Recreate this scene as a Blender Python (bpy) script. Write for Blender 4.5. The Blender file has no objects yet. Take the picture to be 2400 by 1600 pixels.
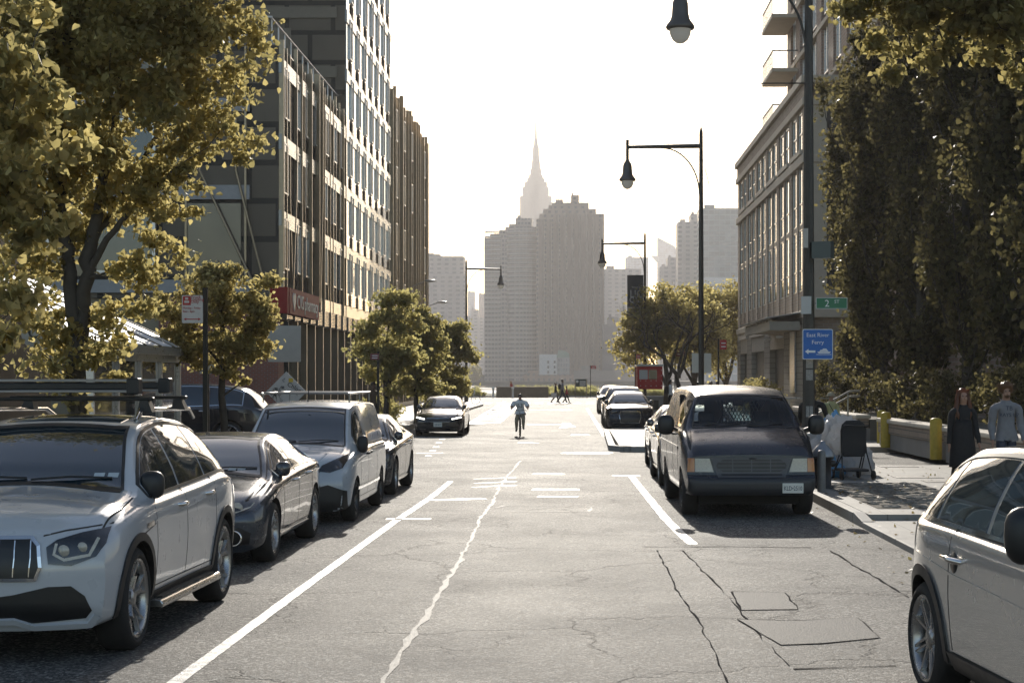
import bpy, bmesh, math, random
from mathutils import Vector, Matrix, Euler, geometry
from mathutils.bvhtree import BVHTree
R = math.radians
S = bpy.context.scene
C = S.collection
random.seed(7)
# ------------------------------------------------------------------ camera, world, sun, exposure
F, CX, CY, H = 4000.0, 1350.0, 883.0, 2.05      # focal length and vanishing point in pixels of the 2400 px frame
cam_d = bpy.data.cameras.new('camera'); cam = bpy.data.objects.new('camera', cam_d); C.objects.link(cam)
cam.location = (0, 0, H); cam.rotation_euler = (R(90), 0, 0)
cam_d.sensor_width = 36; cam_d.lens = F/2400*36
cam_d.shift_x = (1200-CX)/2400; cam_d.shift_y = (CY-800)/2400
cam_d.clip_start = 0.1; cam_d.clip_end = 20000
S.camera = cam
SUN_EL, SUN_AZ = 21.0, 1.2                      # degrees above the horizon, degrees left of the street axis
world = bpy.data.worlds.new('World'); S.world = world; world.use_nodes = True
wn = world.node_tree; bg = wn.nodes['Background']
sky = wn.nodes.new('ShaderNodeTexSky'); sky.sky_type = 'NISHITA'; sky.sun_disc = False
sky.sun_elevation = R(SUN_EL); sky.sun_rotation = R(-SUN_AZ); sky.air_density = 1.0; sky.dust_density = 1.2; sky.ozone_density = 1.0
_ti = wn.nodes.new('ShaderNodeMix'); _ti.data_type = 'RGBA'; _ti.blend_type = 'MULTIPLY'; _ti.inputs[0].default_value = 1; _ti.inputs[7].default_value = (1.0, 0.95, 0.90, 1)
wn.links.new(sky.outputs[0], _ti.inputs[6]); wn.links.new(_ti.outputs[2], bg.inputs[0]); bg.inputs[1].default_value = 0.15
sl = bpy.data.lights.new('sun', 'SUN'); sl.energy = 4.4; sl.angle = R(0.5); sl.color = (1.0, 0.93, 0.82)
sun = bpy.data.objects.new('sun', sl); C.objects.link(sun)
sd = Vector((-math.sin(R(SUN_AZ))*math.cos(R(SUN_EL)), math.cos(R(SUN_AZ))*math.cos(R(SUN_EL)), math.sin(R(SUN_EL))))
sun.rotation_euler = sd.to_track_quat('Z', 'Y').to_euler()
S.view_settings.view_transform = 'Standard'; S.view_settings.look = 'None'
S.view_settings.gamma = 1; S.view_settings.use_curve_mapping = False
S.view_settings.exposure = 0.36
cy = S.cycles
cy.use_denoising = True; cy.max_bounces = 8; cy.diffuse_bounces = 3; cy.glossy_bounces = 4
cy.transmission_bounces = 6; cy.transparent_max_bounces = 12; cy.volume_bounces = 0
cy.sample_clamp_indirect = 6; cy.caustics_reflective = False; cy.caustics_refractive = False

# ------------------------------------------------------------------ helpers
def P(px, py, Y):
    """the place at distance Y along the street that the photograph shows at (px, py)"""
    return Vector(((px-CX)*Y/F, Y, H-(py-CY)*Y/F))
def GY(py, z=0.0):
    return F*(H-z)/(py-CY)

class MB:
    def __init__(s): s.v=[]; s.f=[]; s.m=[]; s.sm=[]
    def add(s, vs, fs, mi=0, sm=False):
        b=len(s.v); s.v += [tuple(p) for p in vs]
        for f in fs: s.f.append(tuple(b+i for i in f)); s.m.append(mi); s.sm.append(sm)
        return s
    def box(s, c, d, mi=0, rot=None):
        hx,hy,hz = d[0]/2,d[1]/2,d[2]/2
        vs=[Vector((x,y,z)) for x in(-hx,hx) for y in(-hy,hy) for z in(-hz,hz)]
        if rot is not None:
            M = rot if isinstance(rot, Matrix) else Euler(rot).to_matrix()
            vs=[M@v for v in vs]
        c=Vector(c); vs=[v+c for v in vs]
        return s.add(vs, [(0,1,3,2),(4,6,7,5),(0,4,5,1),(2,3,7,6),(0,2,6,4),(1,5,7,3)], mi)
    def b2(s, x0,x1,y0,y1,z0,z1, mi=0):
        return s.box(((x0+x1)/2,(y0+y1)/2,(z0+z1)/2),(abs(x1-x0),abs(y1-y0),abs(z1-z0)),mi)
    def tube(s, pts, r, n=10, mi=0, cap=True, sm=True, sq=1.0):
        pts=[Vector(p) for p in pts]
        if not hasattr(r,'__len__'): r=[r]*len(pts)
        rings=[]; up=None
        for i,p in enumerate(pts):
            t=(pts[min(i+1,len(pts)-1)]-pts[max(i-1,0)])
            if t.length<1e-9: t=Vector((0,0,1))
            t.normalize()
            if up is None:
                up = Vector((0,0,1)) if abs(t.z)<.9 else Vector((0,1,0))
            a=t.cross(up)
            if a.length<1e-6: a=t.cross(Vector((1,0,0)))
            a.normalize(); b=a.cross(t).normalized(); up=b
            rings.append([p+(a*math.cos(2*math.pi*k/n)+b*sq*math.sin(2*math.pi*k/n))*r[i] for k in range(n)])
        vs=[v for g in rings for v in g]; fs=[]
        for i in range(len(pts)-1):
            for k in range(n):
                fs.append((i*n+k, i*n+(k+1)%n, (i+1)*n+(k+1)%n, (i+1)*n+k))
        s.add(vs,fs,mi,sm)
        if cap:
            s.add(rings[0],[tuple(range(n))[::-1]],mi); s.add(rings[-1],[tuple(range(n))],mi)
        return s
    def lathe(s, prof, c=(0,0,0), n=16, mi=0, sm=True, axis='z'):
        vs=[];fs=[]
        for (r,z) in prof:
            for k in range(n):
                a=2*math.pi*k/n; p=(r*math.cos(a), r*math.sin(a), z)
                if axis=='x': p=(z, r*math.cos(a), r*math.sin(a))
                elif axis=='y': p=(r*math.cos(a), z, r*math.sin(a))
                vs.append((p[0]+c[0],p[1]+c[1],p[2]+c[2]))
        for i in range(len(prof)-1):
            for k in range(n): fs.append((i*n+k,i*n+(k+1)%n,(i+1)*n+(k+1)%n,(i+1)*n+k))
        return s.add(vs,fs,mi,sm)
    def prism(s, poly, a0, a1, axis='z', mi=0, sm=False):
        """poly of 2-D points extruded along an axis; for x: (y,z), y: (x,z), z: (x,y)"""
        def q(p,a):
            return {'z':(p[0],p[1],a),'y':(p[0],a,p[1]),'x':(a,p[0],p[1])}[axis]
        n=len(poly); vs=[q(p,a0) for p in poly]+[q(p,a1) for p in poly]
        fs=[tuple(range(n))[::-1], tuple(range(n,2*n))]+[(i,(i+1)%n,n+(i+1)%n,n+i) for i in range(n)]
        return s.add(vs,fs,mi,sm)
    def sphere(s, c, r, nu=14, nv=9, mi=0, rot=None):
        if not hasattr(r,'__len__'): r=(r,r,r)
        vs=[];fs=[]; c=Vector(c)
        for j in range(nv+1):
            th=math.pi*j/nv
            for i in range(nu):
                ph=2*math.pi*i/nu; v=Vector((r[0]*math.sin(th)*math.cos(ph), r[1]*math.sin(th)*math.sin(ph), r[2]*math.cos(th)))
                if rot is not None: v=Euler(rot).to_matrix()@v
                vs.append(v+c)
        for j in range(nv):
            for i in range(nu): fs.append((j*nu+i,(j+1)*nu+i,(j+1)*nu+(i+1)%nu,j*nu+(i+1)%nu))
        return s.add(vs,fs,mi,True)
    def mesh(s, name, off=None, fix=True):
        me=bpy.data.meshes.new(name)
        vs=s.v if off is None else [(v[0]-off[0],v[1]-off[1],v[2]-off[2]) for v in s.v]
        me.from_pydata(vs,[],s.f)
        me.polygons.foreach_set('material_index', s.m); me.polygons.foreach_set('use_smooth', s.sm)
        if fix:
            bm=bmesh.new(); bm.from_mesh(me); bmesh.ops.recalc_face_normals(bm, faces=bm.faces); bm.to_mesh(me); bm.free()
        me.update(); return me
    def build(s, name, mats, parent=None, world=False, bevel=0, fix=True, loc=None):
        off=None
        if world and parent is not None: off=parent.location
        if loc is not None: off=loc
        me=s.mesh(name, off, fix)
        for m in (mats if isinstance(mats,(list,tuple)) else [mats]): me.materials.append(m)
        o=bpy.data.objects.new(name, me); C.objects.link(o)
        if loc is not None: o.location=loc
        if parent is not None: o.parent=parent
        if bevel:
            b=o.modifiers.new('bevel','BEVEL'); b.width=bevel; b.segments=2; b.limit_method='ANGLE'; b.angle_limit=R(40)
        return o

def thing(name, label, cat, loc=(0,0,0), rz=0.0, group=None, scale=None):
    o=bpy.data.objects.new(name, None); C.objects.link(o); o.empty_display_size=.2
    o.location=loc; o.rotation_euler=(0,0,rz)
    if scale is not None: o.scale = scale if hasattr(scale,'__len__') else (scale,)*3
    return tag(o,label,cat,group)
def tag(o, label=None, cat=None, group=None, kind=None):
    if label: o['label']=label
    if cat: o['category']=cat
    if group: o['group']=group
    if kind: o['kind']=kind
    return o
def struct(o): o['kind']='structure'; return o
def link(o, loc=(0,0,0), parent=None, rot=None, name=None):
    c=o.copy(); C.objects.link(c); c.location=loc
    if parent is not None: c.parent=parent
    if rot is not None: c.rotation_euler=rot
    return c
def dup(root, loc, rz=None, label=None, scale=None):
    r=root.copy(); C.objects.link(r); r.location=loc
    if rz is not None: r.rotation_euler=(0,0,rz)
    if scale is not None: r.scale=scale if hasattr(scale,'__len__') else (scale,)*3
    if label: r['label']=label
    for ch in list(root.children):
        c=ch.copy(); C.objects.link(c); c.parent=r
        for g in list(ch.children):
            d=g.copy(); C.objects.link(d); d.parent=c
    return r
def evald(o):
    """mesh with modifiers applied"""
    dg=bpy.context.evaluated_depsgraph_get(); dg.update()
    return bpy.data.meshes.new_from_object(o.evaluated_get(dg))
def text(name, body, size, mat, parent, M, depth=.002, align='CENTER', sx=1.0, space=1.0, world=True):
    cu=bpy.data.curves.new(name,'FONT'); cu.body=body; cu.size=size; cu.extrude=depth; cu.align_x=align; cu.align_y='CENTER'; cu.space_character=space
    cu.resolution_u=2
    t=bpy.data.objects.new(name,cu); C.objects.link(t); me=evald(t)
    bpy.data.objects.remove(t); bpy.data.curves.remove(cu)
    me.name=name
    if sx!=1: me.transform(Matrix.Diagonal((sx,1,1,1)))
    me.transform(M); me.materials.clear(); me.materials.append(mat)
    o=bpy.data.objects.new(name,me); C.objects.link(o)
    if parent is not None: o.parent=parent
    return o
def face_cam(x,y,z):   # text plane facing -Y
    return Matrix.Translation((x,y,z))@Euler((R(90),0,0)).to_matrix().to_4x4()

# ------------------------------------------------------------------ materials
def srgb(r,g,b):
    f=lambda c:(c/255/12.92) if c/255<=.04045 else ((c/255+.055)/1.055)**2.4
    return (f(r),f(g),f(b),1)
_mc={}
class NT:
    def __init__(s,m): s.t=m.node_tree; s.n=s.t.nodes; s.l=s.t.links
    def new(s,k,**kw):
        n=s.n.new(k)
        for a,b in kw.items():
            if a.startswith('i_'): n.inputs[a[2:].replace('_',' ')].default_value=b
            else: setattr(n,a,b)
        return n
    def link(s,a,b): s.l.new(a,b)
    def math(s,op,a,b=None,c=None,clamp=False):
        n=s.n.new('ShaderNodeMath'); n.operation=op; n.use_clamp=clamp
        for i,x in enumerate((a,b,c)):
            if x is None: continue
            if isinstance(x,(int,float)): n.inputs[i].default_value=x
            else: s.l.new(x,n.inputs[i])
        return n.outputs[0]
    def mix(s,f,a,b):
        n=s.n.new('ShaderNodeMix'); n.data_type='RGBA'
        for i,x in ((0,f),(6,a),(7,b)):
            if isinstance(x,(int,float)): n.inputs[i].default_value=x
            elif isinstance(x,(tuple,list)): n.inputs[i].default_value=(tuple(x)+(1,))[:4]
            else: s.l.new(x,n.inputs[i])
        return n.outputs[2]
    def ramp(s,x,a,b):
        n=s.n.new('ShaderNodeMapRange'); n.inputs[1].default_value=a; n.inputs[2].default_value=b; s.l.new(x,n.inputs[0]); return n.outputs[0]
    def coord(s,kind='Object'):
        return s.n.new('ShaderNodeTexCoord').outputs[kind]
    def noise(s,vec,scale,detail=3,rough=.55,out=0,dist=0):
        n=s.n.new('ShaderNodeTexNoise'); n.inputs['Scale'].default_value=scale; n.inputs['Detail'].default_value=detail; n.inputs['Roughness'].default_value=rough; n.inputs['Distortion'].default_value=dist
        if vec is not None: s.l.new(vec,n.inputs['Vector'])
        return n.outputs[out]
    def vor(s,vec,scale,feat='F1',out=0):
        n=s.n.new('ShaderNodeTexVoronoi'); n.feature=feat; n.inputs['Scale'].default_value=scale; s.l.new(vec,n.inputs['Vector']); return n.outputs[out]
    def bump(s,h,strength,dist=.01,prev=None):
        n=s.n.new('ShaderNodeBump'); n.inputs['Strength'].default_value=strength; n.inputs['Distance'].default_value=dist
        s.l.new(h,n.inputs['Height'])
        if prev is not None: s.l.new(prev,n.inputs['Normal'])
        return n.outputs[0]
    def scale(s,vec,x,y,z):
        n=s.n.new('ShaderNodeMapping'); n.inputs['Scale'].default_value=(x,y,z); s.l.new(vec,n.inputs[0]); return n.outputs[0]
def mat(name, col=(.5,.5,.5), rough=.6, metal=0.0, coat=0.0, spec=.5, var=.12, vs=6.0, bump=0.0, bs=80.0, trans=0.0, emit=None, es=0.0, ior=1.5, aniso=0):
    if name in _mc: return _mc[name]
    m=bpy.data.materials.new(name); m.use_nodes=True; t=NT(m); b=t.n['Principled BSDF']
    b.inputs['Roughness'].default_value=rough; b.inputs['Metallic'].default_value=metal
    b.inputs['Coat Weight'].default_value=coat; b.inputs['Coat Roughness'].default_value=.03
    b.inputs['Specular IOR Level'].default_value=spec; b.inputs['IOR'].default_value=ior
    if trans: b.inputs['Transmission Weight'].default_value=trans
    co=t.coord()
    n=t.noise(co,vs,4)
    c0=tuple(min(1,x*(1-var)) for x in col[:3]); c1=tuple(min(1,x*(1+var)) for x in col[:3])
    t.link(t.mix(n,c0,c1), b.inputs['Base Color'])
    if var>0 and rough>.15:
        t.link(t.math('ADD',t.math('MULTIPLY',t.noise(co,vs*2.3,3),.2),rough-.1), b.inputs['Roughness'])
    if bump: t.link(t.bump(t.noise(co,bs,4),bump,.01), b.inputs['Normal'])
    if emit: b.inputs['Emission Color'].default_value=(*emit,1); b.inputs['Emission Strength'].default_value=es
    _mc[name]=m; return m
def new_mat(name):
    m=bpy.data.materials.new(name); m.use_nodes=True; _mc[name]=m; return m, NT(m), m.node_tree.nodes['Principled BSDF']

def m_asphalt():
    m,t,b=new_mat('asphalt'); co=t.coord()
    fine=t.noise(co,150,2,.7); grit=t.vor(co,75); big=t.noise(co,.55,4,.6); mid=t.noise(co,4,4,.6)
    streak=t.noise(t.scale(co,5,.25,1),1,4,.6)
    stone=t.vor(co,52,'F1',1)
    st=t.n.new('ShaderNodeSeparateColor'); t.link(stone,st.inputs[0])
    f=t.math('POWER',st.outputs[0],3.2)
    c=t.mix(f,(.016,.015,.014),(.42,.40,.36))
    c=t.mix(t.ramp(big,.35,.7),c,t.mix(.5,c,(.11,.104,.096)))
    c=t.mix(t.math('MULTIPLY',t.ramp(mid,.5,.75),.45),c,(.04,.037,.034))
    c=t.mix(t.math('MULTIPLY',t.ramp(streak,.5,.75),.55),c,(.14,.13,.12))
    # cracks
    warp=t.n.new('ShaderNodeVectorMath'); warp.operation='ADD'; t.link(co,warp.inputs[0])
    ns=t.n.new('ShaderNodeVectorMath'); ns.operation='SCALE'; ns.inputs['Scale'].default_value=.9; t.link(t.noise(co,1.2,5,.65,1),ns.inputs[0]); t.link(ns.outputs[0],warp.inputs[1])
    cr=t.vor(warp.outputs[0],.42,'DISTANCE_TO_EDGE')
    cr2=t.vor(warp.outputs[0],1.5,'DISTANCE_TO_EDGE'); crack=t.math('SUBTRACT',1,t.ramp(cr,.0,.012)); crk2=t.math('MULTIPLY',t.math('SUBTRACT',1,t.ramp(cr2,.0,.02)),t.ramp(t.noise(co,.28,3),.52,.62)); 
    crack=t.math('MULTIPLY',crack,t.ramp(t.noise(co,.35,2),.38,.52)); crack=t.math('MAXIMUM',crack,t.math('MULTIPLY',crk2,.8))
    c=t.mix(t.math('MULTIPLY',crack,.85,clamp=True),c,(.012,.011,.010))
    t.link(c,b.inputs['Base Color'])
    t.link(t.math('ADD',t.math('MULTIPLY',big,.15),.66),b.inputs['Roughness'])
    h=t.math('ADD',t.math('MULTIPLY',grit,-.7),t.math('MULTIPLY',fine,.6))
    h=t.math('SUBTRACT',h,t.math('MULTIPLY',crack,2.0))
    n1=t.bump(mid,.25,.04); t.link(t.bump(h,.75,.006,n1),b.inputs['Normal'])
    b.inputs['Specular IOR Level'].default_value=.22
    return m
def m_paint():
    m,t,b=new_mat('road_paint'); co=t.coord()
    w=t.ramp(t.noise(co,7,6,.75),.36,.56); g=t.vor(co,75)
    c=t.mix(w,(.10,.095,.085),t.mix(t.noise(co,30,3),(.55,.54,.5),(.78,.77,.73)))
    t.link(c,b.inputs['Base Color']); b.inputs['Roughness'].default_value=.5
    t.link(t.bump(t.math('MULTIPLY',g,-1),.6,.005),b.inputs['Normal']); return m
def m_concrete(name='sidewalk_concrete', c0=(.25,.235,.21), c1=(.36,.34,.30), joint=1.5):
    m,t,b=new_mat(name); co=t.coord()
    n=t.noise(co,1.3,5,.65); f=t.noise(co,60,3,.6)
    c=t.mix(t.ramp(n,.3,.7),c0,c1); c=t.mix(t.math('MULTIPLY',f,.35),c,(.14,.13,.12))
    if joint:
        s=t.n.new('ShaderNodeSeparateXYZ'); t.link(co,s.inputs[0])
        js=[]
        for k,o_ in ((0,.2),(1,.0)):
            fr=t.math('FRACT',t.math('DIVIDE',t.math('ADD',s.outputs[k],o_),joint))
            js.append(t.math('LESS_THAN',fr,.012/joint*1.5))
        j=t.math('MAXIMUM',js[0],js[1]); c=t.mix(t.math('MULTIPLY',j,.75),c,(.05,.045,.04))
        cell=t.n.new('ShaderNodeTexWhiteNoise'); sn=t.n.new('ShaderNodeVectorMath'); sn.operation='SNAP'; sn.inputs[1].default_value=(joint,joint,9); t.link(co,sn.inputs[0]); t.link(sn.outputs[0],cell.inputs[0])
        c=t.mix(t.math('MULTIPLY',cell.outputs[0],.35),c,(.2,.18,.155))
    t.link(c,b.inputs['Base Color']); b.inputs['Roughness'].default_value=.7
    t.link(t.bump(f,.3,.004),b.inputs['Normal']); return m
def m_brick(name, c0, c1, mortar, bw=.3, bh=.1, bumpy=.5, flip=False):
    """brick courses on walls: runs along x+y, height z"""
    m,t,b=new_mat(name); co=t.coord()
    s=t.n.new('ShaderNodeSeparateXYZ'); t.link(co,s.inputs[0]); cb=t.n.new('ShaderNodeCombineXYZ')
    t.link(t.math('ADD',s.outputs[0],s.outputs[1]),cb.inputs[0]); t.link(s.outputs[2],cb.inputs[1])
    k=t.n.new('ShaderNodeTexBrick'); t.link(cb.outputs[0],k.inputs[0]); k.inputs['Scale'].default_value=1
    k.inputs['Brick Width'].default_value=bw; k.inputs['Row Height'].default_value=bh; k.inputs['Mortar Size'].default_value=.008*bh/.1+.004
    k.inputs['Color1'].default_value=(*c0,1); k.inputs['Color2'].default_value=(*c1,1); k.inputs['Mortar'].default_value=(*mortar,1)
    n=t.noise(co,.8,5,.6); c=t.mix(t.math('MULTIPLY',t.ramp(n,.4,.8),.35),k.outputs[0],tuple(x*.55 for x in c0))
    t.link(c,b.inputs['Base Color']); b.inputs['Roughness'].default_value=.78
    t.link(t.bump(t.math('SUBTRACT',t.math('MULTIPLY',t.noise(co,14,3),.5),k.outputs[1]),bumpy,.02),b.inputs['Normal']); return m
def m_grid(name, wall, glass, fx, fz, wx=.55, wz=.5, rough=.35, ox=0, oz=0, var=.3, slab=None):
    """far facades: windows fx apart along the wall on floors fz apart"""
    m,t,b=new_mat(name); co=t.coord()
    s=t.n.new('ShaderNodeSeparateXYZ'); t.link(co,s.inputs[0])
    u=t.math('DIVIDE',t.math('ADD',t.math('ADD',s.outputs[0],s.outputs[1]),ox),fx); w=t.math('DIVIDE',t.math('ADD',s.outputs[2],oz),fz)
    iu=t.math('LESS_THAN',t.math('FRACT',u),wx); iw=t.math('LESS_THAN',t.math('FRACT',w),wz)
    win=t.math('MULTIPLY',iu,iw)
    cell=t.n.new('ShaderNodeCombineXYZ'); t.link(t.math('FLOOR',u),cell.inputs[0]); t.link(t.math('FLOOR',w),cell.inputs[1])
    wnz=t.n.new('ShaderNodeTexWhiteNoise'); t.link(cell.outputs[0],wnz.inputs[0])
    g=t.mix(t.math('MULTIPLY',wnz.outputs[0],var),glass,tuple(min(1,x*2.6+.1) for x in glass))
    wc=t.mix(t.noise(co,.05,3),tuple(x*.85 for x in wall),tuple(x*1.12 for x in wall))
    c=t.mix(win,wc,g); t.link(c,b.inputs['Base Color'])
    t.link(t.math('SUBTRACT',.8,t.math('MULTIPLY',win,.8-rough)),b.inputs['Roughness'])
    if slab:
        pass
    return m
def m_leaf(name, c0, c1, tr=.5):
    m=bpy.data.materials.new(name); m.use_nodes=True; _mc[name]=m; t=NT(m); b=t.n['Principled BSDF']
    oi=t.n.new('ShaderNodeNewGeometry').outputs['Random Per Island']
    c=t.mix(oi,c0,c1); t.link(c,b.inputs['Base Color']); b.inputs['Roughness'].default_value=.5
    b.inputs['Specular IOR Level'].default_value=.225
    tl=t.n.new('ShaderNodeBsdfTranslucent'); t.link(t.mix(oi,tuple(min(1,x*y) for x,y in zip(c0,(6.8,6.5,6.0))),tuple(min(1,x*y) for x,y in zip(c1,(6.8,6.5,6.0)))),tl.inputs[0])
    mx=t.n.new('ShaderNodeMixShader'); mx.inputs[0].default_value=tr; t.link(b.outputs[0],mx.inputs[1]); t.link(tl.outputs[0],mx.inputs[2])
    t.link(mx.outputs[0],t.n['Material Output'].inputs[0]); return m
ASPH=m_asphalt(); PAINT=m_paint(); CONC=m_concrete(); KERB=m_concrete('kerb_stone',(.3,.28,.25),(.42,.4,.36),2.4)
DARK=mat('dark_metal',(.025,.024,.022),.4,.6); STEEL=mat('galvanised_steel',(.3,.29,.28),.4,.8,var=.2)
BLACK=mat('black_plastic',(.015,.015,.015),.45); GREYP=mat('grey_paint',(.16,.155,.15),.4,.2)
GLASSD=mat('dark_window_glass',(.02,.025,.028),.05,0,1.0,var=.05)
CHROME=mat('chrome',(.75,.74,.72),.08,1.0,var=.02); WHITEP=mat('white_paint',(.72,.71,.68),.45)
# ------------------------------------------------------------------ ground, road, pavements, river
SURF=0.0
def sheet(name,x0,x1,y0,y1,z,m,nx=1,ny=1):
    b=MB(); vs=[(x0+(x1-x0)*i/nx,y0+(y1-y0)*j/ny,z) for j in range(ny+1) for i in range(nx+1)]
    b.add(vs,[(j*(nx+1)+i,j*(nx+1)+i+1,(j+1)*(nx+1)+i+1,(j+1)*(nx+1)+i) for j in range(ny) for i in range(nx)])
    return struct(b.build(name,m,fix=False))
EARTH=mat('earth',(.16,.14,.11),.9,bump=.4,bs=9)
sheet('ground',-500,500,-60,300,-.03,EARTH)
sheet('road',-9,9,-30,172,0,ASPH)
struct(MB().b2(-120,-9,37,58,-.02,-.001).build('cross_street',ASPH)); struct(MB().b2(9,120,37,46.5,-.02,-.001).build('cross_street',ASPH))
struct(MB().b2(-120,-9,143,170,-.02,-.001).build('riverside_road',ASPH)); struct(MB().b2(9,120,143,170,-.02,-.001).build('riverside_road',ASPH))
def slab(name, poly, h=.15, kerb=None):
    m=MB(); m.prism(poly,0-.02,h,'z'); o=struct(m.build(name,CONC)); return o
def kerb(pts, h=.155, w=.16):
    """granite kerb following pts on the pavement's edge"""
    m=MB()
    for (a,b) in zip(pts[:-1],pts[1:]):
        a=Vector((*a,0)); b=Vector((*b,0)); d=(b-a); L=d.length; n=max(1,round(L/2.4)); ang=math.atan2(d.y,d.x)
        for i in range(n):
            c=a+d*((i+.5)/n); m.box((c.x,c.y,h/2-.02),(L/n-.012,w,h+.03),0,(0,0,ang))
    return struct(m.build('kerb',KERB,bevel=.012))
slab('pavement',[(-40,-30),(-5.5,-30),(-5.5,32),(-6.5,36.5),(-40,36.5)])
kerb([(-5.4,-20),(-5.4,32.2),(-6.4,36.4)])
slab('pavement',[(-60,59),(-6.7,59),(-6.7,120),(-8.2,142),(-60,142)])
kerb([(-8,58.9),(-7.2,59.2),(-6.6,60.5),(-6.6,100),(-6.6,120),(-8.1,142)])
slab('pavement',[(4.05,23.6),(60,23.6),(60,36.8),(6,36.8),(4.05,35)])
slab('pavement',[(4.05,-30),(60,-30),(60,23.58),(4.05,23.58)],h=.075)   # dropped driveway apron
kerb([(3.97,24.0),(3.97,35),(6,36.9)]); kerb([(3.97,-20),(3.97,23.2)],h=.085)
m=MB(); m.prism([(23.2,.0),(24.0,.0),(24.0,.155),(23.95,.157),(23.2,.087)],3.89,4.05,'x'); struct(m.build('kerb_ramp',KERB,bevel=.01))
slab('pavement',[(1.2,46.7),(60,46.7),(60,142),(3.35,142),(3.35,64.2),(1.2,62)])
kerb([(1.1,62.4),(1.0,47.6),(1.5,46.7),(9,46.6)],w=.2); kerb([(3.2,142),(3.2,64.4),(1.1,62.2)])
# riverside park beyond the last road
GRASSY=mat('park_grass',(.07,.075,.03),.9,bump=.6,bs=20,var=.4)
struct(MB().b2(-80,80,172,205,-.02,.12).build('park_lawn',GRASSY))
kerb([(-60,172),(60,172)])
struct(MB().b2(-200,200,205,250,-.02,.1).build('esplanade',m_concrete('esplanade_paving',joint=0)))
m_,t_,b_=new_mat('river_water'); b_.inputs['Base Color'].default_value=(.05,.065,.07,1); b_.inputs['Roughness'].default_value=.12
t_.link(t_.bump(t_.noise(t_.scale(t_.coord(),1,.4,1),.5,4,.6),.6,.3),b_.inputs['Normal'])
struct(MB().b2(-3000,3000,250,1040,-4,-3.2).build('river',m_))
struct(MB().b2(-3000,3000,1040,6500,-4,-.5).build('far_shore',mat('far_shore_ground',(.12,.115,.1),.9)))

# painted markings, joined per marking, lying 4 mm above the road
def ribbon(name, pts, w, z=.004, m=None, wob=0, mats=PAINT, taper=None):
    pts=[Vector((*p,0)) for p in pts]; out=[]
    # resample for wobble
    rs=[pts[0]]
    for a,b in zip(pts[:-1],pts[1:]):
        n=max(1,int((b-a).length/.25)) if wob else 1
        for i in range(1,n+1): rs.append(a+(b-a)*i/n)
    vs=[]
    if wob>=.5:
        rs=[rs[0]]+[p+Vector((random.gauss(0,w*(.22 if mats is SEAM else .55)),random.gauss(0,w*.3),0)) for p in rs[1:-1]]+[rs[-1]]
    for i,p in enumerate(rs):
        t=(rs[min(i+1,len(rs)-1)]-rs[max(0,i-1)]).normalized(); q=Vector((-t.y,t.x,0))
        ww=w/2*(1+ (random.uniform(-wob,wob) if wob else 0))
        vs+= [p+q*ww+Vector((0,0,z)), p-q*ww+Vector((0,0,z))]
    b=MB().add(vs,[(2*i,2*i+1,2*i+3,2*i+2) for i in range(len(rs)-1)])
    return struct(b.build(name,mats,fix=False))
def G(px,py): p=P(px,py,GY(py)); return (p.x,p.y)
ribbon('lane_line',[G(375,1625),G(700,1385),G(925,1222),G(1010,1165),G(1056,1128)],.11,wob=.08)
ribbon('parking_mark',[G(905,1216),G(1010,1216)],.22,wob=.1)
SEAM=mat('joint_sealant',(.17,.163,.15),.66,var=.6,vs=9,spec=.25,bump=.6,bs=60)
ribbon('road_seam',[G(880,1640),G(903,1590),G(957,1500),G(1000,1440),G(1040,1370),G(1068,1330),G(1098,1275),G(1122,1222),G(1128,1210),G(1150,1185),G(1175,1135),G(1219,1080)],.05,wob=.6,mats=SEAM)
ribbon('parking_line',[G(1376,957),G(1417,1022)],.14,wob=.1)
ribbon('parking_line',[G(1479,1115),G(1515,1160),G(1560,1215),G(1600,1255),G(1624,1275)],.13,wob=.1)
ribbon('parking_mark',[G(1435,1114),G(1500,1115)],.2)
for a in ([(1014,1172),(1135,1168),.30],[(1247,1147),(1358,1147),.42],[(1260,1163),(1355,1164),.25],[(1250,1110),(1322,1111),.28],[(1320,1061),(1432,1062),.8],[(1338,1019),(1382,1019),.5]):
    ribbon('stop_bar',[G(*a[0]),G(*a[1])],a[2],wob=.05)
ribbon('utility_mark',[G(1160,1190),G(1185,1185),G(1390,1186),G(1378,1199),G(1188,1199)],.05,wob=.6,mats=SEAM)
for i in range(3): ribbon('shared_lane_mark',[G(1110,1122+i*10),G(1210,1119+i*9)],.10,wob=.5)
for (x,y) in ((1004,1068),(1014,1056),(1022,1047),(1029,1037),(1036,1029)): ribbon('lane_dash',[G(x-7,y),G(x+7,y)],.35)
for (x0,y0,x1,y1,w) in ((960,1024,1040,1025,.25),(975,1062,1040,1061,.12),(1215,1037,1262,1038,.25),(1310,961,1340,961,.5),(1235,961,1340,960,.35)): ribbon('stop_bar',[G(x0,y0),G(x1,y1)],w)
ribbon('turn_arrow',[G(1235,995),G(1330,994)],.3,wob=.1)
aw=MB(); q=[G(1318,991),G(1335,991),G(1342,997),G(1350,1000),G(1310,1003),G(1318,998)]; aw.add([(x,y,.005) for x,y in q],[tuple(range(6))]); struct(aw.build('turn_arrow_head',PAINT))
# hatched buffer on the left
ribbon('hatch_line',[G(1096,994),G(1183,940)],.14); ribbon('hatch_line',[G(1168,990),G(1215,950)],.22); ribbon('hatch_line',[G(1096,994),G(1168,990)],.2)
for i in range(11):
    f=i/10; ay=990-44*f; ribbon('hatch_bar',[G(1100+83*f+3,ay),G(1167+42*f,ay-2)],.16+.12*f)
for i in range(9):   # far crossing bars
    x=1135+i*30; ribbon('crossing_bar',[G(x,944.5),G(x+17,944.5)],1.9)
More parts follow.
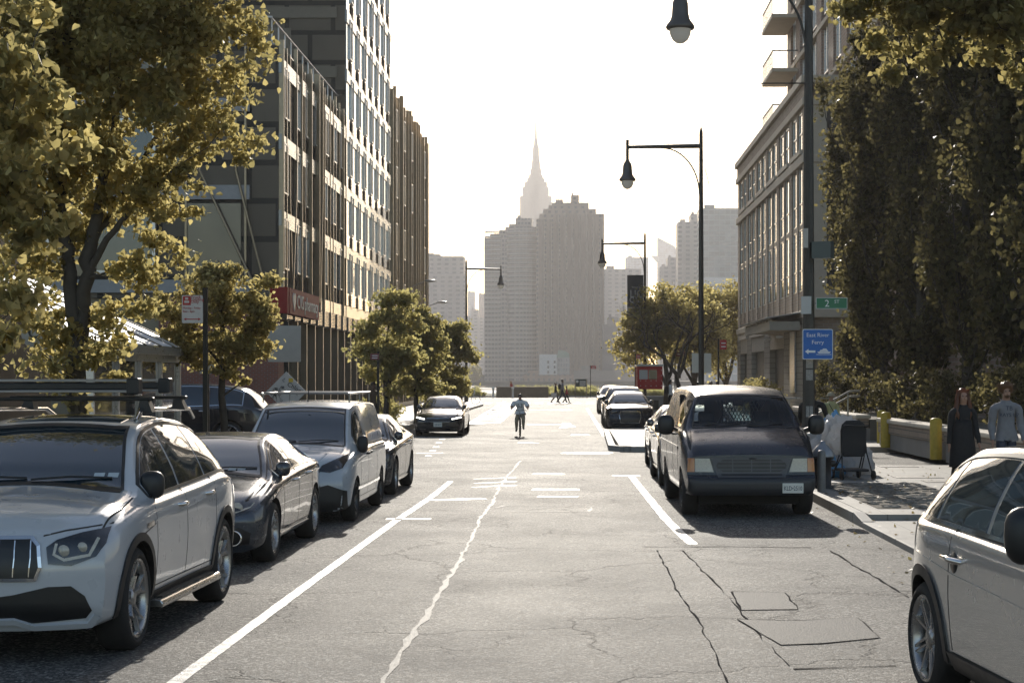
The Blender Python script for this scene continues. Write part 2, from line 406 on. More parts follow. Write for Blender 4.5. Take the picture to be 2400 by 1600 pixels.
# patched asphalt
PATCH=mat('asphalt_patch',(.125,.118,.107),.75,bump=.9,bs=60,var=.6,vs=45,spec=.3); TAR=mat('tar_joint',(.07,.065,.06),.95,spec=0)
def patch(q, rim=.014):
    b=MB(); b.add([(*G(*p),.006) for p in q],[tuple(range(len(q)))]); struct(b.build('road_patch',PATCH))
    ribbon('patch_joint',[G(*p) for p in q+[q[0]]],rim,z=.008,wob=.7,mats=TAR)
patch([(1715,1387),(1840,1390),(1870,1428),(1738,1430)])
patch([(1728,1452),(1870,1455),(2010,1447),(2060,1495),(1930,1508),(1830,1512)],.01)
ribbon('road_crack',[G(1540,1290),G(1562,1330),G(1585,1380),G(1620,1430),G(1650,1480),G(1680,1540),G(1710,1610)],.014,z=.005,wob=.9,mats=TAR)
ribbon('road_crack',[G(1600,1290),G(1660,1350),G(1710,1400),G(1740,1440),G(1790,1500),G(1850,1560)],.013,z=.005,wob=.9,mats=TAR)
ribbon('road_crack',[G(1510,1281),G(1540,1282),G(1700,1281),G(1900,1283)],.03,z=.005,wob=.6,mats=TAR)
ribbon('road_crack',[G(1860,1568),G(2000,1563),G(2100,1560)],.025,z=.005,wob=.7,mats=TAR)
ribbon('road_crack',[G(1945,1290),G(2010,1330),G(2080,1370),G(2130,1400)],.018,z=.005,wob=.9,mats=TAR)

# tree pit of rough earth and stones by the kerb
pit=MB(); pit.add([(4.35,24.6,.157),(6.1,24.6,.157),(6.1,30.6,.157),(4.35,30.6,.157)],[(0,1,2,3)])
struct(pit.build('tree_pit_earth',mat('pit_earth',(.12,.1,.075),.95,bump=1.0,bs=18,var=.5,vs=14),fix=False))
st=MB()
for i in range(420):
    x=random.uniform(4.4,6.05); y=random.uniform(24.7,30.5); r=random.uniform(.03,.09)
    st.sphere((x,y,.16),(r,r*random.uniform(.6,1),r*random.uniform(.15,.35)),6,4)
tag(st.build('pit_stones',mat('pit_stone',(.2,.18,.15),.9,var=.5,vs=3)),'rough grey rubble stones filling the square tree pit by the kerb','rubble',kind='stuff')

for (px,py,w,d) in ((2150,1118,.9,.6),(2105,1093,.8,.5),(2230,1128,1.0,.6)):
    p=P(px,py,GY(py,.15)); o=MB().b2(p.x-w/2,p.x+w/2,p.y-d/2,p.y+d/2,.15,.158).build('utility_cover',mat('iron_cover',(.07,.065,.06),.6,.3,var=.4,vs=20,bump=.8,bs=50)); struct(o)

# ------------------------------------------------------------------ Manhattan across the river
def fx(px,Y): return (px-CX)*Y/F
def fz(py,Y): return H-(py-CY)*Y/F
def tower(name,label,Y,steps,mats,depth=25,cat='building',extra=None,roofbits=True):
    """steps: (px0,px1,ytop) silhouette blocks standing side by side or stacked"""
    xs=[(s[0]+s[1])/2 for s in steps]; cx=fx(sum(xs)/len(xs),Y)
    t=thing(name,label,cat,(cx,Y,-.5)); 
    for i,s in enumerate(steps):
        dz=s[3] if len(s)>3 else -1; d0=s[4] if len(s)>4 else i*.8
        b=MB().b2(fx(s[0],Y),fx(s[1],Y),Y+d0,Y+depth+d0*.5,dz,fz(s[2],Y)); b.build('wall' if i==0 else 'wall_block',mats,t,world=True)
        # parapet line and small roof gear
        if roofbits:
            r=MB(); w=fx(s[1],Y)-fx(s[0],Y); z=fz(s[2],Y)
            r.b2(fx(s[0],Y)+.1*w,fx(s[0],Y)+.3*w,Y+3+d0,Y+8+d0,z,z+1.6+w*.03)
            r.build('roof_plant',mats,t,world=True)
    if extra: extra(t)
    return t
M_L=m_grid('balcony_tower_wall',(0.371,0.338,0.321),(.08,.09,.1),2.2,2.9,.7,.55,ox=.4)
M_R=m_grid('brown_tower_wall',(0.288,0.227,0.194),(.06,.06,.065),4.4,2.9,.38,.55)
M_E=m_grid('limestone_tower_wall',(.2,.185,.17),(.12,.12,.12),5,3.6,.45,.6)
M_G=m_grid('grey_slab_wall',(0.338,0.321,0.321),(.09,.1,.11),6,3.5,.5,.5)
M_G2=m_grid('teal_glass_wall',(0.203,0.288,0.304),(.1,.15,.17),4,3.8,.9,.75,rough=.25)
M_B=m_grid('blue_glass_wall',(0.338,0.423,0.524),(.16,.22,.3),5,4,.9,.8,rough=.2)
M_BR=m_grid('old_brick_far_wall',(0.338,0.236,0.186),(.07,.07,.07),3.2,3.3,.4,.5)
WF=mat('far_white_wall',(.62,.62,.6),.7)
Y1=1100
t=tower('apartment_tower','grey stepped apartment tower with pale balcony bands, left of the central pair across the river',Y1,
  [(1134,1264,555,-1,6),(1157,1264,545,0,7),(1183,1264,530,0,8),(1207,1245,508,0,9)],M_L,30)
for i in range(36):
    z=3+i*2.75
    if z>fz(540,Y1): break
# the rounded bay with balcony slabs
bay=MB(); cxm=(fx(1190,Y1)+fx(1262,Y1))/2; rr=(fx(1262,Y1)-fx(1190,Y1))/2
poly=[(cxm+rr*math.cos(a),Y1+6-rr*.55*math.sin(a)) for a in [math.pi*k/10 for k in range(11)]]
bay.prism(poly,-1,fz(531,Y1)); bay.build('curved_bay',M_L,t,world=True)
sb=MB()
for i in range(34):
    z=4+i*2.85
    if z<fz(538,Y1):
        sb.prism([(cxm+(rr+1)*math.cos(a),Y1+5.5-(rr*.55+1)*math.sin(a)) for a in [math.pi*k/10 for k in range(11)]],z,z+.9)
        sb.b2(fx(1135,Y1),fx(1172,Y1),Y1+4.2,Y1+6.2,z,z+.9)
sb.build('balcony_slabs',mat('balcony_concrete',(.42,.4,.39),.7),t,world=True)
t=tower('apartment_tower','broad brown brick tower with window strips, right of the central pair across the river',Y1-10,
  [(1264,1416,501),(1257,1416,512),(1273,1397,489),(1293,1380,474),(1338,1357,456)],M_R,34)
rb=MB()
for k in range(9):
    x=fx(1270+k*17,Y1-10); rb.b2(x,x+1.6,Y1-12.2,Y1-9.5,0,fz(505 if 1<k<8 else 515,Y1-10))
rb.build('brick_piers',mat('pier_brick_far',(.2,.16,.135),.8),t,world=True)
# Art Deco skyscraper
Y2=2890
t=thing('skyscraper','tall stepped stone skyscraper with a needle mast rising behind the two towers','skyscraper',(fx(1256,Y2),Y2,-.5))
e=MB(); cxe=fx(1256,Y2)
for (hw,y0,y1,dd) in ((37,900,462,50),(30,470,440,44),(26,462,428,38),(20,430,419,34),(16,425,411,30),(12.5,415,396,24),(9.8,400,380,20)):
    e.b2(cxe-hw*.7225,cxe+hw*.7225,Y2-dd/3,Y2+dd/3,max(-1,fz(y0,Y2)),fz(y1,Y2))
e.b2(cxe-31*.7225,cxe-28*.7225,Y2-19,Y2+15,0,fz(440,Y2)-3)
e.build('tower_shaft',M_E,t,world=True)
e=MB(); e.lathe([(9.5*.7225,fz(385,Y2)),(7.5*.7225,fz(360,Y2)),(7.2*.7225,fz(346,Y2)),(4.6*.7225,fz(340,Y2)),(4.2*.7225,fz(328,Y2)),(2.6*.7225,fz(324,Y2)),(2.0*.7225,fz(300,Y2)),(1.5*.7225,fz(285,Y2)),(.8*.7225,fz(264,Y2)),(.01,fz(262,Y2))],(cxe,Y2,0),12)
e.build('mast',mat('mast_metal',(.22,.21,.2),.5,.3),t,world=True)
# right group
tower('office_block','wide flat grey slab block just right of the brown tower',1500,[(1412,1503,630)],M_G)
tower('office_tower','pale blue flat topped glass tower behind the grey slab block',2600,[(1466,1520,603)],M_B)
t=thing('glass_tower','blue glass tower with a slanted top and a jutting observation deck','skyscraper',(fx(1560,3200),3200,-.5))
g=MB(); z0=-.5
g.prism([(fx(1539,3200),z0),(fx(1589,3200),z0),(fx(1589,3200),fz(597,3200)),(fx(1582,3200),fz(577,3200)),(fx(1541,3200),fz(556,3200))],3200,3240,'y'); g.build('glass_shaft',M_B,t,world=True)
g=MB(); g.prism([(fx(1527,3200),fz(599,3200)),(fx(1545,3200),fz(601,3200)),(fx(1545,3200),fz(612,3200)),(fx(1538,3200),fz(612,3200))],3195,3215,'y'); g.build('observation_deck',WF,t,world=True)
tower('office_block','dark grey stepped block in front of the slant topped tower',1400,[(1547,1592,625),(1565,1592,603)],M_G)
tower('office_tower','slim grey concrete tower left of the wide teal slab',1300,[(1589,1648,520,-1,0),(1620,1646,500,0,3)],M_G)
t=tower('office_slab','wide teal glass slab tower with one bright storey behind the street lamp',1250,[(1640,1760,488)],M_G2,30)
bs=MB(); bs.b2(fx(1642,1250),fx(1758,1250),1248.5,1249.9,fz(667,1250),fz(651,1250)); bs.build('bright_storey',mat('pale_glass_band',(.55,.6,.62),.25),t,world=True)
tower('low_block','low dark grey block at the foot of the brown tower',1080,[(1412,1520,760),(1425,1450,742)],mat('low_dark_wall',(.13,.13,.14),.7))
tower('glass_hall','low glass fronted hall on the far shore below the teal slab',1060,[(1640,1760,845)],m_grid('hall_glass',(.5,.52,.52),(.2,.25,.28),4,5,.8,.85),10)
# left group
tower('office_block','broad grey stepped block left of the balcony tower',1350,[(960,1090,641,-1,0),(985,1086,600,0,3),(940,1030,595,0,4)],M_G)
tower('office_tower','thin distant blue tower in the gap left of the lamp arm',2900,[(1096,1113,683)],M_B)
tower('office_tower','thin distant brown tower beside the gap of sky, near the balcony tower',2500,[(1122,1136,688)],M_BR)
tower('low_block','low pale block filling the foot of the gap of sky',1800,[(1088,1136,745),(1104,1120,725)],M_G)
t=tower('white_house','small white walled house with six dark windows at the foot of the towers',1045,[(1264,1305,830)],WF,8,roofbits=False)
for c in range(2):
    for r_ in range(3):
        x=1283+c*15; y=845+r_*12
        o=MB().b2(fx(x,1045),fx(x+4,1045),1044.6,1044.95,fz(y+6,1045),fz(y,1045)).build('window',BLACK,t,world=True)
t=tower('green_roofed_hall','grey gridded hall with a rounded green roof beside the white house',1046,[(1305,1335,838)],m_grid('hall_grid',(.34,.34,.33),(.16,.18,.19),1.6,3,.6,.6),12,roofbits=False)
g=MB(); cx_=fx(1320,1046); g.prism([(fx(1305,1046),fz(838,1046)),(fx(1335,1046),fz(838,1046)),(fx(1333,1046),fz(828,1046)),(fx(1326,1046),fz(822,1046)),(fx(1308,1046),fz(820,1046))],1046,1058,'y'); g.build('roof',mat('copper_roof',(.2,.3,.25),.6),t,world=True)
tower('brick_terrace','long low brick terrace along the far river bank',1042,[(1225,1345,878)],M_BR,8)
tower('low_block','low grey bank building right along the far shore',1042,[(1345,1520,868)],mat('bank_wall',(.2,.19,.18),.8),6)
tower('low_block','low grey bank building left along the far shore',1042,[(1040,1134,878)],mat('bank_wall',(.2,.19,.18),.8),6)
# ------------------------------------------------------------------ left: hotel-like block with metal fins and its tower
FX=-11.5
M_CLAD=mat('grey_cladding',(.2,.2,.2),.22,.35,.3,var=.15,vs=1.5)
M_PANEL=mat('glossy_panel',(.27,.29,.3),.12,.3,1.0,var=.12,vs=.7)
M_BROWN=mat('bronze_cladding',(.19,.16,.115),.4,.4,var=.2,vs=.6)
M_FIN=mat('bronze_fin',(.30,.24,.165),.35,.7,var=.25)
M_FRAME=mat('aluminium_frame',(.5,.5,.5),.3,.7)
M_LOUV=mat('louver_metal',(.07,.065,.06),.5,.5)
M_BRK=m_brick('red_brick',(.26,.07,.04),(.2,.06,.04),(.2,.17,.14),.22,.075)
M_GLS=mat('facade_glass',(.035,.045,.05),.06,.1,1.0,var=.08)
bl=thing('apartment_building','dark block with upright bronze fins and a taller pale tower, left side','building',(FX,66,0))
def bpart(mb,name,m,**k): return mb.build(name,m,bl,world=True,**k)
ZF=[5.3,8.25,11.2,14.15]            # storey lines of the low block
M_PW=m_brick('bronze_panel_wall',(.16,.135,.10),(.12,.10,.072),(.03,.027,.022),2.3,1.475,.3)
b=MB(); b.b2(FX-24,FX,66,85,5.1,14.9); bpart(b,'wall',M_PW)
b=MB(); b.b2(FX-40,FX,85,105.5,5.1,46); bpart(b,'tower_wall',M_PW)
b=MB(); b.b2(FX-24,FX,105.5,132,0,19.6); bpart(b,'rear_wall',M_BROWN)
b=MB(); b.b2(FX-24,FX-.25,66.2,105.5,.1,5.1); bpart(b,'shop_wall',M_BROWN)
def fins(y0,y1,n,z0,z1,tilt,name='fin'):
    base=None
    for i in range(n):
        y=y0+(y1-y0)*(i+.5*random.random())/n
        k=random.choice([0,0,1,-1]) if tilt else 0
        zt=z1+random.uniform(-.25,.35); zb=z0+random.choice([0,0,0,.4])
        m=MB(); w=.10; d=random.choice([.10,.14,.2,.26])
        zm=z0+(z1-z0)*random.uniform(.35,.6); dy=k*random.uniform(.5,1.1)
        for (za,ya,zc,yc) in ((zb,y+dy,zm,y),(zm,y,zt,y)):
            m.add([(FX,ya-w/2,za),(FX+d,ya-w/2,za),(FX+d,ya+w/2,za),(FX,ya+w/2,za),(FX,yc-w/2,zc),(FX+d,yc-w/2,zc),(FX+d,yc+w/2,zc),(FX,yc+w/2,zc)],
                  [(0,1,5,4),(1,2,6,5),(2,3,7,6),(3,0,4,7),(4,5,6,7),(0,3,2,1)])
        bpart(m,name,M_FIN)
fins(66.0,85.2,18,4.9,15.1,True); fins(105.6,132.2,20,.4,20.0,False)
# panels between fins
w=MB()
for z in ZF: w.b2(FX,FX+.12,66,85,z-.35,z+.25)
bpart(w,'spandrel_bands',M_CLAD)
def win_col(y,z,h,wd=.9,lou=True):
    """tall window with frame and louver under it on the street side; copies of one"""
    global WIN
    if WIN is None:
        f=MB()
        for (a0,a1,b0,b1) in ((-wd/2,wd/2,0,.07),(-wd/2,wd/2,1.93,2.0),(-wd/2,-wd/2+.07,.07,1.93),(wd/2-.07,wd/2,.07,1.93)): f.b2(0,.14,a0,a1,b0,b1)
        fo=f.build('window',M_FRAME,bl); g=MB().b2(.02,.06,-wd/2+.07,wd/2-.07,.07,1.93).build('pane',M_GLS,fo)
        l=MB()
        for k in range(9): l.box((.07,0,-.12-k*.075),(.1,wd,.02),0,(0,.5,0))
        l.b2(0,.05,-wd/2,wd/2,-.78,-.02)
        l.build('louver',M_LOUV,fo)
        WIN=fo; fo.location=(0,y-66,z); return fo
    c=WIN.copy(); C.objects.link(c); c.location=(0,y-66,z)
    for ch in WIN.children: d=ch.copy(); C.objects.link(d); d.parent=c
    return c
WIN=None
for fl in range(3):
    for i in range(7): win_col(67.2+i*2.65+random.uniform(-.3,.3),ZF[fl]+.95,2)
for fl in range(11):
    z=5.3+fl*2.95
    for i in range(7): win_col(86.5+i*2.85+(fl%2)*.5,z+.95,2)
for fl in range(4):
    for i in range(5): win_col(108.5+i*5,5.3+fl*3.6+.9,2)
# pale glossy panels of the tower (seamed)
for fl in range(13):
    z=5.3+fl*2.95
    p=MB(); 
    for i in range(7):
        y=85.1+i*2.9; p.b2(FX,FX+.05,y+.03,y+2.87,z+.32,z+2.62)
    bpart(p,'panel_row',M_PANEL)
    p=MB(); p.b2(FX,FX+.1,85,105.4,z-.33,z+.28); bpart(p,'storey_band',M_CLAD)
p=MB(); p.b2(FX,FX+.16,66,105.4,4.3,5.0)
bpart(p,'louver_band',M_LOUV)
p=MB()
for k in range(9): p.b2(FX+.16,FX+.2,66.8,105,4.36+k*.07,4.39+k*.07)
for i in range(20): p.b2(FX+.16,FX+.26,66.4+i*2,66.5+i*2,4.3,5.0)
bpart(p,'louver_slats',M_CLAD)
# shop front
for i in range(16):
    y=67.5+i*2.35
    p=MB().b2(FX-.22,FX-.12,y+.1,y+2.2,.35,4.25); g=bpart(p,'shop_window',M_GLS)
    p=MB().b2(FX-.24,FX+.12,y-.12,y+.1,.15,4.3); bpart(p,'mullion',M_BROWN)
p=MB(); p.b2(FX-4.6,FX+.02,65.85,67.3,.12,5.15); bpart(p,'brick_corner',M_BRK)
# camera-facing side of the low block
p=MB()
for (z,h) in ((5.3,.5),(8.9,.55),(12.3,.5)): p.b2(FX-24,FX-1.1,65.86,65.98,z,z+h)
bpart(p,'pale_bands',mat('pale_band',(.3,.3,.3),.5))
p=MB()
for i in range(10):
    x=FX-1.3-i*2.3; p.b2(x,x+.08,65.84,65.95,5.3,14.8)
bpart(p,'mullions',M_FIN)
for (x,z) in ((-17.4,9.6),(-17.4,6.0),(-21.5,6.0),(-21.5,9.6),(-25.5,6),(-25.5,9.6)):
    f=MB()
    f.b2(x-1.2,x+1.2,65.7,65.85,z,z+.15); f.b2(x-1.2,x+1.2,65.7,65.85,z+2.25,z+2.4); f.b2(x-1.2,x-1.08,65.7,65.85,z+.15,z+2.25); f.b2(x+1.08,x+1.2,65.7,65.85,z+.15,z+2.25)
    fo=f.build('window',M_FRAME,bl,world=True); g=MB().b2(x-1.08,x+1.08,65.75,65.8,z+.15,z+2.25)
    go=g.build('pane',M_GLS,bl,world=True); go.parent=fo
for (xa,xb) in ((-14.5,-12.4),(-13.1,-12.0)):
    p=MB(); p.tube([(xa,65.75,12.2),(xa,65.75,10),(xb,65.75,5.6)],.05,6); bpart(p,'slanted_tube',M_FIN)
for i in range(10):
  for z in (5.95,9.55,12.95):
    if (i+int(z))%3==0: continue
    p=MB(); x=FX-1.35-i*2.3; p.b2(x-2.2,x-.1,65.93,65.985,z,z+(2.8 if z<12 else 1.7)); bpart(p,'glass_panel',mat('bronze_glass',(.11,.095,.07),.22,.3,.4,var=.3,vs=.5))
rl=MB()
for i in range(14): rl.b2(FX-2-i*1.2,FX-1.95-i*1.2,66.3,66.35,14.9,16.0)
rl.b2(FX-18,FX-.3,66.3,66.35,16.0,16.06); 
for i in range(12): rl.b2(FX-.4,FX-.35,66.6+i*1.5,66.65+i*1.5,14.9,16.0)
rl.b2(FX-.4,FX-.34,66.3,85,16.0,16.06)
bpart(rl,'roof_railing',WHITEP)
p=MB().b2(FX-.6,FX-.1,66.1,84.9,14.9,15.05); bpart(p,'parapet',M_CLAD)
# tower face toward the camera
for i in range(4):
    p=MB(); x=FX-10.5-i*4; p.b2(x-1.6,x+1.6,84.86,84.97,15,45); bpart(p,'glass_strip',M_GLS)
p=MB()
for fl in range(4,13):
    z=5.3+fl*2.95; p.b2(FX-40,FX-9,84.8,84.95,z-.3,z+.45)
bpart(p,'pale_bands',_mc['pale_band'])
p=MB()
for fl in range(4,13):
    z=5.3+fl*2.95; p.b2(FX-8,FX-.4,84.93,84.985,z-.15,z+.4); p.b2(FX-6.7,FX-2.7,84.93,84.985,z+.9,z+2.3)
bpart(p,'recessed_panels',mat('bronze_panel',(.16,.135,.1),.5,.3,var=.1))
# pharmacy sign at the brick corner, on the street side
sg=thing('shop_sign','long red pharmacy sign with a heart on the dark block at the left','sign',(FX+.3,67,4.95))
MB().b2(FX+.14,FX+.42,66.05,73.6,4.5,5.5).build('sign_box',mat('sign_red',(.26,.015,.015),.6,spec=.2),sg,world=True)
MB().b2(FX-.25,FX+.42,65.55,65.8,4.5,5.5).build('end_panel',_mc['sign_red'],sg,world=True)
WT=mat('sign_white',(.8,.78,.74),.5)
def side_text(name,body,size,m,parent,x,y,z,sx=1,flip=1):   # lettering on a wall that faces +X, reading away from the camera
    M=Matrix.Translation(Vector((x,y,z))-(parent.location if parent else Vector()))@Matrix(((0,0,1,0),(1,0,0,0),(0,1,0,0),(0,0,0,1)))
    return text(name,body,size,m,parent,M,.01,'LEFT',sx)
side_text('lettering','CVS pharmacy',.8,WT,sg,FX+.44,67.7,5.0,1.15)
hp=[(0,-.36),(.32,.0),(.34,.2),(.22,.34),(.08,.32),(0,.2),(-.08,.32),(-.22,.34),(-.34,.2),(-.32,0)]
MB().prism([(67.05+a,5.0+b) for a,b in hp],FX+.42,FX+.45,'x').build('heart',WT,sg,world=True)

# ------------------------------------------------------------------ left: shops
D1=mat('dark_shopfront',(.06,.052,.045),.5,var=.3)
fb=thing('corner_building','low dark brown building on the near left corner behind the linden','building',(-12.2,40.5,0))
MB().b2(-30,-12.2,31.5,36.4,0,5.6).build('wall',D1,fb,world=True)
for k in range(4): MB().b2(-13.6-k*1.6,-12.4-k*1.6,31.42,31.49,.4,2.9).build('shop_window',M_GLS,fb,world=True)
MB().b2(-30,-12.0,31.3,36.5,5.6,5.9).build('cornice',M_CLAD,fb,world=True)
sh=thing('corner_shop','dark shop with a glazed porch under the white canopy, far left','shop',(-9.6,24.6,0))
MB().b2(-22,-9.6,24.6,31.2,0,4.25).build('wall',D1,sh,world=True)
MB().b2(-22,-8.62,24.3,24.58,0,2.75).build('pale_wall',mat('pale_render',(.4,.37,.33),.8,bump=.2,bs=6),sh,world=True)
for i in range(4):
    y=24.75+i*1.35; MB().b2(-7.06,-7.03,y+.04,y+1.28,.25,2.3).build('shop_window',M_GLS,sh,world=True)
for i in range(2):
    x=-8.55+i*.78; MB().b2(x+.03,x+.74,29.95,29.98,.25,2.3).build('end_window',M_GLS,sh,world=True)
fr=MB()
for i in range(5): fr.b2(-7.1,-6.98,24.69+i*1.35,24.77+i*1.35,.15,2.3)
fr.b2(-7.12,-6.96,24.6,30.1,2.3,2.42); fr.b2(-7.12,-6.96,24.6,30.1,.15,.25); fr.build('window_frame',M_FRAME,sh,world=True)
cn=thing('canopy','slanted white awning with dark ribs sloping down to the pavement, far left','canopy',(-6.95,27.2,2.5))
FAB=bpy.data.materials.new('canopy_fabric'); FAB.use_nodes=True; _t=NT(FAB); _b=_t.n['Principled BSDF']; _b.inputs['Base Color'].default_value=(.78,.75,.73,1); _b.inputs['Roughness'].default_value=.5
def cz(x): return 2.555+(-6.9-x)*.447
q=MB(); q.add([(-6.9,24.3,cz(-6.9)),(-11,24.3,cz(-11)),(-11,30.1,cz(-11)),(-6.9,30.1,cz(-6.9))],[(0,1,2,3)])
o=q.build('fabric',FAB,cn,world=True); sol=o.modifiers.new('s','SOLIDIFY'); sol.thickness=.02
for i in range(7):
    y=24.35+i*.96; r=MB(); r.tube([(-6.85,y,cz(-6.85)+.02),(-11,y,cz(-11)+.02)],.025,6); r.build('rib',M_BROWN,cn,world=True)
MB().b2(-6.95,-6.84,24.2,30.2,2.42,2.54).build('edge_beam',M_FRAME,cn,world=True)
rs=thing('round_sign','round cream hanging sign with a dark letter U, half hidden by leaves at far left','sign',P(100,776,24.2))
MB().lathe([(0,-.03),(.30,-.03),(.30,.03),(0,.03)],(0,0,0),28,axis='y').build('disc',mat('cream_sign',(.45,.42,.36),.6),rs)
text('letter','U',.34,BLACK,rs,face_cam(-.1,-.034,0),.006)
MB().tube([(0,0,.28),(0,0,.62)],.015,6).build('bracket',DARK,rs)

# ------------------------------------------------------------------ right: brick block with canopy, taller brick tower behind
BX=10.4
M_BW=m_brick('tan_brick',(.42,.32,.235),(.31,.235,.175),(.40,.35,.29),.42,.14,.8)
M_BT=m_brick('tower_brick',(.42,.30,.24),(.33,.23,.18),(.45,.4,.34),.5,.16,.9)
M_ST=mat('limestone',(.56,.49,.39),.75,var=.15,vs=2,bump=.2,bs=10)
M_W2=mat('window_glass',(.05,.06,.065),.06,.0,1.0,var=.1)
br=thing('brick_building','tan brick block with stone bands, tall windows and an entrance canopy, right of the street','building',(BX,77.6,0))
def rp(mb,name,m,**k): return mb.build(name,m,br,world=True,**k)
# masonry built as piers and panels so that the windows stand back
YA,YB=77.6,110.0
rp(MB().b2(BX+.35,BX+12,YA+.35,YB,0,15.4),'wall',M_BW)
bays=6; bw=(YB-YA-1.0)/bays
FLZ=[(6.0,8.9),(9.1,12.0),(12.35,14.3)]
pw=MB()
for i in range(bays+1):
    y=YA+i*bw; pw.b2(BX,BX+.35,y-.0 if i==0 else y-.55,y+.9 if i==0 else y+.55,5.1,14.4)
rp(pw,'brick_pier',M_BW)
for i in range(bays):
    y0=YA+i*bw+(.9 if i==0 else .55); y1=YA+(i+1)*bw-.55; ym=(y0+y1)/2
    for (za,zb) in FLZ:
        # a narrow brick strip splits every bay in two windows
        for (ya,yb) in ((y0,ym-.3),(ym+.3,y1)):
            f=MB(); t_=.07
            f.b2(BX+.07,BX+.3,ya,ya+t_,za,zb); f.b2(BX+.07,BX+.3,yb-t_,yb,za,zb); f.b2(BX+.07,BX+.3,ya+t_,yb-t_,za,za+t_); f.b2(BX+.07,BX+.3,ya+t_,yb-t_,zb-t_,zb); f.b2(BX+.07,BX+.3,ya+t_,yb-t_,za+.95,za+1.02)
            fo=rp(f,'window',M_FRAME); g=MB().b2(BX+.10,BX+.13,ya+t_,yb-t_,za+t_,zb-t_).build('pane',M_W2,br,world=True); g.parent=fo
    sp=MB(); sp.b2(BX+.02,BX+.34,ym-.3,ym+.3,5.1,14.4); rp(sp,'brick_strip',M_BW)
    for (za,zb,m_) in ((5.1,6.0,M_BW),(8.9,9.1,M_ST),(12.0,12.35,M_BW),(14.3,14.4,M_ST)):
        for (ya,yb) in ((y0,ym-.3),(ym+.3,y1)): rp(MB().b2(BX+.05,BX+.345,ya,yb,za,zb),'spandrel',m_)
    rp(MB().b2(BX-.12,BX+.1,y0,y1,12.28,12.5),'sill',M_ST)
for (za,zb,d) in ((4.75,5.1,.08),(11.8,12.2,.10),(14.4,14.75,.12),(15.4,15.75,.18)):
    s=MB(); s.b2(BX-d,BX+.34,YA-d,YB,za,zb); s.b2(BX+.34,BX+8,YA-d,YA+.34,za,zb); rp(s,'stone_band',M_ST,bevel=.03)
rp(MB().b2(BX-.02,BX+.34,YA,YB,14.75,15.4),'parapet',M_BW)
# camera-facing end with a corner window and panels
e=MB(); e.b2(BX,BX+8,YA,YA+.34,5.1,6); 
for k in range(4): e.b2(BX+.35+k*2.2,BX+1.0+k*2.2,YA,YA+.34,6,14.4)
rp(e,'end_wall',M_ST)
for k in range(3):
    for (za,zb) in FLZ:
        f=MB().b2(BX+1.02+k*2.2,BX+2.53+k*2.2,YA+.2,YA+.3,za,zb); rp(f,'end_window',M_W2)
# ground storey with big garage-like openings
gy=[(79.5,82.5,'niche'),(85.4,91.6,'open'),(94.3,101.2,'open'),(103.8,108,'open')]
M_SB=m_brick('stone_block',(.42,.37,.29),(.35,.31,.25),(.25,.22,.18),.8,.28,.5)
ys=[YA]+[v for a in gy[1:] for v in a[:2]]+[YB]
for i in range(0,len(ys),2): rp(MB().b2(BX,BX+.34,ys[i],ys[i+1],0,4.75),'ground_pier',M_SB)
for a,b_,k in gy[1:]:
    rp(MB().b2(BX+.02,BX+.34,a,b_,3.5,4.75),'lintel',M_ST); rp(MB().b2(BX-.1,BX+.3,a-.2,b_+.2,4.35,4.6),'ledge',M_ST)
    rp(MB().b2(BX+.3,BX+.345,a,b_,0,3.5),'doorway',mat('dark_door',(.09,.08,.065),.6))
rp(MB().b2(BX-.1,BX-.02,80.5,82.3,1.3,4.2),'steel_panel',mat('brushed_panel',(.4,.42,.45),.3,.7))
# canopy
cp=MB(); cp.b2(BX-1.35,BX+.0,78.7,89.8,4.28,4.45); rp(cp,'canopy_deck',M_ST)
cp=MB(); cp.b2(BX-1.5,BX-1.35,78.5,90,4.2,4.6); cp.b2(BX-1.35,BX-.1,78.5,78.7,4.2,4.6); rp(cp,'canopy_beam',mat('canopy_stone',(.36,.33,.27),.6))
cp=MB(); cp.add([(BX-1.75,78.3,4.72),(BX-1.75,90.2,4.72),(BX+0,90.2,5.0),(BX+0,78.3,5.0)],[(0,1,2,3)]); o=rp(cp,'glass_roof',mat('frosted_glass_roof',(.55,.55,.53),.3)); sol=o.modifiers.new('s','SOLIDIFY'); sol.thickness=.04
for k in range(9): rp(MB().b2(BX-1.5,BX-1.38,78.7+k*1.35,78.85+k*1.35,4.6,4.72),'bracket',M_ST)
for k in range(2):
    rp(MB().lathe([(.0,3.86),(.16,3.88),(.2,3.98)],(BX-.8,80.5+k*5,0),10),'canopy_lamp',WHITEP)
# tall tower behind
tw=thing('brick_tower','tall brick apartment tower with balconies rising behind the dark columnar trees at the right','building',(12.5,45,0))
def tp(mb,name,m,**k): return mb.build(name,m,tw,world=True,**k)
tp(MB().b2(12.75,34,46,101,0,46),'wall',M_BT)
for k in range(14):
    y=46+k*4.1; tp(MB().b2(12.5,12.75,y,y+1.7,0,46),'brick_pier',M_BT)
for fl in range(11):
    z=2.2+fl*3.05
    tp(MB().b2(12.42,12.74,46,101,z+2.3,z+2.55),'stone_band',M_ST)
    for k in range(13):
        y=46+k*4.1+1.7
        if fl<1 and k<9: continue
        if len([1 for c in tw.children if c.name.startswith('window')])>=98: break
        if y<60 and fl%2: continue
        f=MB(); a,b_=y+.25,y+2.1
        f.b2(12.6,12.74,a,a+.08,z,z+2.2); f.b2(12.6,12.74,b_-.08,b_,z,z+2.2); f.b2(12.6,12.74,(a+b_)/2-.04,(a+b_)/2+.04,z,z+2.2); f.b2(12.6,12.74,a,b_,z-.1,z-.02)
        fo=tp(f,'window',M_FRAME); g=MB().b2(12.66,12.7,a+.08,b_-.08,z,z+2.2).build('pane',M_W2,tw,world=True); g.parent=fo
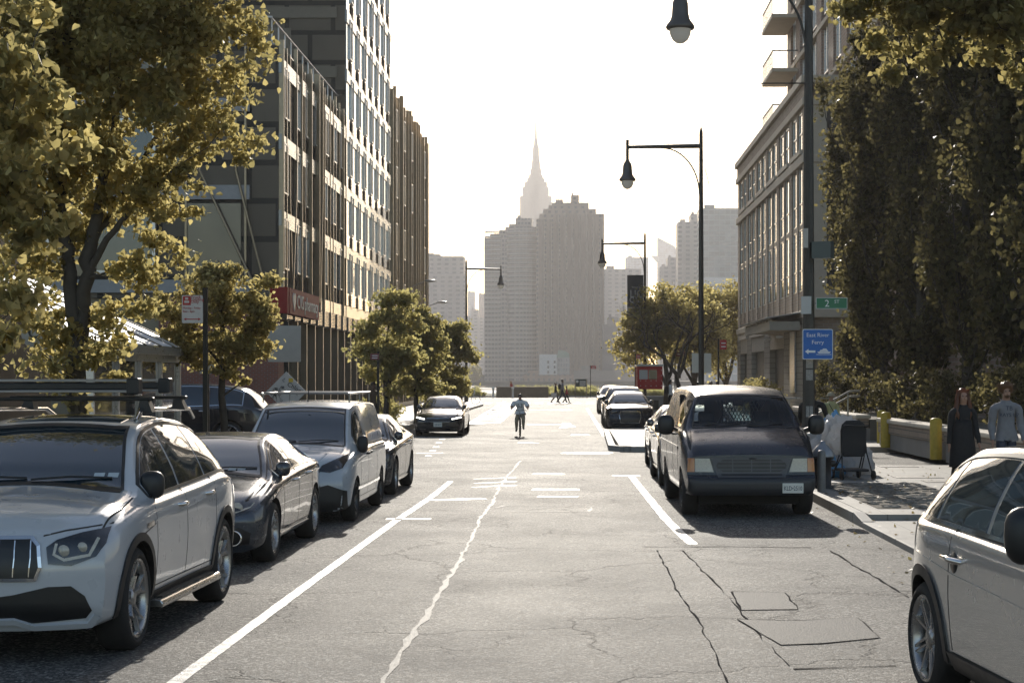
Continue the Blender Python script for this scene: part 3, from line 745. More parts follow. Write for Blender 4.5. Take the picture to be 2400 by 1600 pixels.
for fl in range(5):
    z=16.2+fl*3.05
    bo=tp(MB().b2(11.05,12.5,96.2,101.4,z,z+.2),'balcony',M_ST)
    r=MB()
    for k in range(12): r.b2(11.08,11.11,96.3+k*.45,96.33+k*.45,z+.2,z+1.15)
    r.b2(11.06,11.13,96.2,101.4,z+1.15,z+1.22); r.b2(11.13,12.5,96.2,96.26,z+1.15,z+1.22)
    for k in range(5): r.b2(11.2+k*.28,11.23+k*.28,96.2,96.24,z+.2,z+1.15)
    ro=tp(r,'railing',GREYP); ro.parent=bo; ro.location=(0,0,0)
# planter wall and low parapets right of the pavement
def planter(y0,y1,label,x=8.45):
    t=thing('planter_wall',label,'planter',(x,y0,0))
    MB().b2(x,x+.34,y0,y1,.1,.52).build('base',m_concrete('planter_concrete',(.2,.19,.17),(.28,.26,.24),0),t,world=True)
    MB().b2(x-.05,x+.30,y0-.0,y1,.52,.80).build('stone_course',m_brick('planter_stone',(.36,.27,.2),(.3,.23,.17),(.14,.12,.1),1.1,.14,.6),t,world=True,bevel=.02)
    MB().b2(x-.1,x+.36,y0-.04,y1,.80,.92).build('coping',M_ST,t,world=True,bevel=.03)
    MB().b2(x+.34,x+4,y0,y1,.1,.78).build('soil',EARTH,t,world=True)
    return t
planter(24,39.0,'long low stone planter wall running toward the viewer beside the couple')
planter(40.2,47.5,'pale low stone planter wall between the two pairs of yellow posts')
planter(51,66,'far low stone planter wall under the columnar trees')
# ------------------------------------------------------------------ car builder (front at y=0, ground z=0)
def pchip(tab):
    xs=[p[0] for p in tab]; ys=[p[1] for p in tab]; n=len(xs)
    if n==1: return lambda x: ys[0]
    d=[(ys[i+1]-ys[i])/(xs[i+1]-xs[i]) for i in range(n-1)]
    m=[d[0]]+[0 if d[i-1]*d[i]<=0 else 2*d[i-1]*d[i]/(d[i-1]+d[i]) for i in range(1,n-1)]+[d[-1]]
    def f(x):
        if x<=xs[0]: return ys[0]
        if x>=xs[-1]: return ys[-1]
        i=0
        while x>xs[i+1]: i+=1
        h=xs[i+1]-xs[i]; t=(x-xs[i])/h
        return (2*t**3-3*t*t+1)*ys[i]+(t**3-2*t*t+t)*h*m[i]+(-2*t**3+3*t*t)*ys[i+1]+(t**3-t*t)*h*m[i+1]
    return f
def cat(pts,k):
    out=[]; n=len(pts)
    for i in range(n-1):
        p0=pts[max(0,i-1)]; p1=pts[i]; p2=pts[i+1]; p3=pts[min(n-1,i+2)]
        for j in range(k):
            t=j/k; q=[]
            for a in (0,1):
                # tension keeps edges crisp
                m1=(p2[a]-p0[a])*.32; m2=(p3[a]-p1[a])*.32
                q.append((2*t**3-3*t*t+1)*p1[a]+(t**3-2*t*t+t)*m1+(-2*t**3+3*t*t)*p2[a]+(t**3-t*t)*m2)
            out.append(tuple(q))
    out.append(pts[-1]); return out
class Surf:
    """projects outlines onto a mesh"""
    def __init__(s,me):
        me.calc_loop_triangles(); s.v=[v.co.copy() for v in me.vertices]; s.n=[v.normal.copy() for v in me.vertices]
        s.t=[tuple(t.vertices) for t in me.loop_triangles]; s.b=BVHTree.FromPolygons(s.v,s.t)
    def hit(s,o,d):
        loc,nn,i,_=s.b.ray_cast(Vector(o),Vector(d))
        if loc is None: return None
        a,b,c=(s.v[k] for k in s.t[i]); na,nb,nc=(s.n[k] for k in s.t[i])
        try:
            w=geometry.intersect_point_tri(loc,a,b,c)
            v0=b-a;v1=c-a;v2=loc-a;d00=v0.dot(v0);d01=v0.dot(v1);d11=v1.dot(v1);d20=v2.dot(v0);d21=v2.dot(v1);den=d00*d11-d01*d01
            vv=(d11*d20-d01*d21)/den; ww=(d00*d21-d01*d20)/den; n=(na*(1-vv-ww)+nb*vv+nc*ww)
        except Exception: n=nn.copy()
        if n.length<1e-6: n=nn.copy()
        n.normalize()
        return loc,n
AX={'front':(lambda u,w:((u,-3,w),(0,1,0))),'left':(lambda u,w:((4,u,w),(-1,0,0))),'right':(lambda u,w:((-4,u,w),(1,0,0))),'top':(lambda u,w:((u,w,5),(0,0,-1))),'rear':(lambda u,w:((u,12,w),(0,-1,0)))}
def patch(sf,side,poly,off=.004,step=.06,skirt=.02,maxspread=None):
    """mesh data of an outline (2-D) laid on the surface; returns verts, faces, normals"""
    xs=[p[0] for p in poly]; ys=[p[1] for p in poly]
    # densify edges
    pl=[]
    for a,b in zip(poly,poly[1:]+poly[:1]):
        n=max(1,int(math.hypot(b[0]-a[0],b[1]-a[1])/step))
        for i in range(n): pl.append((a[0]+(b[0]-a[0])*i/n,a[1]+(b[1]-a[1])*i/n))
    n0=len(pl); pts=[Vector(p) for p in pl]
    x=min(xs)+step*.5
    def inside(px,py):
        c=False
        for i in range(n0):
            x1,y1=pl[i];x2,y2=pl[i-1]
            if (y1>py)!=(y2>py) and px<(x2-x1)*(py-y1)/(y2-y1)+x1: c=not c
        return c
    def edist(px,py): return min((px-a)**2+(py-b)**2 for a,b in pl)
    while x<max(xs):
        y=min(ys)+step*.5
        while y<max(ys):
            if inside(x,y) and edist(x,y)>(step*.45)**2: pts.append(Vector((x,y)))
            y+=step
        x+=step
    r=geometry.delaunay_2d_cdt(pts,[(i,(i+1)%n0) for i in range(n0)],[],0 if False else 1,1e-5)
    vv,ee,ff=r[0],r[1],r[2]
    V=[];N=[];ok=[]
    for p in vv:
        o,d=AX[side](p[0],p[1]); h=sf.hit(o,d)
        if h is None: V.append(Vector((0,0,0)));N.append(Vector((0,0,1)));ok.append(False); continue
        loc,n=h
        if n.dot(Vector(d))>0: n=-n
        V.append(loc+n*off); N.append(n); ok.append(True)
    F_=[tuple(f) for f in ff if all(ok[i] for i in f)]
    # orientation
    out=[]
    for f in F_:
        a,b,c=V[f[0]],V[f[1]],V[f[2]]
        out.append(f if (b-a).cross(c-a).dot(N[f[0]])>0 else f[::-1])
    # skirt
    cnt={}
    for f in out:
        for a,b in zip(f,f[1:]+f[:1]): cnt[(a,b)]=1
    bd=[(a,b) for (a,b) in cnt if (b,a) not in cnt]
    if skirt:
        mp={}
        for a,b in bd:
            for k in (a,b):
                if k not in mp: mp[k]=len(V); V.append(V[k]-N[k]*skirt); N.append(N[k])
        for a,b in bd: out.append((b,a,mp[a],mp[b]))
    return V,out,N
def patch_obj(sf,name,side,poly,m,parent,**k):
    V,F_,N=patch(sf,side,poly,**k)
    if not F_: return None
    me=bpy.data.meshes.new(name); me.from_pydata(V,[],F_); me.materials.append(m)
    me.polygons.foreach_set('use_smooth',[True]*len(F_)); me.update()
    me.normals_split_custom_set_from_vertices(N)
    o=bpy.data.objects.new(name,me); C.objects.link(o); o.parent=parent; return o
def strip_obj(sf,name,side,pts,w,m,parent,off=.004,step=.05,closed=False,thick=.01):
    if closed: pts=pts+[pts[0]]
    rs=[Vector(pts[0])]
    for a,b in zip(pts[:-1],pts[1:]):
        a=Vector(a);b=Vector(b); n=max(1,int((b-a).length/step))
        for i in range(1,n+1): rs.append(a+(b-a)*i/n)
    V=[];F_=[];prev=None
    for i,p in enumerate(rs):
        t=(rs[min(i+1,len(rs)-1)]-rs[max(0,i-1)])
        if t.length<1e-9: continue
        t.normalize(); q=Vector((-t.y,t.x))*(w/2)
        hs=[]
        for s_ in (1,-1):
            u=p+q*s_; h=sf.hit(*AX[side](u.x,u.y))
            if h is None: break
            hs.append(h)
        if len(hs)<2: prev=None; continue
        d=Vector(AX[side](0,0)[1]); b=len(V)
        for l,n in hs:
            if n.dot(d)>0: n=-n
            V.append(l+n*off)
        for l,n in hs:
            if n.dot(d)>0: n=-n
            V.append(l-n*thick)
        if prev is not None:
            F_+= [(prev,prev+1,b+1,b),(prev,b,b+2,prev+2),(prev+1,prev+3,b+3,b+1)]
        prev=b
    if not F_: return None
    mb=MB().add(V,F_,0,False); return mb.build(name,m,parent)
def body_mesh(sp):
    L=sp['L']; top=pchip(sp['top']); belt=pchip(sp['belt']); wt=pchip(sp['wtop']); wb=pchip(sp['wbelt']); bot=pchip(sp['bot'])
    crown=pchip(sp.get('crown',[(0,.05)])); sp['_f']=(top,belt,wt,wb,bot,crown)
    ys=sorted(set([round(L*i/96,4) for i in range(97)]+[round(a,4) for a,_ in sp['top']]))
    secs=[]
    for y in ys:
        z0=bot(y); zb=belt(y); w=wb(y); tw=wt(y); zt=top(y); cr=crown(y); ze=max(zt-cr,zb+.03); tw=min(tw,w*.985)
        mid=z0+(zb-z0)*.55
        side=[(0,z0),(w*.5,z0),(w*.86,z0),(w*.955,z0+.05),(w*.985,z0+(zb-z0)*.28),(w*1.0,mid),(w*.992,zb-.10),(w*.975,zb-.02),(w*.945+ (tw-w*.945)*.06,zb+.015 if ze-zb>.05 else zb+.012)]
        if ze-zb>.16: bul=.02*min(1,(ze-zb)/.4)
        else: bul=0
        for t in (.35,.7): side.append((w*.94+(tw-w*.94)*t+bul,zb+(ze-zb)*t))
        side+= [(tw,ze-.01),(tw*.94,ze+cr*.22),(tw*.7,ze+cr*.62),(tw*.36,ze+cr*.92),(0,zt)]
        secs.append(cat(side,4))
    n=len(secs[0]); V=[];F_=[]
    # warp of nose and tail
    nz=pchip(sp['nose']); tz=pchip(sp['tail']); nc=sp.get('nosecurve',.22); tc=sp.get('tailcurve',.12)
    def warp(x,y,z):
        w=sp['W']/2; a=max(0,1-y/sp.get('noselen',.8)); b=max(0,1-(L-y)/.6); u=min(1,abs(x)/w)
        return (x,y+(nz(z)+nc*u**2.6)*a*a - (tz(z)+tc*u**2.6)*b*b, z)
    ring=2*n-2
    for y,s in zip(ys,secs):
        for (x,z) in s: V.append(warp(x,y,z))
        for (x,z) in s[-2:0:-1]: V.append(warp(-x,y,z))
    for j in range(len(ys)-1):
        for i in range(ring): F_.append((j*ring+i,j*ring+(i+1)%ring,(j+1)*ring+(i+1)%ring,(j+1)*ring+i))
    K=10
    for (j,y) in ((0,ys[0]),(len(ys)-1,ys[-1])):
        s=secs[j]; rows=[]
        for i in range(n):
            x,z=s[i]
            if i==0 or i==n-1: rows.append([j*ring+i]*(2*K+1)); continue
            row=[]
            for k in range(2*K+1):
                t=1-k/K
                if k==0: row.append(j*ring+i)
                elif k==2*K: row.append(j*ring+ring-i)
                else: row.append(len(V)); V.append(warp(x*t,y,z))
            rows.append(row)
        for i in range(n-1):
            for k in range(2*K):
                q=[rows[i][k],rows[i][k+1],rows[i+1][k+1],rows[i+1][k]]
                q=[a for t,a in enumerate(q) if a not in q[:t]]
                if len(q)>=3: F_.append(tuple(q))
    me=bpy.data.meshes.new('body'); me.from_pydata(V,[],F_); bm=bmesh.new(); bm.from_mesh(me)
    bmesh.ops.remove_doubles(bm,verts=bm.verts,dist=.0004); bmesh.ops.dissolve_degenerate(bm,edges=bm.edges,dist=.0003)
    bmesh.ops.recalc_face_normals(bm,faces=bm.faces); bm.to_mesh(me); bm.free(); return me
def boolean(o,cutters,op='DIFFERENCE'):
    for c in cutters:
        m=o.modifiers.new('b','BOOLEAN'); m.object=c; m.operation=op; m.solver='EXACT'
        try: m.material_mode='TRANSFER'
        except Exception: pass
    me=evald(o); o.modifiers.clear(); old=o.data; o.data=me; bpy.data.meshes.remove(old)
    for c in cutters: bpy.data.objects.remove(c)
def sharpen(me,ang=38):
    bm=bmesh.new(); bm.from_mesh(me)
    for e in bm.edges:
        e.smooth = not (len(e.link_faces)!=2 or e.calc_face_angle(0)>R(ang))
    for f in bm.faces: f.smooth=True
    bm.to_mesh(me); bm.free()
TYRE=mat('tyre_rubber',(.018,.017,.016),.75,bump=.3,bs=60); RIMM=mat('alloy_rim',(.42,.41,.4),.28,.9); RIMD=mat('dark_alloy',(.07,.068,.066),.3,.8)
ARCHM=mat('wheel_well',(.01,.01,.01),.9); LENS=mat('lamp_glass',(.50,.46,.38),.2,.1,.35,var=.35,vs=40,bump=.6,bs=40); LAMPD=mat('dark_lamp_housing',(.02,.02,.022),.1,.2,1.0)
AMBER=mat('amber_lens',(.5,.16,.02),.15,0,1.0); REDL=mat('red_lens',(.35,.01,.01),.12,0,1.0)
WGL=mat('windshield_glass',(.008,.02,.028),.04,0,1.0,var=.03,spec=.8,ior=1.5); PLATE=mat('licence_plate',(.72,.7,.62),.4)
_wheels={}
def wheel_parts(r,w,style,rimr,rim_m):
    k=(r,w,style,rimr,rim_m.name)
    if k in _wheels: return _wheels[k]
    t=MB(); rr=rimr
    prof=[(rr,-w/2+.015),(rr+.015,-w/2),(r-.055,-w/2-.004),(r-.022,-w/2+.012),(r-.004,-w/2+.035),(r,-w/4),(r,0),(r,w/4),(r-.004,w/2-.035),(r-.022,w/2-.012),(r-.055,w/2+.004),(rr+.015,w/2),(rr,w/2-.015),(rr,-w/2+.015)]
    t.lathe(prof,n=40,axis='x'); tm=t.mesh('tyre'); tm.materials.append(TYRE)
    m=MB(); m.lathe([(rr,w/2-.012),(rr-.012,w/2-.004),(rr-.028,w/2-.03),(rr-.035,w/2-.08),(rr-.03,-w/2+.02)],n=40,axis='x',mi=0)
    m.lathe([(0,w/2-.1),(rr-.03,w/2-.11)],n=30,axis='x',mi=1)
    m.lathe([(0,w/2-.03),(.035,w/2-.03),(.07,w/2-.045),(.075,w/2-.09)],n=16,axis='x')
    def spoke(a,wd,a2=None,r0=.05,r1=None,d=.028):
        r1=r1 or rr-.018; a2=a if a2 is None else a2
        p0=Vector((w/2-.045,r0*math.cos(a),r0*math.sin(a))); p1=Vector((w/2-.02,r1*math.cos(a2),r1*math.sin(a2)))
        t_=(p1-p0).normalized(); q=t_.cross(Vector((1,0,0))).normalized(); vs=[]
        for p,ww in ((p0,wd*1.15),(p1,wd*.8)):
            vs+=[p+q*ww/2-Vector((d,0,0)),p-q*ww/2-Vector((d,0,0)),p-q*ww*.32,p+q*ww*.32]
        m.add(vs,[(0,1,5,4),(1,2,6,5),(2,3,7,6),(3,0,4,7),(0,3,2,1),(4,5,6,7)])
    if style=='y5':
        for i in range(5):
            a=2*math.pi*i/5+.3; spoke(a,.055,r1=rr*.55); b=(rr*.5)
            spoke(a+.02,.035,a+.26,r0=b); spoke(a-.02,.035,a-.26,r0=b)
    elif style=='v10':
        for i in range(5):
            a=2*math.pi*i/5+.3; spoke(a+.12,.03,a+.22); spoke(a-.12,.03,a-.22)
    elif style=='x8':
        for i in range(8):
            a=2*math.pi*i/8; spoke(a,.026,a+.35)
            if i%2: spoke(a,.02,a-.3)
    else:
        for i in range(5): spoke(2*math.pi*i/5+.3,.075)
    rm=m.mesh('rim'); rm.materials.append(rim_m); rm.materials.append(ARCHM)
    _wheels[k]=(tm,rm); return tm,rm
def wheel(parent,x,y,r,w=.235,style='5',rimr=None,rim_m=None,flip=False):
    tm,rm=wheel_parts(r,w,style,rimr or r*.72,rim_m or RIMM)
    e=bpy.data.objects.new('wheel',None); C.objects.link(e); e.parent=parent; e.location=(x,y,r)
    if flip: e.rotation_euler=(0,0,math.pi)
    for nm,me in (('tyre',tm),('rim',rm)):
        o=bpy.data.objects.new(nm,me); C.objects.link(o); o.parent=e
    return e
def resample(pts,k=3):
    return cat([tuple(p) for p in pts],k)
def mirx(poly): return [(-x,z) for x,z in poly][::-1]
def car(sp,name,label,cat_,loc,rz=0,scale=1,group=None):
    t=thing(name,label,cat_,loc,rz,group,scale)
    paint=sp['paint']; me=body_mesh(sp); me.materials.append(paint)
    o=bpy.data.objects.new('body',me); C.objects.link(o); W=sp['W']; r=sp['r']; ra=sp.get('arch',r+.045)
    cut=[]
    for y in sp['wheels']:
        for s in (1,-1):
            b=MB(); b.lathe([(0,s*(W/2-.36)),(ra,s*(W/2-.36)),(ra,s*(W/2+.2)),(0,s*(W/2+.2))],(0,y,r+.01),48,axis='x'); c=b.build('cut',ARCHM)
            bm=bmesh.new(); bm.from_mesh(c.data); bmesh.ops.remove_doubles(bm,verts=bm.verts,dist=1e-4); bmesh.ops.recalc_face_normals(bm,faces=bm.faces); bm.to_mesh(c.data); bm.free()
            cut.append(c)
    sf0=Surf(me); extra=sp.get('cut')
    if extra: cut+=extra(sp)
    boolean(o,cut); sharpen(o.data); o.parent=t; sp['_body']=o
    sf=sf0; top,belt,wt,wb,bot,crown=sp['_f']
    sides=('left','right') if sp.get('both') else (sp.get('side','left'),)
    # side glass
    for sd in sides:
        sg=1 if sd=='left' else -1
        for (ya,yb) in sp['glass']:
            n=10; lo=[];hi=[]
            for i in range(n+1):
                y=ya+(yb-ya)*i/n; zb=belt(y)+sp.get('gb',.045); zt=max(top(y)-crown(y),belt(y)+.03)-sp.get('gt',.055)
                if zt-zb>.02: lo.append((y,zb)); hi.append((y,zt))
            if len(lo)>2: patch_obj(sf,'side_window',sd,lo+hi[::-1],WGL,t,off=.004)
        if sp.get('trim') is not None:
            ya,yb=sp['glass'][0][0]-.03,sp['glass'][-1][1]+.03; lo=[];hi=[]
            for i in range(25):
                y=ya+(yb-ya)*i/24; zb=belt(y)+sp.get('gb',.045)-.012; zt=max(top(y)-crown(y),belt(y)+.03)-sp.get('gt',.055)+.02
                if zt-zb>.02: lo.append((y,zb)); hi.append((y,zt))
            strip_obj(sf,'window_trim',sd,lo+hi[::-1],.02,sp['trim'],t,closed=True,off=.007)
        for y in sp.get('doors',[]):
            zt=max(top(y)-crown(y),belt(y)+.03)
            strip_obj(sf,'door_seam',sd,[(y,bot(y)+.13),(y+.01,belt(y)-.15),(y-.01,belt(y)+.03)],.008,TAR,t,off=.0015,thick=.004)
        if sp.get('doors'): strip_obj(sf,'door_seam',sd,[(sp['doors'][0],bot(1.5)+.13),(sp['doors'][-1],bot(1.5)+.13)],.008,TAR,t,off=.0015,thick=.004)
        for y in sp.get('handles',[]):
            z=belt(y)-.09; h=sf.hit(*AX[sd](y,z))
            if h:
                x=h[0].x; m=MB(); m.tube([(x-sg*.01,y-.09,z),(x+sg*.035,y-.07,z+.003),(x+sg*.04,y,z+.006),(x+sg*.035,y+.07,z+.003),(x-sg*.01,y+.09,z)],.013,8,sq=1.4); m.build('door_handle',sp.get('handle_m',paint),t)
        for f in sp.get('creases',[]): strip_obj(sf,'body_crease',sd,f[0],f[1],f[2],t,off=f[3])
        if sp.get('cladding'):
            for y in sp['wheels']:
                pts=[(y+ (ra+.02)*math.cos(a),r+.01+(ra+.02)*math.sin(a)) for a in [R(-12+204*k/28) for k in range(29)]]
                strip_obj(sf,'arch_trim',sd,pts,.06,sp['cladding'],t,off=.014,step=.2,thick=.03)
        if sp.get('sill') is not None:
            y0=sp['wheels'][0]+ra+.05; y1=sp['wheels'][1]-ra-.05; zz=bot(1.5)
            patch_obj(sf,'sill',sd,[(y0,zz+.02),(y1,zz+.02),(y1,zz+.09),(y0,zz+.09)],sp['sill'],t,off=.012)
    # windscreen
    if sp.get('screen'):
        ya,yb,ins=sp['screen']; e=[]
        for i in range(9):
            y=ya+(yb-ya)*i/8; e.append((wt(y)-ins,max(top(y)-crown(y),belt(y))+.01+ (0.0)))
        bt=[]; 
        for i in range(1,10): x=e[0][0]*(1-2*i/10); bt.append((x,top(ya)-crown(ya)*(x/e[0][0])**2*.9+.005))
        tp_=[]
        for i in range(1,10): x=-e[-1][0]*(1-2*i/10); tp_.append((x,top(yb)-crown(yb)*(x/e[-1][0])**2*.9-.005))
        e[0]=(e[0][0],e[0][1]+.01)
        poly=e+[(-x,z) for x,z in tp_]+[(-x,z) for x,z in e[::-1]]+[(-x,z) for x,z in bt]
        if not sp.get('real_glass'):
            patch_obj(sf,'windshield',"front",poly,WGL,t,off=.004)
        sp['_screenpoly']=poly
        strip_obj(sf,'windshield_seal','front',poly,.022,BLACK,t,off=.006,closed=True)
        for k in (-1,1):
            y0=ya-.05; 
        for (xa,xb) in sp.get('wipers',[(-.55,-.02),(.02,.6)]):
            zz=top(ya)-.02; 
            h0=sf.hit(*AX['front'](xa,zz+.035)); h1=sf.hit(*AX['front'](xb,zz+.05))
            if h0 and h1: MB().tube([h0[0]+h0[1]*.02,(h0[0]+h1[0])/2+h0[1]*.035,h1[0]+h1[1]*.015],.009,6).build('wiper',BLACK,t)
    for f in sp.get('front',[]):
        nm,poly,m_,off=f[:4]; both=f[4] if len(f)>4 else True
        a=patch_obj(sf,nm,'front',poly,m_,t,off=off,step=.045)
        if both: patch_obj(sf,nm,'front',mirx(poly),m_,t,off=off,step=.045)
    for f in sp.get('fstrips',[]):
        nm,pts,w_,m_,off=f[:5]; both=f[5] if len(f)>5 else True
        strip_obj(sf,nm,'front',pts,w_,m_,t,off=off)
        if both: strip_obj(sf,nm,'front',[(-x,z) for x,z in pts],w_,m_,t,off=off)
    # wheels
    tw=sp.get('tw',.235)
    for y in sp['wheels']:
        for s in (1,-1):
            e=wheel(t,s*(W/2-tw/2-.012-sp.get('inset',0)),y,r,tw,sp.get('style','5'),sp.get('rimr'),sp.get('rim_m'),flip=(s<0))
    # mirrors
    ym,zm,xm=sp.get('mirror',(1.55,1.02,W/2-.03)); mw,mh=sp.get('msize',(.2,.15))
    for s in (1,-1):
        m=MB(); c=(s*(xm+mw*.65),ym,zm+.04)
        m.sphere(c,(mw*.55,.075,mh*.55),16,10)
        mo=m.build('side_mirror',sp.get('mirror_m',paint),t)
        for v in mo.data.vertices:
            dx=(v.co.x-c[0])/(mw*.55); dz=(v.co.z-c[2])/(mh*.55)
            for a_,k_,q_ in (('x',dx,mw*.55),('z',dz,mh*.55)):
                pass
            v.co.x=c[0]+math.copysign(abs(dx)**.7,dx)*mw*.55; v.co.z=c[2]+math.copysign(abs(dz)**.7,dz)*mh*.55
        st=MB().tube([(s*(xm-.03),ym+.03,zm-.05),(s*(xm+mw*.35),ym,zm+.0)],.025,8).build('mirror_arm',BLACK,t)
    # shaded underside with axle
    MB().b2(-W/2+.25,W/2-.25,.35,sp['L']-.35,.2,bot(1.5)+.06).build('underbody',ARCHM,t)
    if sp.get('plate'):
        px_,pz_,txt=sp['plate']; h=sf.hit(*AX['front'](px_,pz_))
        if h:
            y=h[0].y-.04
            po=MB().b2(px_-.155,px_+.155,y-.008,y+.012,pz_-.078,pz_+.078).build('licence_plate',PLATE,t,bevel=.006)
            if txt:
                text('plate_number',txt,.10,mat('plate_ink',(.005,.008,.03),.6),po,face_cam(px_,y-.0095,pz_-.005),.001,sx=.64)
    sp['_sf']=sf
    if sp.get('more'): sp['more'](t,sf,sp)
    return t
# ------------------------------------------------------------------ parked and moving cars
def cpaint(name,col,metal=.3,rough=.28):
    m=mat(name,col,rough,metal,1.0,var=.05,vs=3); return m
P_WHITE=cpaint('white_car_paint',(.50,.51,.52),.05,.3); P_GREY=cpaint('slate_car_paint',(.055,.065,.08),.5,.25)
P_VAN=cpaint('pale_van_paint',(.46,.49,.52),.0,.3); P_DK=cpaint('charcoal_car_paint',(.05,.052,.056),.5,.25)
P_BLK=cpaint('black_car_paint',(.02,.022,.026),.3,.2); P_NAVY=mat('navy_van_paint',(.010,.016,.028),.25,.1,.25,var=.1,vs=3,spec=.4)
P_SILV=cpaint('silver_car_paint',(.62,.60,.56),.55,.24); P_MID=cpaint('grey_car_paint',(.16,.16,.165),.5,.25)
GRL=mat('grille_black',(.012,.012,.012),.35)
STK=mat('sticker_white',(.45,.5,.52),.5)
# white SUV, nearest on the left
def suv_more(t,sf,sp):
    for s in (1,-1):
        for (x,z,r_) in ((.61,.765,.042),(.72,.785,.036)):
            h=sf.hit(*AX['front'](s*x,z)); o=MB().lathe([(0,-.03),(r_*.8,-.024),(r_,-.012)],(0,0,0),18,axis='y').build('projector_lens',LENS,t); o.location=h[0]
        strip_obj(sf,'hood_seam','front',[(s*.47,.865),(s*.60,.895),(s*.84,.925)],.010,TAR,t,off=.002,thick=.004)
        strip_obj(sf,'hood_seam','top',[(s*.80,.35),(s*.82,.8),(s*.79,1.2)],.010,TAR,t,off=.002,thick=.004)
    for k in range(9):
        x=-.40+k*.10
        o=strip_obj(sf,'grille_bar','front',[(x,.60),(x*1.02,.72),(x,.83)],.007,CHROME,t,off=.022)
    # running board
    rb=MB()
    rb.prism([(.80,.25),(.99,.24),(1.0,.27),(.98,.30),(.80,.31)],1.28,3.28,'y'); rb.build('running_board',mat('brushed_step',(.4,.39,.37),.25,.9),t,bevel=.01)
    MB().b2(.88,.96,1.4,3.15,.298,.316).build('step_pad',mat('ribbed_rubber',(.03,.03,.03),.6,bump=1,bs=30),t)
    # roof rack with a flat carrier
    for s in (1,-1):
        MB().tube([(s*.62,1.95,1.60),(s*.62,2.1,1.68),(s*.62,3.7,1.66),(s*.6,3.95,1.58)],.018,8).build('roof_rail',CHROME,t)
    for y in (2.2,3.3):
        MB().box((-.05,y,1.76),(1.5,.07,.03)).build('cross_bar',DARK,t,bevel=.01)
        for s in (1,-1): MB().prism([(s*.58,1.66),(s*.70,1.66),(s*.66,1.75),(s*.6,1.75)],y-.06,y+.06,'y').build('bar_foot',BLACK,t)
    for y in (2.25,3.25):
        b=MB(); b.box((-.12,y,1.82),(1.25,.10,.02)); b.build('carrier_jaw',STEEL,t,bevel=.006)
        b=MB(); b.box((-.12,y,1.86),(1.25,.09,.055)); b.build('carrier_pad',BLACK,t,bevel=.01)
        b=MB(); b.box((-.12,y,1.905),(1.27,.10,.022)); b.build('carrier_jaw',STEEL,t,bevel=.006)
        b=MB(); b.box((.53,y,1.86),(.1,.13,.13)); b.build('carrier_latch',BLACK,t,bevel=.015)
    for k,x in enumerate((.50,.60)):
        patch_obj(sf,'screen_sticker','front',[(x-.04,1.19),(x+.035,1.19),(x+.035,1.22),(x-.04,1.22)],STK,t,off=.007)
    patch_obj(sf,'roof_glass','top',[(-.45,2.15),(.45,2.15),(.45,3.4),(-.45,3.4)],WGL,t,off=.003)
SUV=dict(L=4.67,W=1.89,r=.365,arch=.405,wheels=(.85,3.72),paint=P_WHITE,
 top=[(0,.90),(.12,.98),(.6,1.07),(1.22,1.14),(1.5,1.31),(1.85,1.50),(2.1,1.585),(2.7,1.63),(3.4,1.60),(3.95,1.52),(4.2,1.40),(4.5,1.15),(4.67,1.05)],
 belt=[(0,.80),(.5,.90),(1.2,1.0),(2,1.03),(3,1.06),(3.8,1.09),(4.4,1.02),(4.67,.98)],
 wtop=[(0,.72),(.5,.78),(1.2,.78),(1.5,.72),(2.0,.62),(2.6,.60),(3.6,.58),(4.1,.58),(4.5,.68),(4.67,.7)],
 wbelt=[(0,.86),(.4,.92),(.9,.945),(2,.935),(3.0,.935),(3.7,.945),(4.3,.90),(4.67,.84)],
 bot=[(0,.23),(.5,.25),(1.5,.27),(3.3,.27),(4.67,.33)], crown=[(0,.06),(1.2,.07),(1.6,.05),(2.2,.035),(3.6,.035),(4.3,.05)],
 nose=[(.2,.10),(.4,.0),(.62,.0),(.8,.04),(.95,.16)],tail=[(.3,.1),(.6,0),(1.0,.1)],nosecurve=.30,
 screen=(1.25,2.02,.075),glass=[(1.42,2.30),(2.36,3.22),(3.27,4.02)],trim=BLACK,cladding=BLACK,sill=BLACK,doors=(1.35,2.33,3.35),handles=(2.15,3.1),handle_m=CHROME,
 style='y5',rimr=.285,rim_m=RIMM,mirror=(1.50,1.09,.75),msize=(.17,.19),mirror_m=BLACK,side='left',tw=.25,
 creases=[([(1.3,.88),(2.3,.90),(3.4,.96)],.012,P_WHITE,.006),([(.9,.80),(1.32,.86)],.01,BLACK,.002),([(1.05,.86),(1.25,.87)],.035,CHROME,.008)],
 front=[('grille',[(-.44,.58),(-.47,.66),(-.45,.80),(-.40,.85),(.40,.85),(.45,.80),(.47,.66),(.44,.58)],GRL,.012,False),
        ('headlight',[(.52,.68),(.50,.79),(.56,.835),(.70,.875),(.84,.90),(.845,.80),(.80,.72),(.66,.665)],LAMPD,.012),
        ('air_intake',[(.0,.27),(0,.44),(.3,.48),(.52,.53),(.66,.53),(.74,.46),(.78,.36),(.74,.31),(.45,.29)],GRL,.006)],
 fstrips=[('lamp_strip',[(.56,.81),(.55,.74),(.62,.70)],.018,LENS,.02),('lamp_strip',[(.62,.705),(.76,.73),(.80,.83)],.02,LENS,.02),
          ('grille_frame',[(-.44,.58),(-.47,.66),(-.45,.80),(-.40,.85),(.40,.85),(.45,.80),(.47,.66),(.44,.58),(-.44,.58)],.022,CHROME,.016,False),
          ('bumper_blade',[(0,.30),(.3,.31),(.42,.265),(.75,.27),(.80,.33)],.035,P_WHITE,.03)],
 more=suv_more)
car(SUV,'parked_suv','white SUV with roof bars and black wheel arch trim, parked nearest on the left','car',(-4.30,12.06,0),R(-1.5),(1.06,.97,1.06))
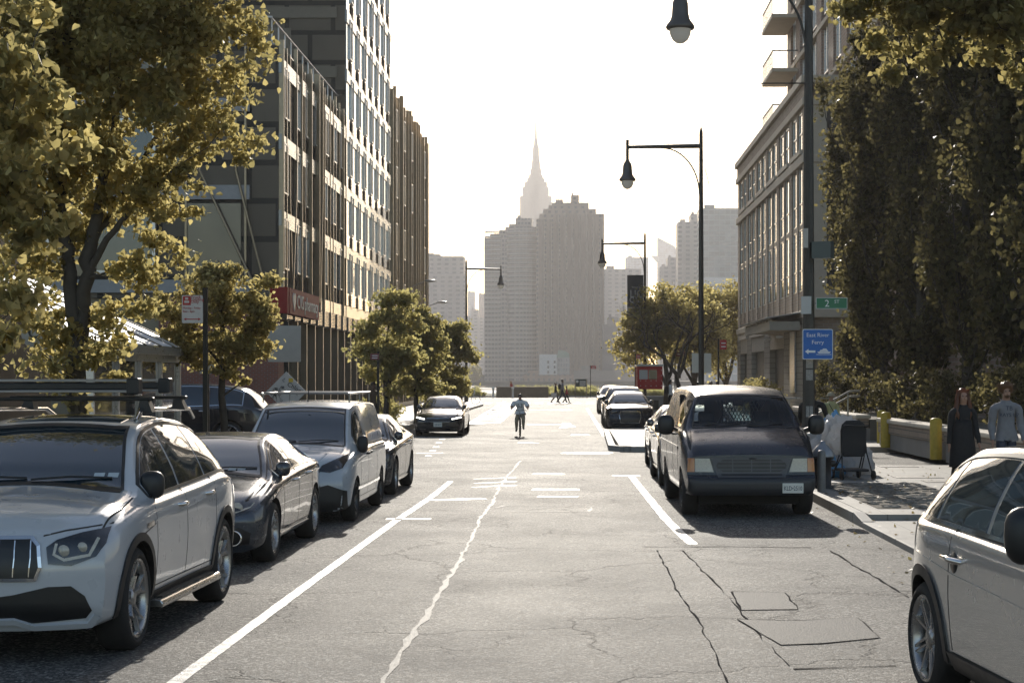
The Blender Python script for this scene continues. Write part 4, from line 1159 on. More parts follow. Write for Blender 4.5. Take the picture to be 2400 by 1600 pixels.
# slate saloon
def sal_more(t,sf,sp):
    for x in (.30,.40): patch_obj(sf,'screen_sticker','front',[(x,1.0),(x+.08,1.0),(x+.08,1.035),(x,1.035)],STK,t,off=.007)
    for s in (1,-1):
        h=sf.hit(*AX['front'](s*.62,.655)); o=MB().lathe([(.0,-.02),(.055,-.015),(.06,.0)],(0,0,0),18,axis='y').build('projector_lens',LENS,t)
        o.location=h[0]
        h=sf.hit(*AX['front'](s*.60,.33)); o=MB().lathe([(.075,-.015),(.085,-.02),(.09,.0)],(0,0,0),22,axis='y').build('fog_lamp_ring',CHROME,t); o.location=h[0]
SAL=dict(L=4.70,W=1.83,r=.34,arch=.375,wheels=(.87,3.68),paint=P_GREY,
 top=[(0,.66),(.1,.72),(.6,.86),(1.25,.98),(1.6,1.14),(2.0,1.31),(2.3,1.385),(2.8,1.41),(3.3,1.38),(3.75,1.26),(4.15,1.10),(4.5,1.08),(4.7,1.02)],
 belt=[(0,.60),(.5,.72),(1.2,.87),(2,.93),(3,.97),(4,.99),(4.7,.93)],
 wtop=[(0,.66),(.5,.72),(1.25,.74),(1.6,.68),(2.1,.57),(2.8,.55),(3.4,.55),(4.0,.62),(4.7,.68)],
 wbelt=[(0,.80),(.4,.88),(.9,.912),(2,.905),(3.0,.905),(3.7,.91),(4.3,.87),(4.7,.80)],
 bot=[(0,.17),(.5,.18),(1.5,.20),(3.3,.20),(4.7,.28)],crown=[(0,.05),(1.2,.07),(1.6,.05),(2.2,.035),(3.6,.04)],
 nose=[(.15,.08),(.35,.0),(.5,.0),(.66,.06)],tail=[(.3,.1),(.6,0),(1.0,.06)],nosecurve=.32,
 screen=(1.28,2.18,.07),glass=[(1.55,2.42),(2.47,3.28),(3.32,3.80)],trim=CHROME,sill=CHROME,doors=(1.42,2.45,3.42),handles=(2.25,3.2),handle_m=CHROME,
 style='v10',rimr=.245,rim_m=RIMM,mirror=(1.60,.97,.76),msize=(.15,.16),mirror_m=P_DK,tw=.235,creases=[([(1.0,.80),(2.4,.84),(4.2,.88)],.012,P_GREY,.006)],
 front=[('grille',[(-.36,.24),(-.40,.46),(-.38,.64),(.38,.64),(.40,.46),(.36,.24)],GRL,.010,False),
        ('headlight',[(.44,.56),(.44,.64),(.6,.70),(.78,.755),(.80,.70),(.78,.62),(.62,.565)],LAMPD,.010),
        ('air_intake',[(.46,.24),(.48,.42),(.66,.44),(.76,.38),(.74,.26)],GRL,.006)],
 fstrips=[('led_strip',[(.47,.585),(.6,.60),(.74,.65),(.76,.69)],.014,LENS,.016),('grille_bar',[(-.38,.52),(.38,.52)],.012,CHROME,.018,False),('grille_bar',[(-.37,.4),(.37,.4)],.012,CHROME,.018,False)],
 more=sal_more)
car(SAL,'parked_saloon','dark slate blue saloon with chrome window trim parked behind the white SUV','car',(-4.29,18.15,0),R(-.4),(1.04,.99,.98))
# small panel van
def pv_more(t,sf,sp):
    for s in (.66,-.66):
        r=MB(); r.tube([(s,1.75,1.95),(s,4.4,1.95)],.018,8); r.build('rack_bar',STEEL,t)
        for y in (1.9,3.1,4.3): MB().tube([(s,y,1.80),(s,y,1.95)],.012,6).build('rack_post',STEEL,t)
    for y in (1.9,3.1,4.3): MB().tube([(-.66,y,1.955),(.66,y,1.955)],.016,8).build('rack_crossbar',STEEL,t)
    MB().tube([(0.05,1.75,1.82),(0.05,1.83,2.08)],[.012,.004],6).build('aerial',BLACK,t)
    h=sf.hit(*AX['front'](-.0,.86))
PVAN=dict(L=4.82,W=1.84,r=.325,arch=.365,wheels=(.90,3.96),paint=P_VAN,
 top=[(0,.88),(.1,.95),(.5,1.07),(1.0,1.17),(1.35,1.38),(1.68,1.62),(1.95,1.76),(2.4,1.81),(3.4,1.83),(4.6,1.80),(4.82,1.72)],
 belt=[(0,.80),(.4,.90),(1.0,1.02),(2,1.08),(3,1.10),(4.82,1.10)],
 wtop=[(0,.70),(.5,.76),(1.0,.77),(1.4,.72),(1.9,.67),(2.6,.70),(4.82,.70)],
 wbelt=[(0,.80),(.4,.89),(.9,.92),(2,.92),(4.6,.91),(4.82,.87)],
 bot=[(0,.20),(.5,.21),(1.5,.22),(3.3,.22),(4.82,.3)],crown=[(0,.05),(1.0,.06),(1.6,.05),(2.2,.05),(4.82,.05)],
 nose=[(.15,.06),(.35,.0),(.6,.0),(.9,.12)],tail=[(.3,.02),(1.8,.05)],nosecurve=.26,
 screen=(1.03,1.86,.06),glass=[(1.42,2.12)],gb=.06,gt=.09,trim=BLACK,sill=P_VAN,doors=(1.32,2.22,3.3),handles=(2.08,2.36),handle_m=BLACK,
 style='5',rimr=.23,rim_m=RIMD,mirror=(1.42,1.12,.83),msize=(.15,.25),mirror_m=BLACK,tw=.21,
 creases=[([(2.3,1.02),(4.7,1.02)],.012,P_VAN,.006),([(1.0,.50),(3.6,.50)],.05,P_VAN,.014),([(3.3,1.2),(3.3,1.7)],.01,BLACK,.002),([(2.25,1.2),(2.25,1.7)],.01,BLACK,.002)],
 front=[('bumper',[(-.84,.2),(-.84,.50),(-.6,.60),(-.45,.56),(-.3,.68),(.3,.68),(.45,.56),(.6,.60),(.84,.50),(.84,.2)],BLACK,.012,False),
        ('headlight',[(.46,.80),(.50,.88),(.66,.96),(.80,1.03),(.82,.94),(.78,.84),(.62,.78)],LAMPD,.012),
        ('grille_slot',[(-.36,.78),(-.36,.83),(.36,.83),(.36,.78)],GRL,.008,False)],
 fstrips=[('hood_crease',[(.40,.90),(.52,1.05)],.02,P_VAN,.008)],
 plate=(0,.5,None),more=pv_more)
car(PVAN,'panel_van','small pale panel van with a black bumper and roof rack parked third on the left','van',(-4.02,23.55,0),R(-.5),(.97,.94,.925))
def basic(**k):
    b=dict(SAL); b.update(k); b.pop('more',None) if 'more' not in k else None
    return b
CROSS=basic(L=4.5,r=.36,arch=.40,wheels=(.85,3.5),paint=P_DK,
 top=[(0,.82),(.1,.90),(.6,1.0),(1.25,1.08),(1.6,1.25),(1.95,1.41),(2.3,1.50),(2.8,1.53),(3.3,1.49),(3.8,1.36),(4.2,1.18),(4.5,1.02)],
 belt=[(0,.72),(.5,.86),(1.2,.96),(2,1.0),(3,1.05),(4,1.08),(4.5,.98)],
 front=[('grille',[(-.34,.34),(-.40,.6),(-.36,.78),(.36,.78),(.40,.6),(.34,.34)],GRL,.010,False),('headlight',[(.46,.72),(.46,.80),(.62,.86),(.80,.90),(.80,.80),(.62,.72)],LAMPD,.010)],
 fstrips=[('grille_frame',[(-.34,.34),(-.40,.6),(-.36,.78),(.36,.78),(.40,.6),(.34,.34),(-.34,.34)],.02,CHROME,.016,False)],
 wtop=[(0,.66),(.5,.74),(1.25,.76),(1.6,.68),(2.1,.57),(2.8,.55),(3.4,.53),(4.0,.60),(4.5,.68)],
 mirror=(1.60,1.07,.76),creases=[],glass=[(1.58,2.42),(2.47,3.28),(3.32,3.95)],screen=(1.28,2.18,.07),wheelsy=0)
car(CROSS,'parked_crossover','charcoal crossover with bright rim highlights parked behind the panel van','car',(-4.0,29.1,0),R(-1),(.94,.88,.90))
# saloon with lit lamps beyond the crossing
LIT=bpy.data.materials.new('lit_lamp'); LIT.use_nodes=True; _n=LIT.node_tree.nodes['Principled BSDF']; _n.inputs['Emission Color'].default_value=(1,.97,.85,1); _n.inputs['Emission Strength'].default_value=6
ACC=basic(paint=P_BLK,plate=(0,.42,'KBM 4C1A'[:8]),more=None,
 front=[('grille',[(-.42,.54),(-.46,.60),(-.40,.67),(.40,.67),(.46,.60),(.42,.54)],GRL,.010,False),('headlight',[(.50,.58),(.50,.66),(.82,.70),(.80,.62)],LAMPD,.010)],
 fstrips=[('daytime_lamp',[(.50,.605),(.82,.66)],.035,LIT,.02),('bumper_trim',[(.45,.25),(.7,.27)],.02,CHROME,.01),('grille_bar',[(-.40,.63),(.40,.63)],.015,CHROME,.018,False)],creases=[])
ACC.pop('more'); ACC['plate']=(0,.42,'LJB 4679')
car(ACC,'parked_saloon','dark saloon with lit daytime lamps waiting beyond the cross street on the left','car',(-4.75,58.7,0),0,(.93,1,.98))
# silver hatchback at lower right, seen from its kerb side flank
def mini_more(t,sf,sp):
    patch_obj(sf,'lower_trim','right',[(1.1,.20),(2.75,.20),(2.75,.31),(1.1,.31)],BLACK,t,off=.015)
    for y in (1.45,):
        pass
    strip_obj(sf,'belt_chrome','right',[(1.1,.93),(2.0,.955),(3.4,.97)],.022,CHROME,t,off=.012)
    h=sf.hit(*AX['right'](2.62,.80)); x=h[0].x
    MB().tube([(x+.01,2.50,.80),(x-.04,2.54,.81),(x-.045,2.66,.815),(x+.01,2.70,.81)],.016,8).build('door_handle',CHROME,t)
    MB().lathe([(0,0),(.055,.0),(.06,.012)],(x-.003,2.60,.79),16,axis='x').build('handle_recess',BLACK,t)
HAT=dict(L=3.86,W=1.73,r=.315,arch=.35,wheels=(.66,3.16),paint=P_SILV,
 top=[(0,.78),(.1,.86),(.5,.94),(1.0,1.0),(1.25,1.15),(1.5,1.31),(1.75,1.385),(2.3,1.415),(3.0,1.39),(3.35,1.32),(3.6,1.10),(3.86,.95)],
 belt=[(0,.74),(.4,.84),(1.0,.91),(2,.93),(3,.95),(3.6,.95),(3.86,.88)],
 wtop=[(0,.60),(.5,.66),(1.0,.68),(1.3,.64),(1.7,.58),(2.5,.57),(3.3,.55),(3.6,.64),(3.86,.66)],
 wbelt=[(0,.74),(.4,.83),(.7,.862),(2,.855),(3.1,.865),(3.6,.80),(3.86,.70)],
 bot=[(0,.17),(3,.2),(3.86,.26)],crown=[(0,.06),(1.0,.06),(1.6,.04),(2.2,.03),(3.86,.04)],
 nose=[(.15,.05),(.4,.0),(.9,.1)],tail=[(.3,.04),(.6,0),(1.0,.08)],nosecurve=.2,tailcurve=.22,
 screen=(1.05,1.62,.06),glass=[(1.28,2.22),(2.28,3.05),(3.1,3.5)],gb=.03,trim=BLACK,doors=(1.15,2.68),handles=[],style='x8',rimr=.24,rim_m=RIMM,
 mirror=(1.40,1.0,.76),msize=(.2,.24),mirror_m=BLACK,side='right',tw=.22,cladding=BLACK,inset=-.01,
 creases=[([(.9,.66),(2.6,.72),(3.3,.78)],.014,P_SILV,.006)],front=[],more=mini_more)
_a=R(5); _q=Vector((-.87*1.16,3.16*1.16)); hat_loc=(2.22-(_q.x*math.cos(_a)-_q.y*math.sin(_a)),11.0-(_q.x*math.sin(_a)+_q.y*math.cos(_a)),0)
car(HAT,'parked_hatchback','silver hatchback with dark multi spoke wheels, nearest on the right edge','car',hat_loc,R(5),(1.16,1.16,1.17))
# big navy van on the right, with a real cabin behind clear glass
CLEAR=bpy.data.materials.new('clear_glass'); CLEAR.use_nodes=True; _t=NT(CLEAR)
_t.n.remove(_t.n['Principled BSDF']); _tr=_t.n.new('ShaderNodeBsdfTransparent'); _tr.inputs[0].default_value=(.55,.62,.64,1); _gl=_t.n.new('ShaderNodeBsdfGlossy'); _gl.inputs['Roughness'].default_value=.02
_fr=_t.n.new('ShaderNodeFresnel'); _fr.inputs[0].default_value=1.5; _mx=_t.n.new('ShaderNodeMixShader'); _t.link(_fr.outputs[0],_mx.inputs[0]); _t.link(_tr.outputs[0],_mx.inputs[1]); _t.link(_gl.outputs[0],_mx.inputs[2]); _t.link(_mx.outputs[0],_t.n['Material Output'].inputs[0])
VINT=mat('van_interior',(.03,.03,.032),.8)
def closed_prism(poly,a0,a1,axis,m):
    b=MB().prism(poly,a0,a1,axis); o=b.build('cut',m); return o
def van_cut(sp):
    top,belt,wt,wb,bot,crown=sp['_f']
    c=[closed_prism([(-.86,.75),(.86,.75),(.86,1.40),(.62,1.90),(-.62,1.90),(-.86,1.40)],1.45,5.2,'y',VINT)]
    c.append(closed_prism([(-.80,1.43),(.80,1.43),(.67,1.88),(-.67,1.88)],.5,2.2,'y',VINT))
    c.append(closed_prism([(-.62,1.38),(-.12,1.38),(-.12,1.72),(-.60,1.72)],5.0,5.9,'y',VINT)); c.append(closed_prism([(.12,1.38),(.62,1.38),(.60,1.72),(.12,1.72)],5.0,5.9,'y',VINT))
    c.append(closed_prism([(1.35,1.40),(2.1,1.40),(2.1,1.80),(1.62,1.80)],-1.2,1.2,'x',VINT))
    return c
def van_more(t,sf,sp):
    glass=[('windshield','front',sp['_screenpoly']),]
    for nm,sd,pl in glass: patch_obj(sf,nm,sd,pl,CLEAR,t,off=.002,skirt=0)
    for s in (-1,1): patch_obj(sf,'rear_window','rear',[(s*.12,1.36),(s*.64,1.36),(s*.61,1.73),(s*.12,1.73)],CLEAR,t,off=.002,skirt=0)
    for sd in ('left','right'):
        patch_obj(sf,'door_window',sd,[(1.33,1.38),(2.12,1.38),(2.12,1.82),(1.6,1.82)],CLEAR,t,off=.002,skirt=0)
    # expanded-metal partition behind the seats
    p=MB()
    def clipd(x0,z0,x1,z1): p.tube([(x0,2.75,z0),(x1,2.75,z1)],.006,4)
    for k in range(-14,22):
        a=-.62+k*.06
        for s in (1,-1):
            x0,z0,x1,z1=(a,1.36,a+.22,1.80) if s==1 else (a+.22,1.36,a,1.80)
            if min(x0,x1)>-.02-.3 and max(x0,x1)<.62: clipd(x0,z0,x1,z1)
    p.build('mesh_partition',STEEL,t)
    f=MB(); f.b2(-.85,.85,2.74,2.78,.75,1.34); f.b2(-.85,-.72,2.74,2.78,1.34,1.9); f.b2(-.45,-.33,2.74,2.78,1.34,1.9); f.b2(.62,.85,2.74,2.78,1.34,1.9); f.b2(-.85,.85,2.74,2.78,1.80,1.9); f.build('bulkhead',VINT,t)
    for s in (-1,1):
        b=MB(); b.box((s*.45,2.35,1.05),(.5,.16,.75),0,(-.12,0,0)); b.box((s*.45,2.1,.8),(.5,.5,.14)); b.build('seat',mat('van_seat',(.05,.05,.055),.8),t,bevel=.05)
        MB().box((s*.45,2.42,1.52),(.26,.1,.2),0,(-.1,0,0)).build('headrest',_mc['van_seat'],t,bevel=.04)
    MB().tube([(.43+.19*math.cos(a),1.72+.06*math.sin(a),1.33+.17*math.sin(a)) for a in [2*math.pi*k/20 for k in range(21)]],.014,6,cap=False).build('steering_wheel',BLACK,t)
    MB().b2(-.84,.84,1.38,1.72,1.05,1.36).build('dashboard',VINT,t,bevel=.03)
    for k in range(9):
        a=R(20+k*17); MB().tube([(-.12,1.62,1.36),(-.12-.08*math.cos(a),1.62,1.36+.09*math.sin(a)),(-.12-.17*math.cos(a),1.62,1.38+.13*math.sin(a))],[.012,.014,.004],5).build('palm_frond',BLACK,t)
    MB().b2(-.09,.09,1.78,1.82,1.72,1.80).build('rear_view_mirror',BLACK,t,bevel=.01)
    # grille bars
    for z in (.76,.82,.88):
        strip_obj(sf,'grille_bar','front',[(-.50,z),(.50,z)],.014,mat('grey_grille',(.1,.1,.11),.4),t,off=.02)
    for x in (-.28,0,.28): strip_obj(sf,'grille_bar','front',[(x,.72),(x,.92)],.012,_mc['grey_grille'],t,off=.021)
    strip_obj(sf,'body_trim','right',[(1.3,1.05),(2.4,1.05),(5.2,1.05)],.05,P_NAVY,t,off=.012)
    for y in (1.32,2.35,3.7): strip_obj(sf,'door_seam','right',[(y,.5),(y,1.8)],.01,TAR,t,off=.002,thick=.004)
VAN=dict(L=5.4,W=2.0,r=.36,arch=.41,wheels=(.82,4.2),paint=P_NAVY,
 top=[(0,.99),(.05,1.02),(.3,1.16),(.75,1.32),(1.0,1.40),(1.2,1.56),(1.45,1.80),(1.65,1.93),(2.1,2.02),(3.2,2.06),(5.2,2.05),(5.4,1.99)],
 belt=[(0,.93),(.5,1.10),(.9,1.26),(1.3,1.34),(5.4,1.34)],
 wtop=[(0,.84),(.5,.86),(1.0,.84),(1.3,.80),(1.65,.72),(2.3,.74),(5.4,.74)],
 wbelt=[(0,.95),(.4,.98),(.8,1.0),(2,1.0),(5.2,1.0),(5.4,.95)],
 bot=[(0,.36),(.4,.34),(1.5,.33),(4.5,.33),(5.4,.4)],crown=[(0,.03),(.8,.05),(1.3,.05),(2.0,.07),(5.4,.07)],
 nose=[(.3,.02),(.45,-.06),(.62,-.06),(.66,.02),(1.0,.05)],tail=[(.3,.0),(2.0,.05)],nosecurve=.10,noselen=.5,
 screen=(1.02,1.60,.05),glass=[],doors=[],style='5',rimr=.24,rim_m=RIMD,mirror=(1.40,1.38,1.02),msize=(.24,.3),mirror_m=BLACK,tw=.25,wipers=[(-.60,-.05),(.05,.6)],
 side='right',real_glass=True,cut=van_cut,handles=(2.15,),handle_m=BLACK,
 front=[('bumper',[(-.93,.37),(-.93,.62),(.93,.62),(.93,.37)],mat('dark_bumper',(.02,.021,.024),.4),.02,False),
        ('grille_surround',[(-.60,.94),(-.50,.64),(.50,.64),(.60,.94)],mat('grey_plastic',(.085,.085,.09),.45),.010,False),
        ('grille',[(-.50,.82)]+[(-.44+.0-.08*math.cos(a),.82+.09*math.sin(a)) for a in [R(k) for k in range(-60,-89,-15)]]+[(-.42,.725),(.42,.725),(.50,.77),(.52,.82),(.50,.87),(.42,.915),(-.42,.915),(-.50,.87)],GRL,.016,False),
        ('headlight',[(.56,.72),(.62,.93),(.83,.93),(.83,.72)],LENS,.016),('turn_signal',[(.84,.72),(.84,.93),(.93,.93),(.94,.72)],AMBER,.012)],
 fstrips=[('grille_slot',[(-.45,.675),(.45,.675)],.03,GRL,.014,False)],
 plate=(.60,.475,'KLD•2510'),more=van_more)
VAN['front'][2]=('grille',[(-.52,.82),(-.50,.87),(-.42,.915),(.42,.915),(.50,.87),(.52,.82),(.50,.77),(.42,.725),(-.42,.725),(-.50,.77)],GRL,.016,False)
car(VAN,'parked_van','big navy van with worn clear headlights and mesh partition, parked at the right kerb','van',(2.55,24.75,0),R(1),(.98,.98,.93))
A1=basic(paint=P_SILV,side='right'); A1.pop('more',None); car(A1,'parked_saloon','silver saloon mostly hidden right behind the navy van','car',(2.45,31.4,0),R(.5),(.98,1,1.05))
A2=dict(CROSS); A2.update(paint=P_MID,side='right'); car(A2,'parked_crossover','grey crossover behind the silver saloon at the right kerb','car',(2.5,36.6,0),0,(.98,.9,.93))
A3=dict(CROSS); A3.update(paint=P_NAVY,side='right'); car(A3,'parked_crossover','dark blue crossover parked first beyond the kerb extension on the right','car',(2.02,63.6,0),0,(1.0,1,.98))
A4=dict(SUV); A4.update(paint=P_DK,side='right',fstrips=[],cladding=None,creases=[]); A4.pop('more'); car(A4,'parked_suv','black SUV with a bright roof edge behind the dark blue crossover','car',(2.02,69.8,0),0,(1,1,1.02))
A5=dict(CROSS); A5.update(paint=P_SILV,side='right'); car(A5,'parked_crossover','silver crossover parked farthest along the right kerb','car',(2.1,95,0),0,(1,1,1.02))
# dark SUV standing across, left, behind the young tree
A6=dict(SUV); A6.update(paint=P_BLK,fstrips=[],side='left',both=True,cladding=None,creases=[],trim=CHROME); A6.pop('more')
car(A6,'parked_suv','black SUV seen side-on behind the young street tree, left','car',(-13.6,47.3,0),R(-90),(1.1,1.12,1.15))
# ------------------------------------------------------------------ street lamps
POLE=mat('pole_paint',(.05,.046,.04),.45,.4,var=.25,vs=9)
BELL=mat('lamp_bell',(.11,.1,.09),.4,.5)
GLOBE,_t,_b=new_mat('lamp_globe'); _b.inputs['Base Color'].default_value=(.9,.89,.86,1); _b.inputs['Roughness'].default_value=.15
_tl=_t.n.new('ShaderNodeBsdfTranslucent'); _tl.inputs[0].default_value=(.95,.94,.9,1); _mx=_t.n.new('ShaderNodeMixShader'); _mx.inputs[0].default_value=.7
_t.link(_b.outputs[0],_mx.inputs[1]); _t.link(_tl.outputs[0],_mx.inputs[2]); _t.link(_mx.outputs[0],_t.n['Material Output'].inputs[0])
def street_lamp(label,x,y,d,armz=10.2,arm=2.65,H_=10.75,banner=False,r=.09):
    """octagonal pole, tapering arm over the road and a bell lamp; d is the arm's direction"""
    t=thing('street_lamp',label,'street lamp',(x,y,0.15))
    m=MB(); m.tube([(0,0,-.02),(0,0,.35),(0,0,.5),(0,0,H_-.5),(0,0,H_-.05),(0,0,H_+.15)],[r*1.9,r*1.9,r*1.25,r*.75,r*.7,.01],8,sm=False); m.build('pole',POLE,t)
    m=MB(); m.tube([(0,0,armz),(d*arm,0,armz-.04)],[.085,.06],8); m.build('arm',POLE,t)
    m=MB(); n=12; m.tube([(d*(.06+1.35*(1-math.cos(a))),0,armz-1.75+1.68*math.sin(a)) for a in [math.pi/2*k/n for k in range(n+1)]],.026,6); m.build('curved_brace',POLE,t)
    m=MB(); z=armz-.06; m.tube([(d*arm,0,z+.28),(d*arm,0,z-.5)],.055,10); m.build('hanger',POLE,t)
    m=MB(); m.lathe([(.0,z-.42),(.07,z-.44),(.08,z-.5),(.13,z-.56),(.16,z-.66),(.175,z-.9),(.2,z-1.0),(.29,z-1.12),(.30,z-1.17),(.28,z-1.2),(.0,z-1.2)],(d*arm,0,0),18); m.build('lamp_bell',BELL,t)
    m=MB(); m.lathe([(.22,z-1.2),(.215,z-1.3),(.16,z-1.42),(.08,z-1.48),(0,z-1.5)],(d*arm,0,0),16); m.build('globe',GLOBE,t)
    return t
L1=street_lamp('near street lamp pole carrying the green street sign, its bell lamp hanging top centre right',4.80,35.2,-1,armz=10.32,H_=10.85,r=.105)
MB().tube([(0,0,7.95),(-1.0,0,7.95)],.014,6).build('banner_arm',POLE,L1)
for z in (2.2,1.95,1.2): 
    m=MB(); m.b2(-.07,.07,-.125,-.115,z-.12,z+.1); m.build('sticker',mat('torn_sticker',(.25,.24,.22),.7,var=.6,vs=30),L1)
MB().b2(-.13,-.03,-.14,-.11,4.55,4.95).build('junction_box',STEEL,L1)
L2=street_lamp('second street lamp on the right, arm and bell lamp against the white sky',4.50,61.4,-1)
m=MB()
for k in range(5): m.tube([(.1,0,9.6),(.16+.03*k,0,9.3-.1*k),(.13+.06*k,0,9.0-.12*k)],.006,4)
m.build('loose_wires',DARK,L2)
MB().b2(-.34,-.1,-.12,-.09,2.05,2.75).build('sign_back',mat('sign_back_metal',(.4,.39,.37),.4,.6),L2); MB().b2(.1,.36,-.12,-.09,2.05,2.75).build('sign_back',_mc['sign_back_metal'],L2)
L3=street_lamp('third street lamp on the right, with the dark banner hung on it',4.28,106,-1)
BAN=mat('banner_cloth',(.05,.052,.055),.7)
bn=thing('banner','dark hanging banner lettered LIC QNS on the third lamp pole','banner',(3.28,105.9,5.9))
b0=P(1470,646,105.9); b1=P(1508,737,105.9)
MB().b2(b0.x,b1.x,105.88,105.92,b1.z+.45,b0.z).build('cloth',BAN,bn,world=True); MB().b2(b0.x,b1.x,105.88,105.92,b1.z-.02,b1.z+.44).build('cloth_hem',mat('banner_pale',(.4,.36,.3),.7),bn,world=True)
for tx,zz,sz in (('LIC',690,.66),('QNS',704,.5),('Welcome to',674,.13)):
    p=P(1491,zz-1,105.8); text('lettering',tx,sz,mat('banner_letter',(.6,.58,.55),.6),bn,face_cam(p.x-bn.location.x,105.86-bn.location.y,p.z-bn.location.z),.004,sx=.82)
for zz in (b0.z+.02,b1.z): MB().tube([(b0.x,105.95,zz),(4.28,105.95,zz)],.025,6).build('banner_arm',POLE,bn,world=True)
L4=street_lamp('left side street lamp beyond the trees, its arm reaching right',-8.42,131,1)
def cobra(label,px,py,Y,bx):
    e=P(px,py,Y); t=thing('cobra_lamp',label,'street lamp',(bx,Y,.15)); dx=e.x-bx; z=e.z-.15
    MB().tube([(0,0,0),(0,0,z-1.0)],[.1,.06],8).build('pole',STEEL,t)
    MB().tube([(0,0,z-1.05),(dx*.3,0,z-.4),(dx*.75,0,z-.02)],.035,8).build('arm',STEEL,t)
    MB().sphere((dx*.95,0,z),(.42,.16,.10),12,8).build('lamp_head',mat('lamp_head_metal',(.5,.49,.46),.35,.5),t); return t
cobra('upper curved-arm lamp with a flat silver head in front of the grey block, left',1012,658,118,-11.9)
cobra('lower curved-arm lamp with a flat silver head just above the left trees',1040,708,134,-12.3)
cobra('small curved-arm lamp above the honey locust trees at the right',1722,696,140,14.6)

# ------------------------------------------------------------------ signs
SBACK=_mc['sign_back_metal']; SW=mat('sign_face_white',(.55,.53,.5),.45); SRED=mat('sign_face_red',(.42,.02,.02),.45); SGRN=mat('sign_face_green',(.02,.16,.07),.45); SBLU=mat('sign_face_blue',(.01,.12,.42),.45)
SRL=mat('sign_red_ink',(.4,.03,.03),.5); SLW=mat('sign_letter_white',(.8,.8,.77),.5)
def rbox(mb,x0,x1,z0,z1,y0,y1,r=.02,mi=0):
    pts=[]
    for cx_,cz_,a0 in ((x1-r,z1-r,0),(x0+r,z1-r,90),(x0+r,z0+r,180),(x1-r,z0+r,270)):
        for k in range(4): a=R(a0+k*30); pts.append((cx_+r*math.cos(a),cz_+r*math.sin(a)))
    mb.prism(pts,y0,y1,'y',mi); return mb
def post(t,h,x=0,y=0,m=None,w=.06): MB().b2(x-w/2,x+w/2,y-.02,y+.02,0,h).build('post',m or DARK,t)
# truck loading sign
t=thing('parking_sign','white and red truck loading sign on a dark post in front of the young tree','sign',(-5.82,26.8,.15))
post(t,3.3,w=.075)
a=P(427,692,26.75); b=P(476,757,26.75); lx=lambda v:v-t.location.x
X0,X1,Z0,Z1=a.x+5.82,b.x+5.82,b.z-.15,a.z-.15
rbox(MB(),X0,X1,Z0,Z1,-.075,-.06).build('sign_plate',SW,t)
w=X1-X0; hh=Z1-Z0
[text('lettering',q,.066,SRL,t,face_cam(X0+w*.42,-.078,Z1-hh*(.07+.085*i)),.001,'LEFT') for i,q in enumerate(('Truck','Loading','Only'))]
[text('lettering',q,.05,SRL,t,face_cam(X0+w*.05,-.078,Z1-hh*(.46+.12*i)),.001,'LEFT',sx=.85) for i,q in enumerate(('Monday - Friday','8am - 6pm'))]
m=MB(); z=Z0+hh*.14; m.prism([(X0+.03,z),(X0+.07,z+.022),(X0+.07,z+.007),(X1-.07,z+.007),(X1-.07,z+.022),(X1-.03,z),(X1-.07,z-.022),(X1-.07,z-.007),(X0+.07,z-.007),(X0+.07,z-.022)],-.079,-.075,'y'); m.build('arrow',SRL,t)
m=MB(); x=X0+.015; z=Z1-.155; m.prism([(x,z),(x+.125,z),(x+.125,z+.14),(x,z+.14)],-.078,-.075,'y'); m.build('truck_panel',SRL,t)
m=MB(); m.prism([(x+.025,z+.035),(x+.10,z+.035),(x+.10,z+.07),(x+.025,z+.07)],-.080,-.078,'y'); m.build('truck_cab',SW,t); m=MB(); m.prism([(x+.04,z+.085),(x+.085,z+.085),(x+.085,z+.12),(x+.04,z+.12)],-.080,-.078,'y'); m.build('truck_window',SW,t)
def back_sign(label,px0,px1,py0,py1,Y,ppx,ph=None,w=.05,m=SBACK,z0=.15):
    a=P(px0,py0,Y); b=P(px1,py1,Y); x=(ppx-CX)*Y/F
    t=thing('sign_back',label,'sign',(x,Y,z0)); post(t,(ph or a.z+.1)-z0,w=w,y=.05)
    rbox(MB(),a.x-x,b.x-x,b.z-z0,a.z-z0,-.005,.01).build('sign_plate',m,t); return t
back_sign('small blank sign plate low on a post behind the truck loading sign',468,505,841,876,34,486)
t=back_sign('wide blank grey sign plate above the graffiti diamond sign',628,705,763,848,35.3,670,w=.09)
dd=thing('diamond_sign','white diamond sign scrawled with black graffiti above the panel van','sign',(P(671,0,35.3).x,35.22,2.0))
c_=P(671,918,35.2); dd.location=(c_.x,35.2,c_.z); q=.42
MB().prism([(-q,0),(0,-q),(q,0),(0,q)],-.005,.005,'y').build('sign_plate',mat('dirty_white_sign',(.5,.48,.45),.5,var=.2,vs=12),dd)
INK=mat('black_ink',(.01,.01,.01),.5)
def scr(pts,w=.010,z=-.012): MB().tube([(x,z,y) for x,y in pts],w/2,5).build('graffiti',INK,dd)
random.seed(4)
for (cx_,cz_) in ((-.27,-.02),(-.22,.04),(-.18,-.03),(-.24,-.09)):
    scr([(cx_+.045*math.cos(a*1.0)*random.uniform(.5,1.2),cz_+.05*math.sin(a*1.7)) for a in [k*.55 for k in range(16)]])
scr([(-.10,.12),(-.14,.05),(-.09,-.02),(-.15,-.10),(-.10,-.16)]); scr([(-.13,-.17),(-.10,-.20),(-.07,-.17)]); scr([(-.02,.28),(-.08,.24),(-.04,.2)])
scr([(.20,.04),(.20,-.02),(.23,-.08)]); scr([(.13,-.02),(.17,.03),(.21,-.02)])
text('graffiti','Chloes',.13,INK,dd,face_cam(.19,-.012,.08)@Matrix.Rotation(R(-28),4,'Z'),.002)
MB().b2(.05,.14,-.012,-.006,.20,.28).build('sticker',mat('yellow_sticker',(.6,.42,.05),.5),dd)
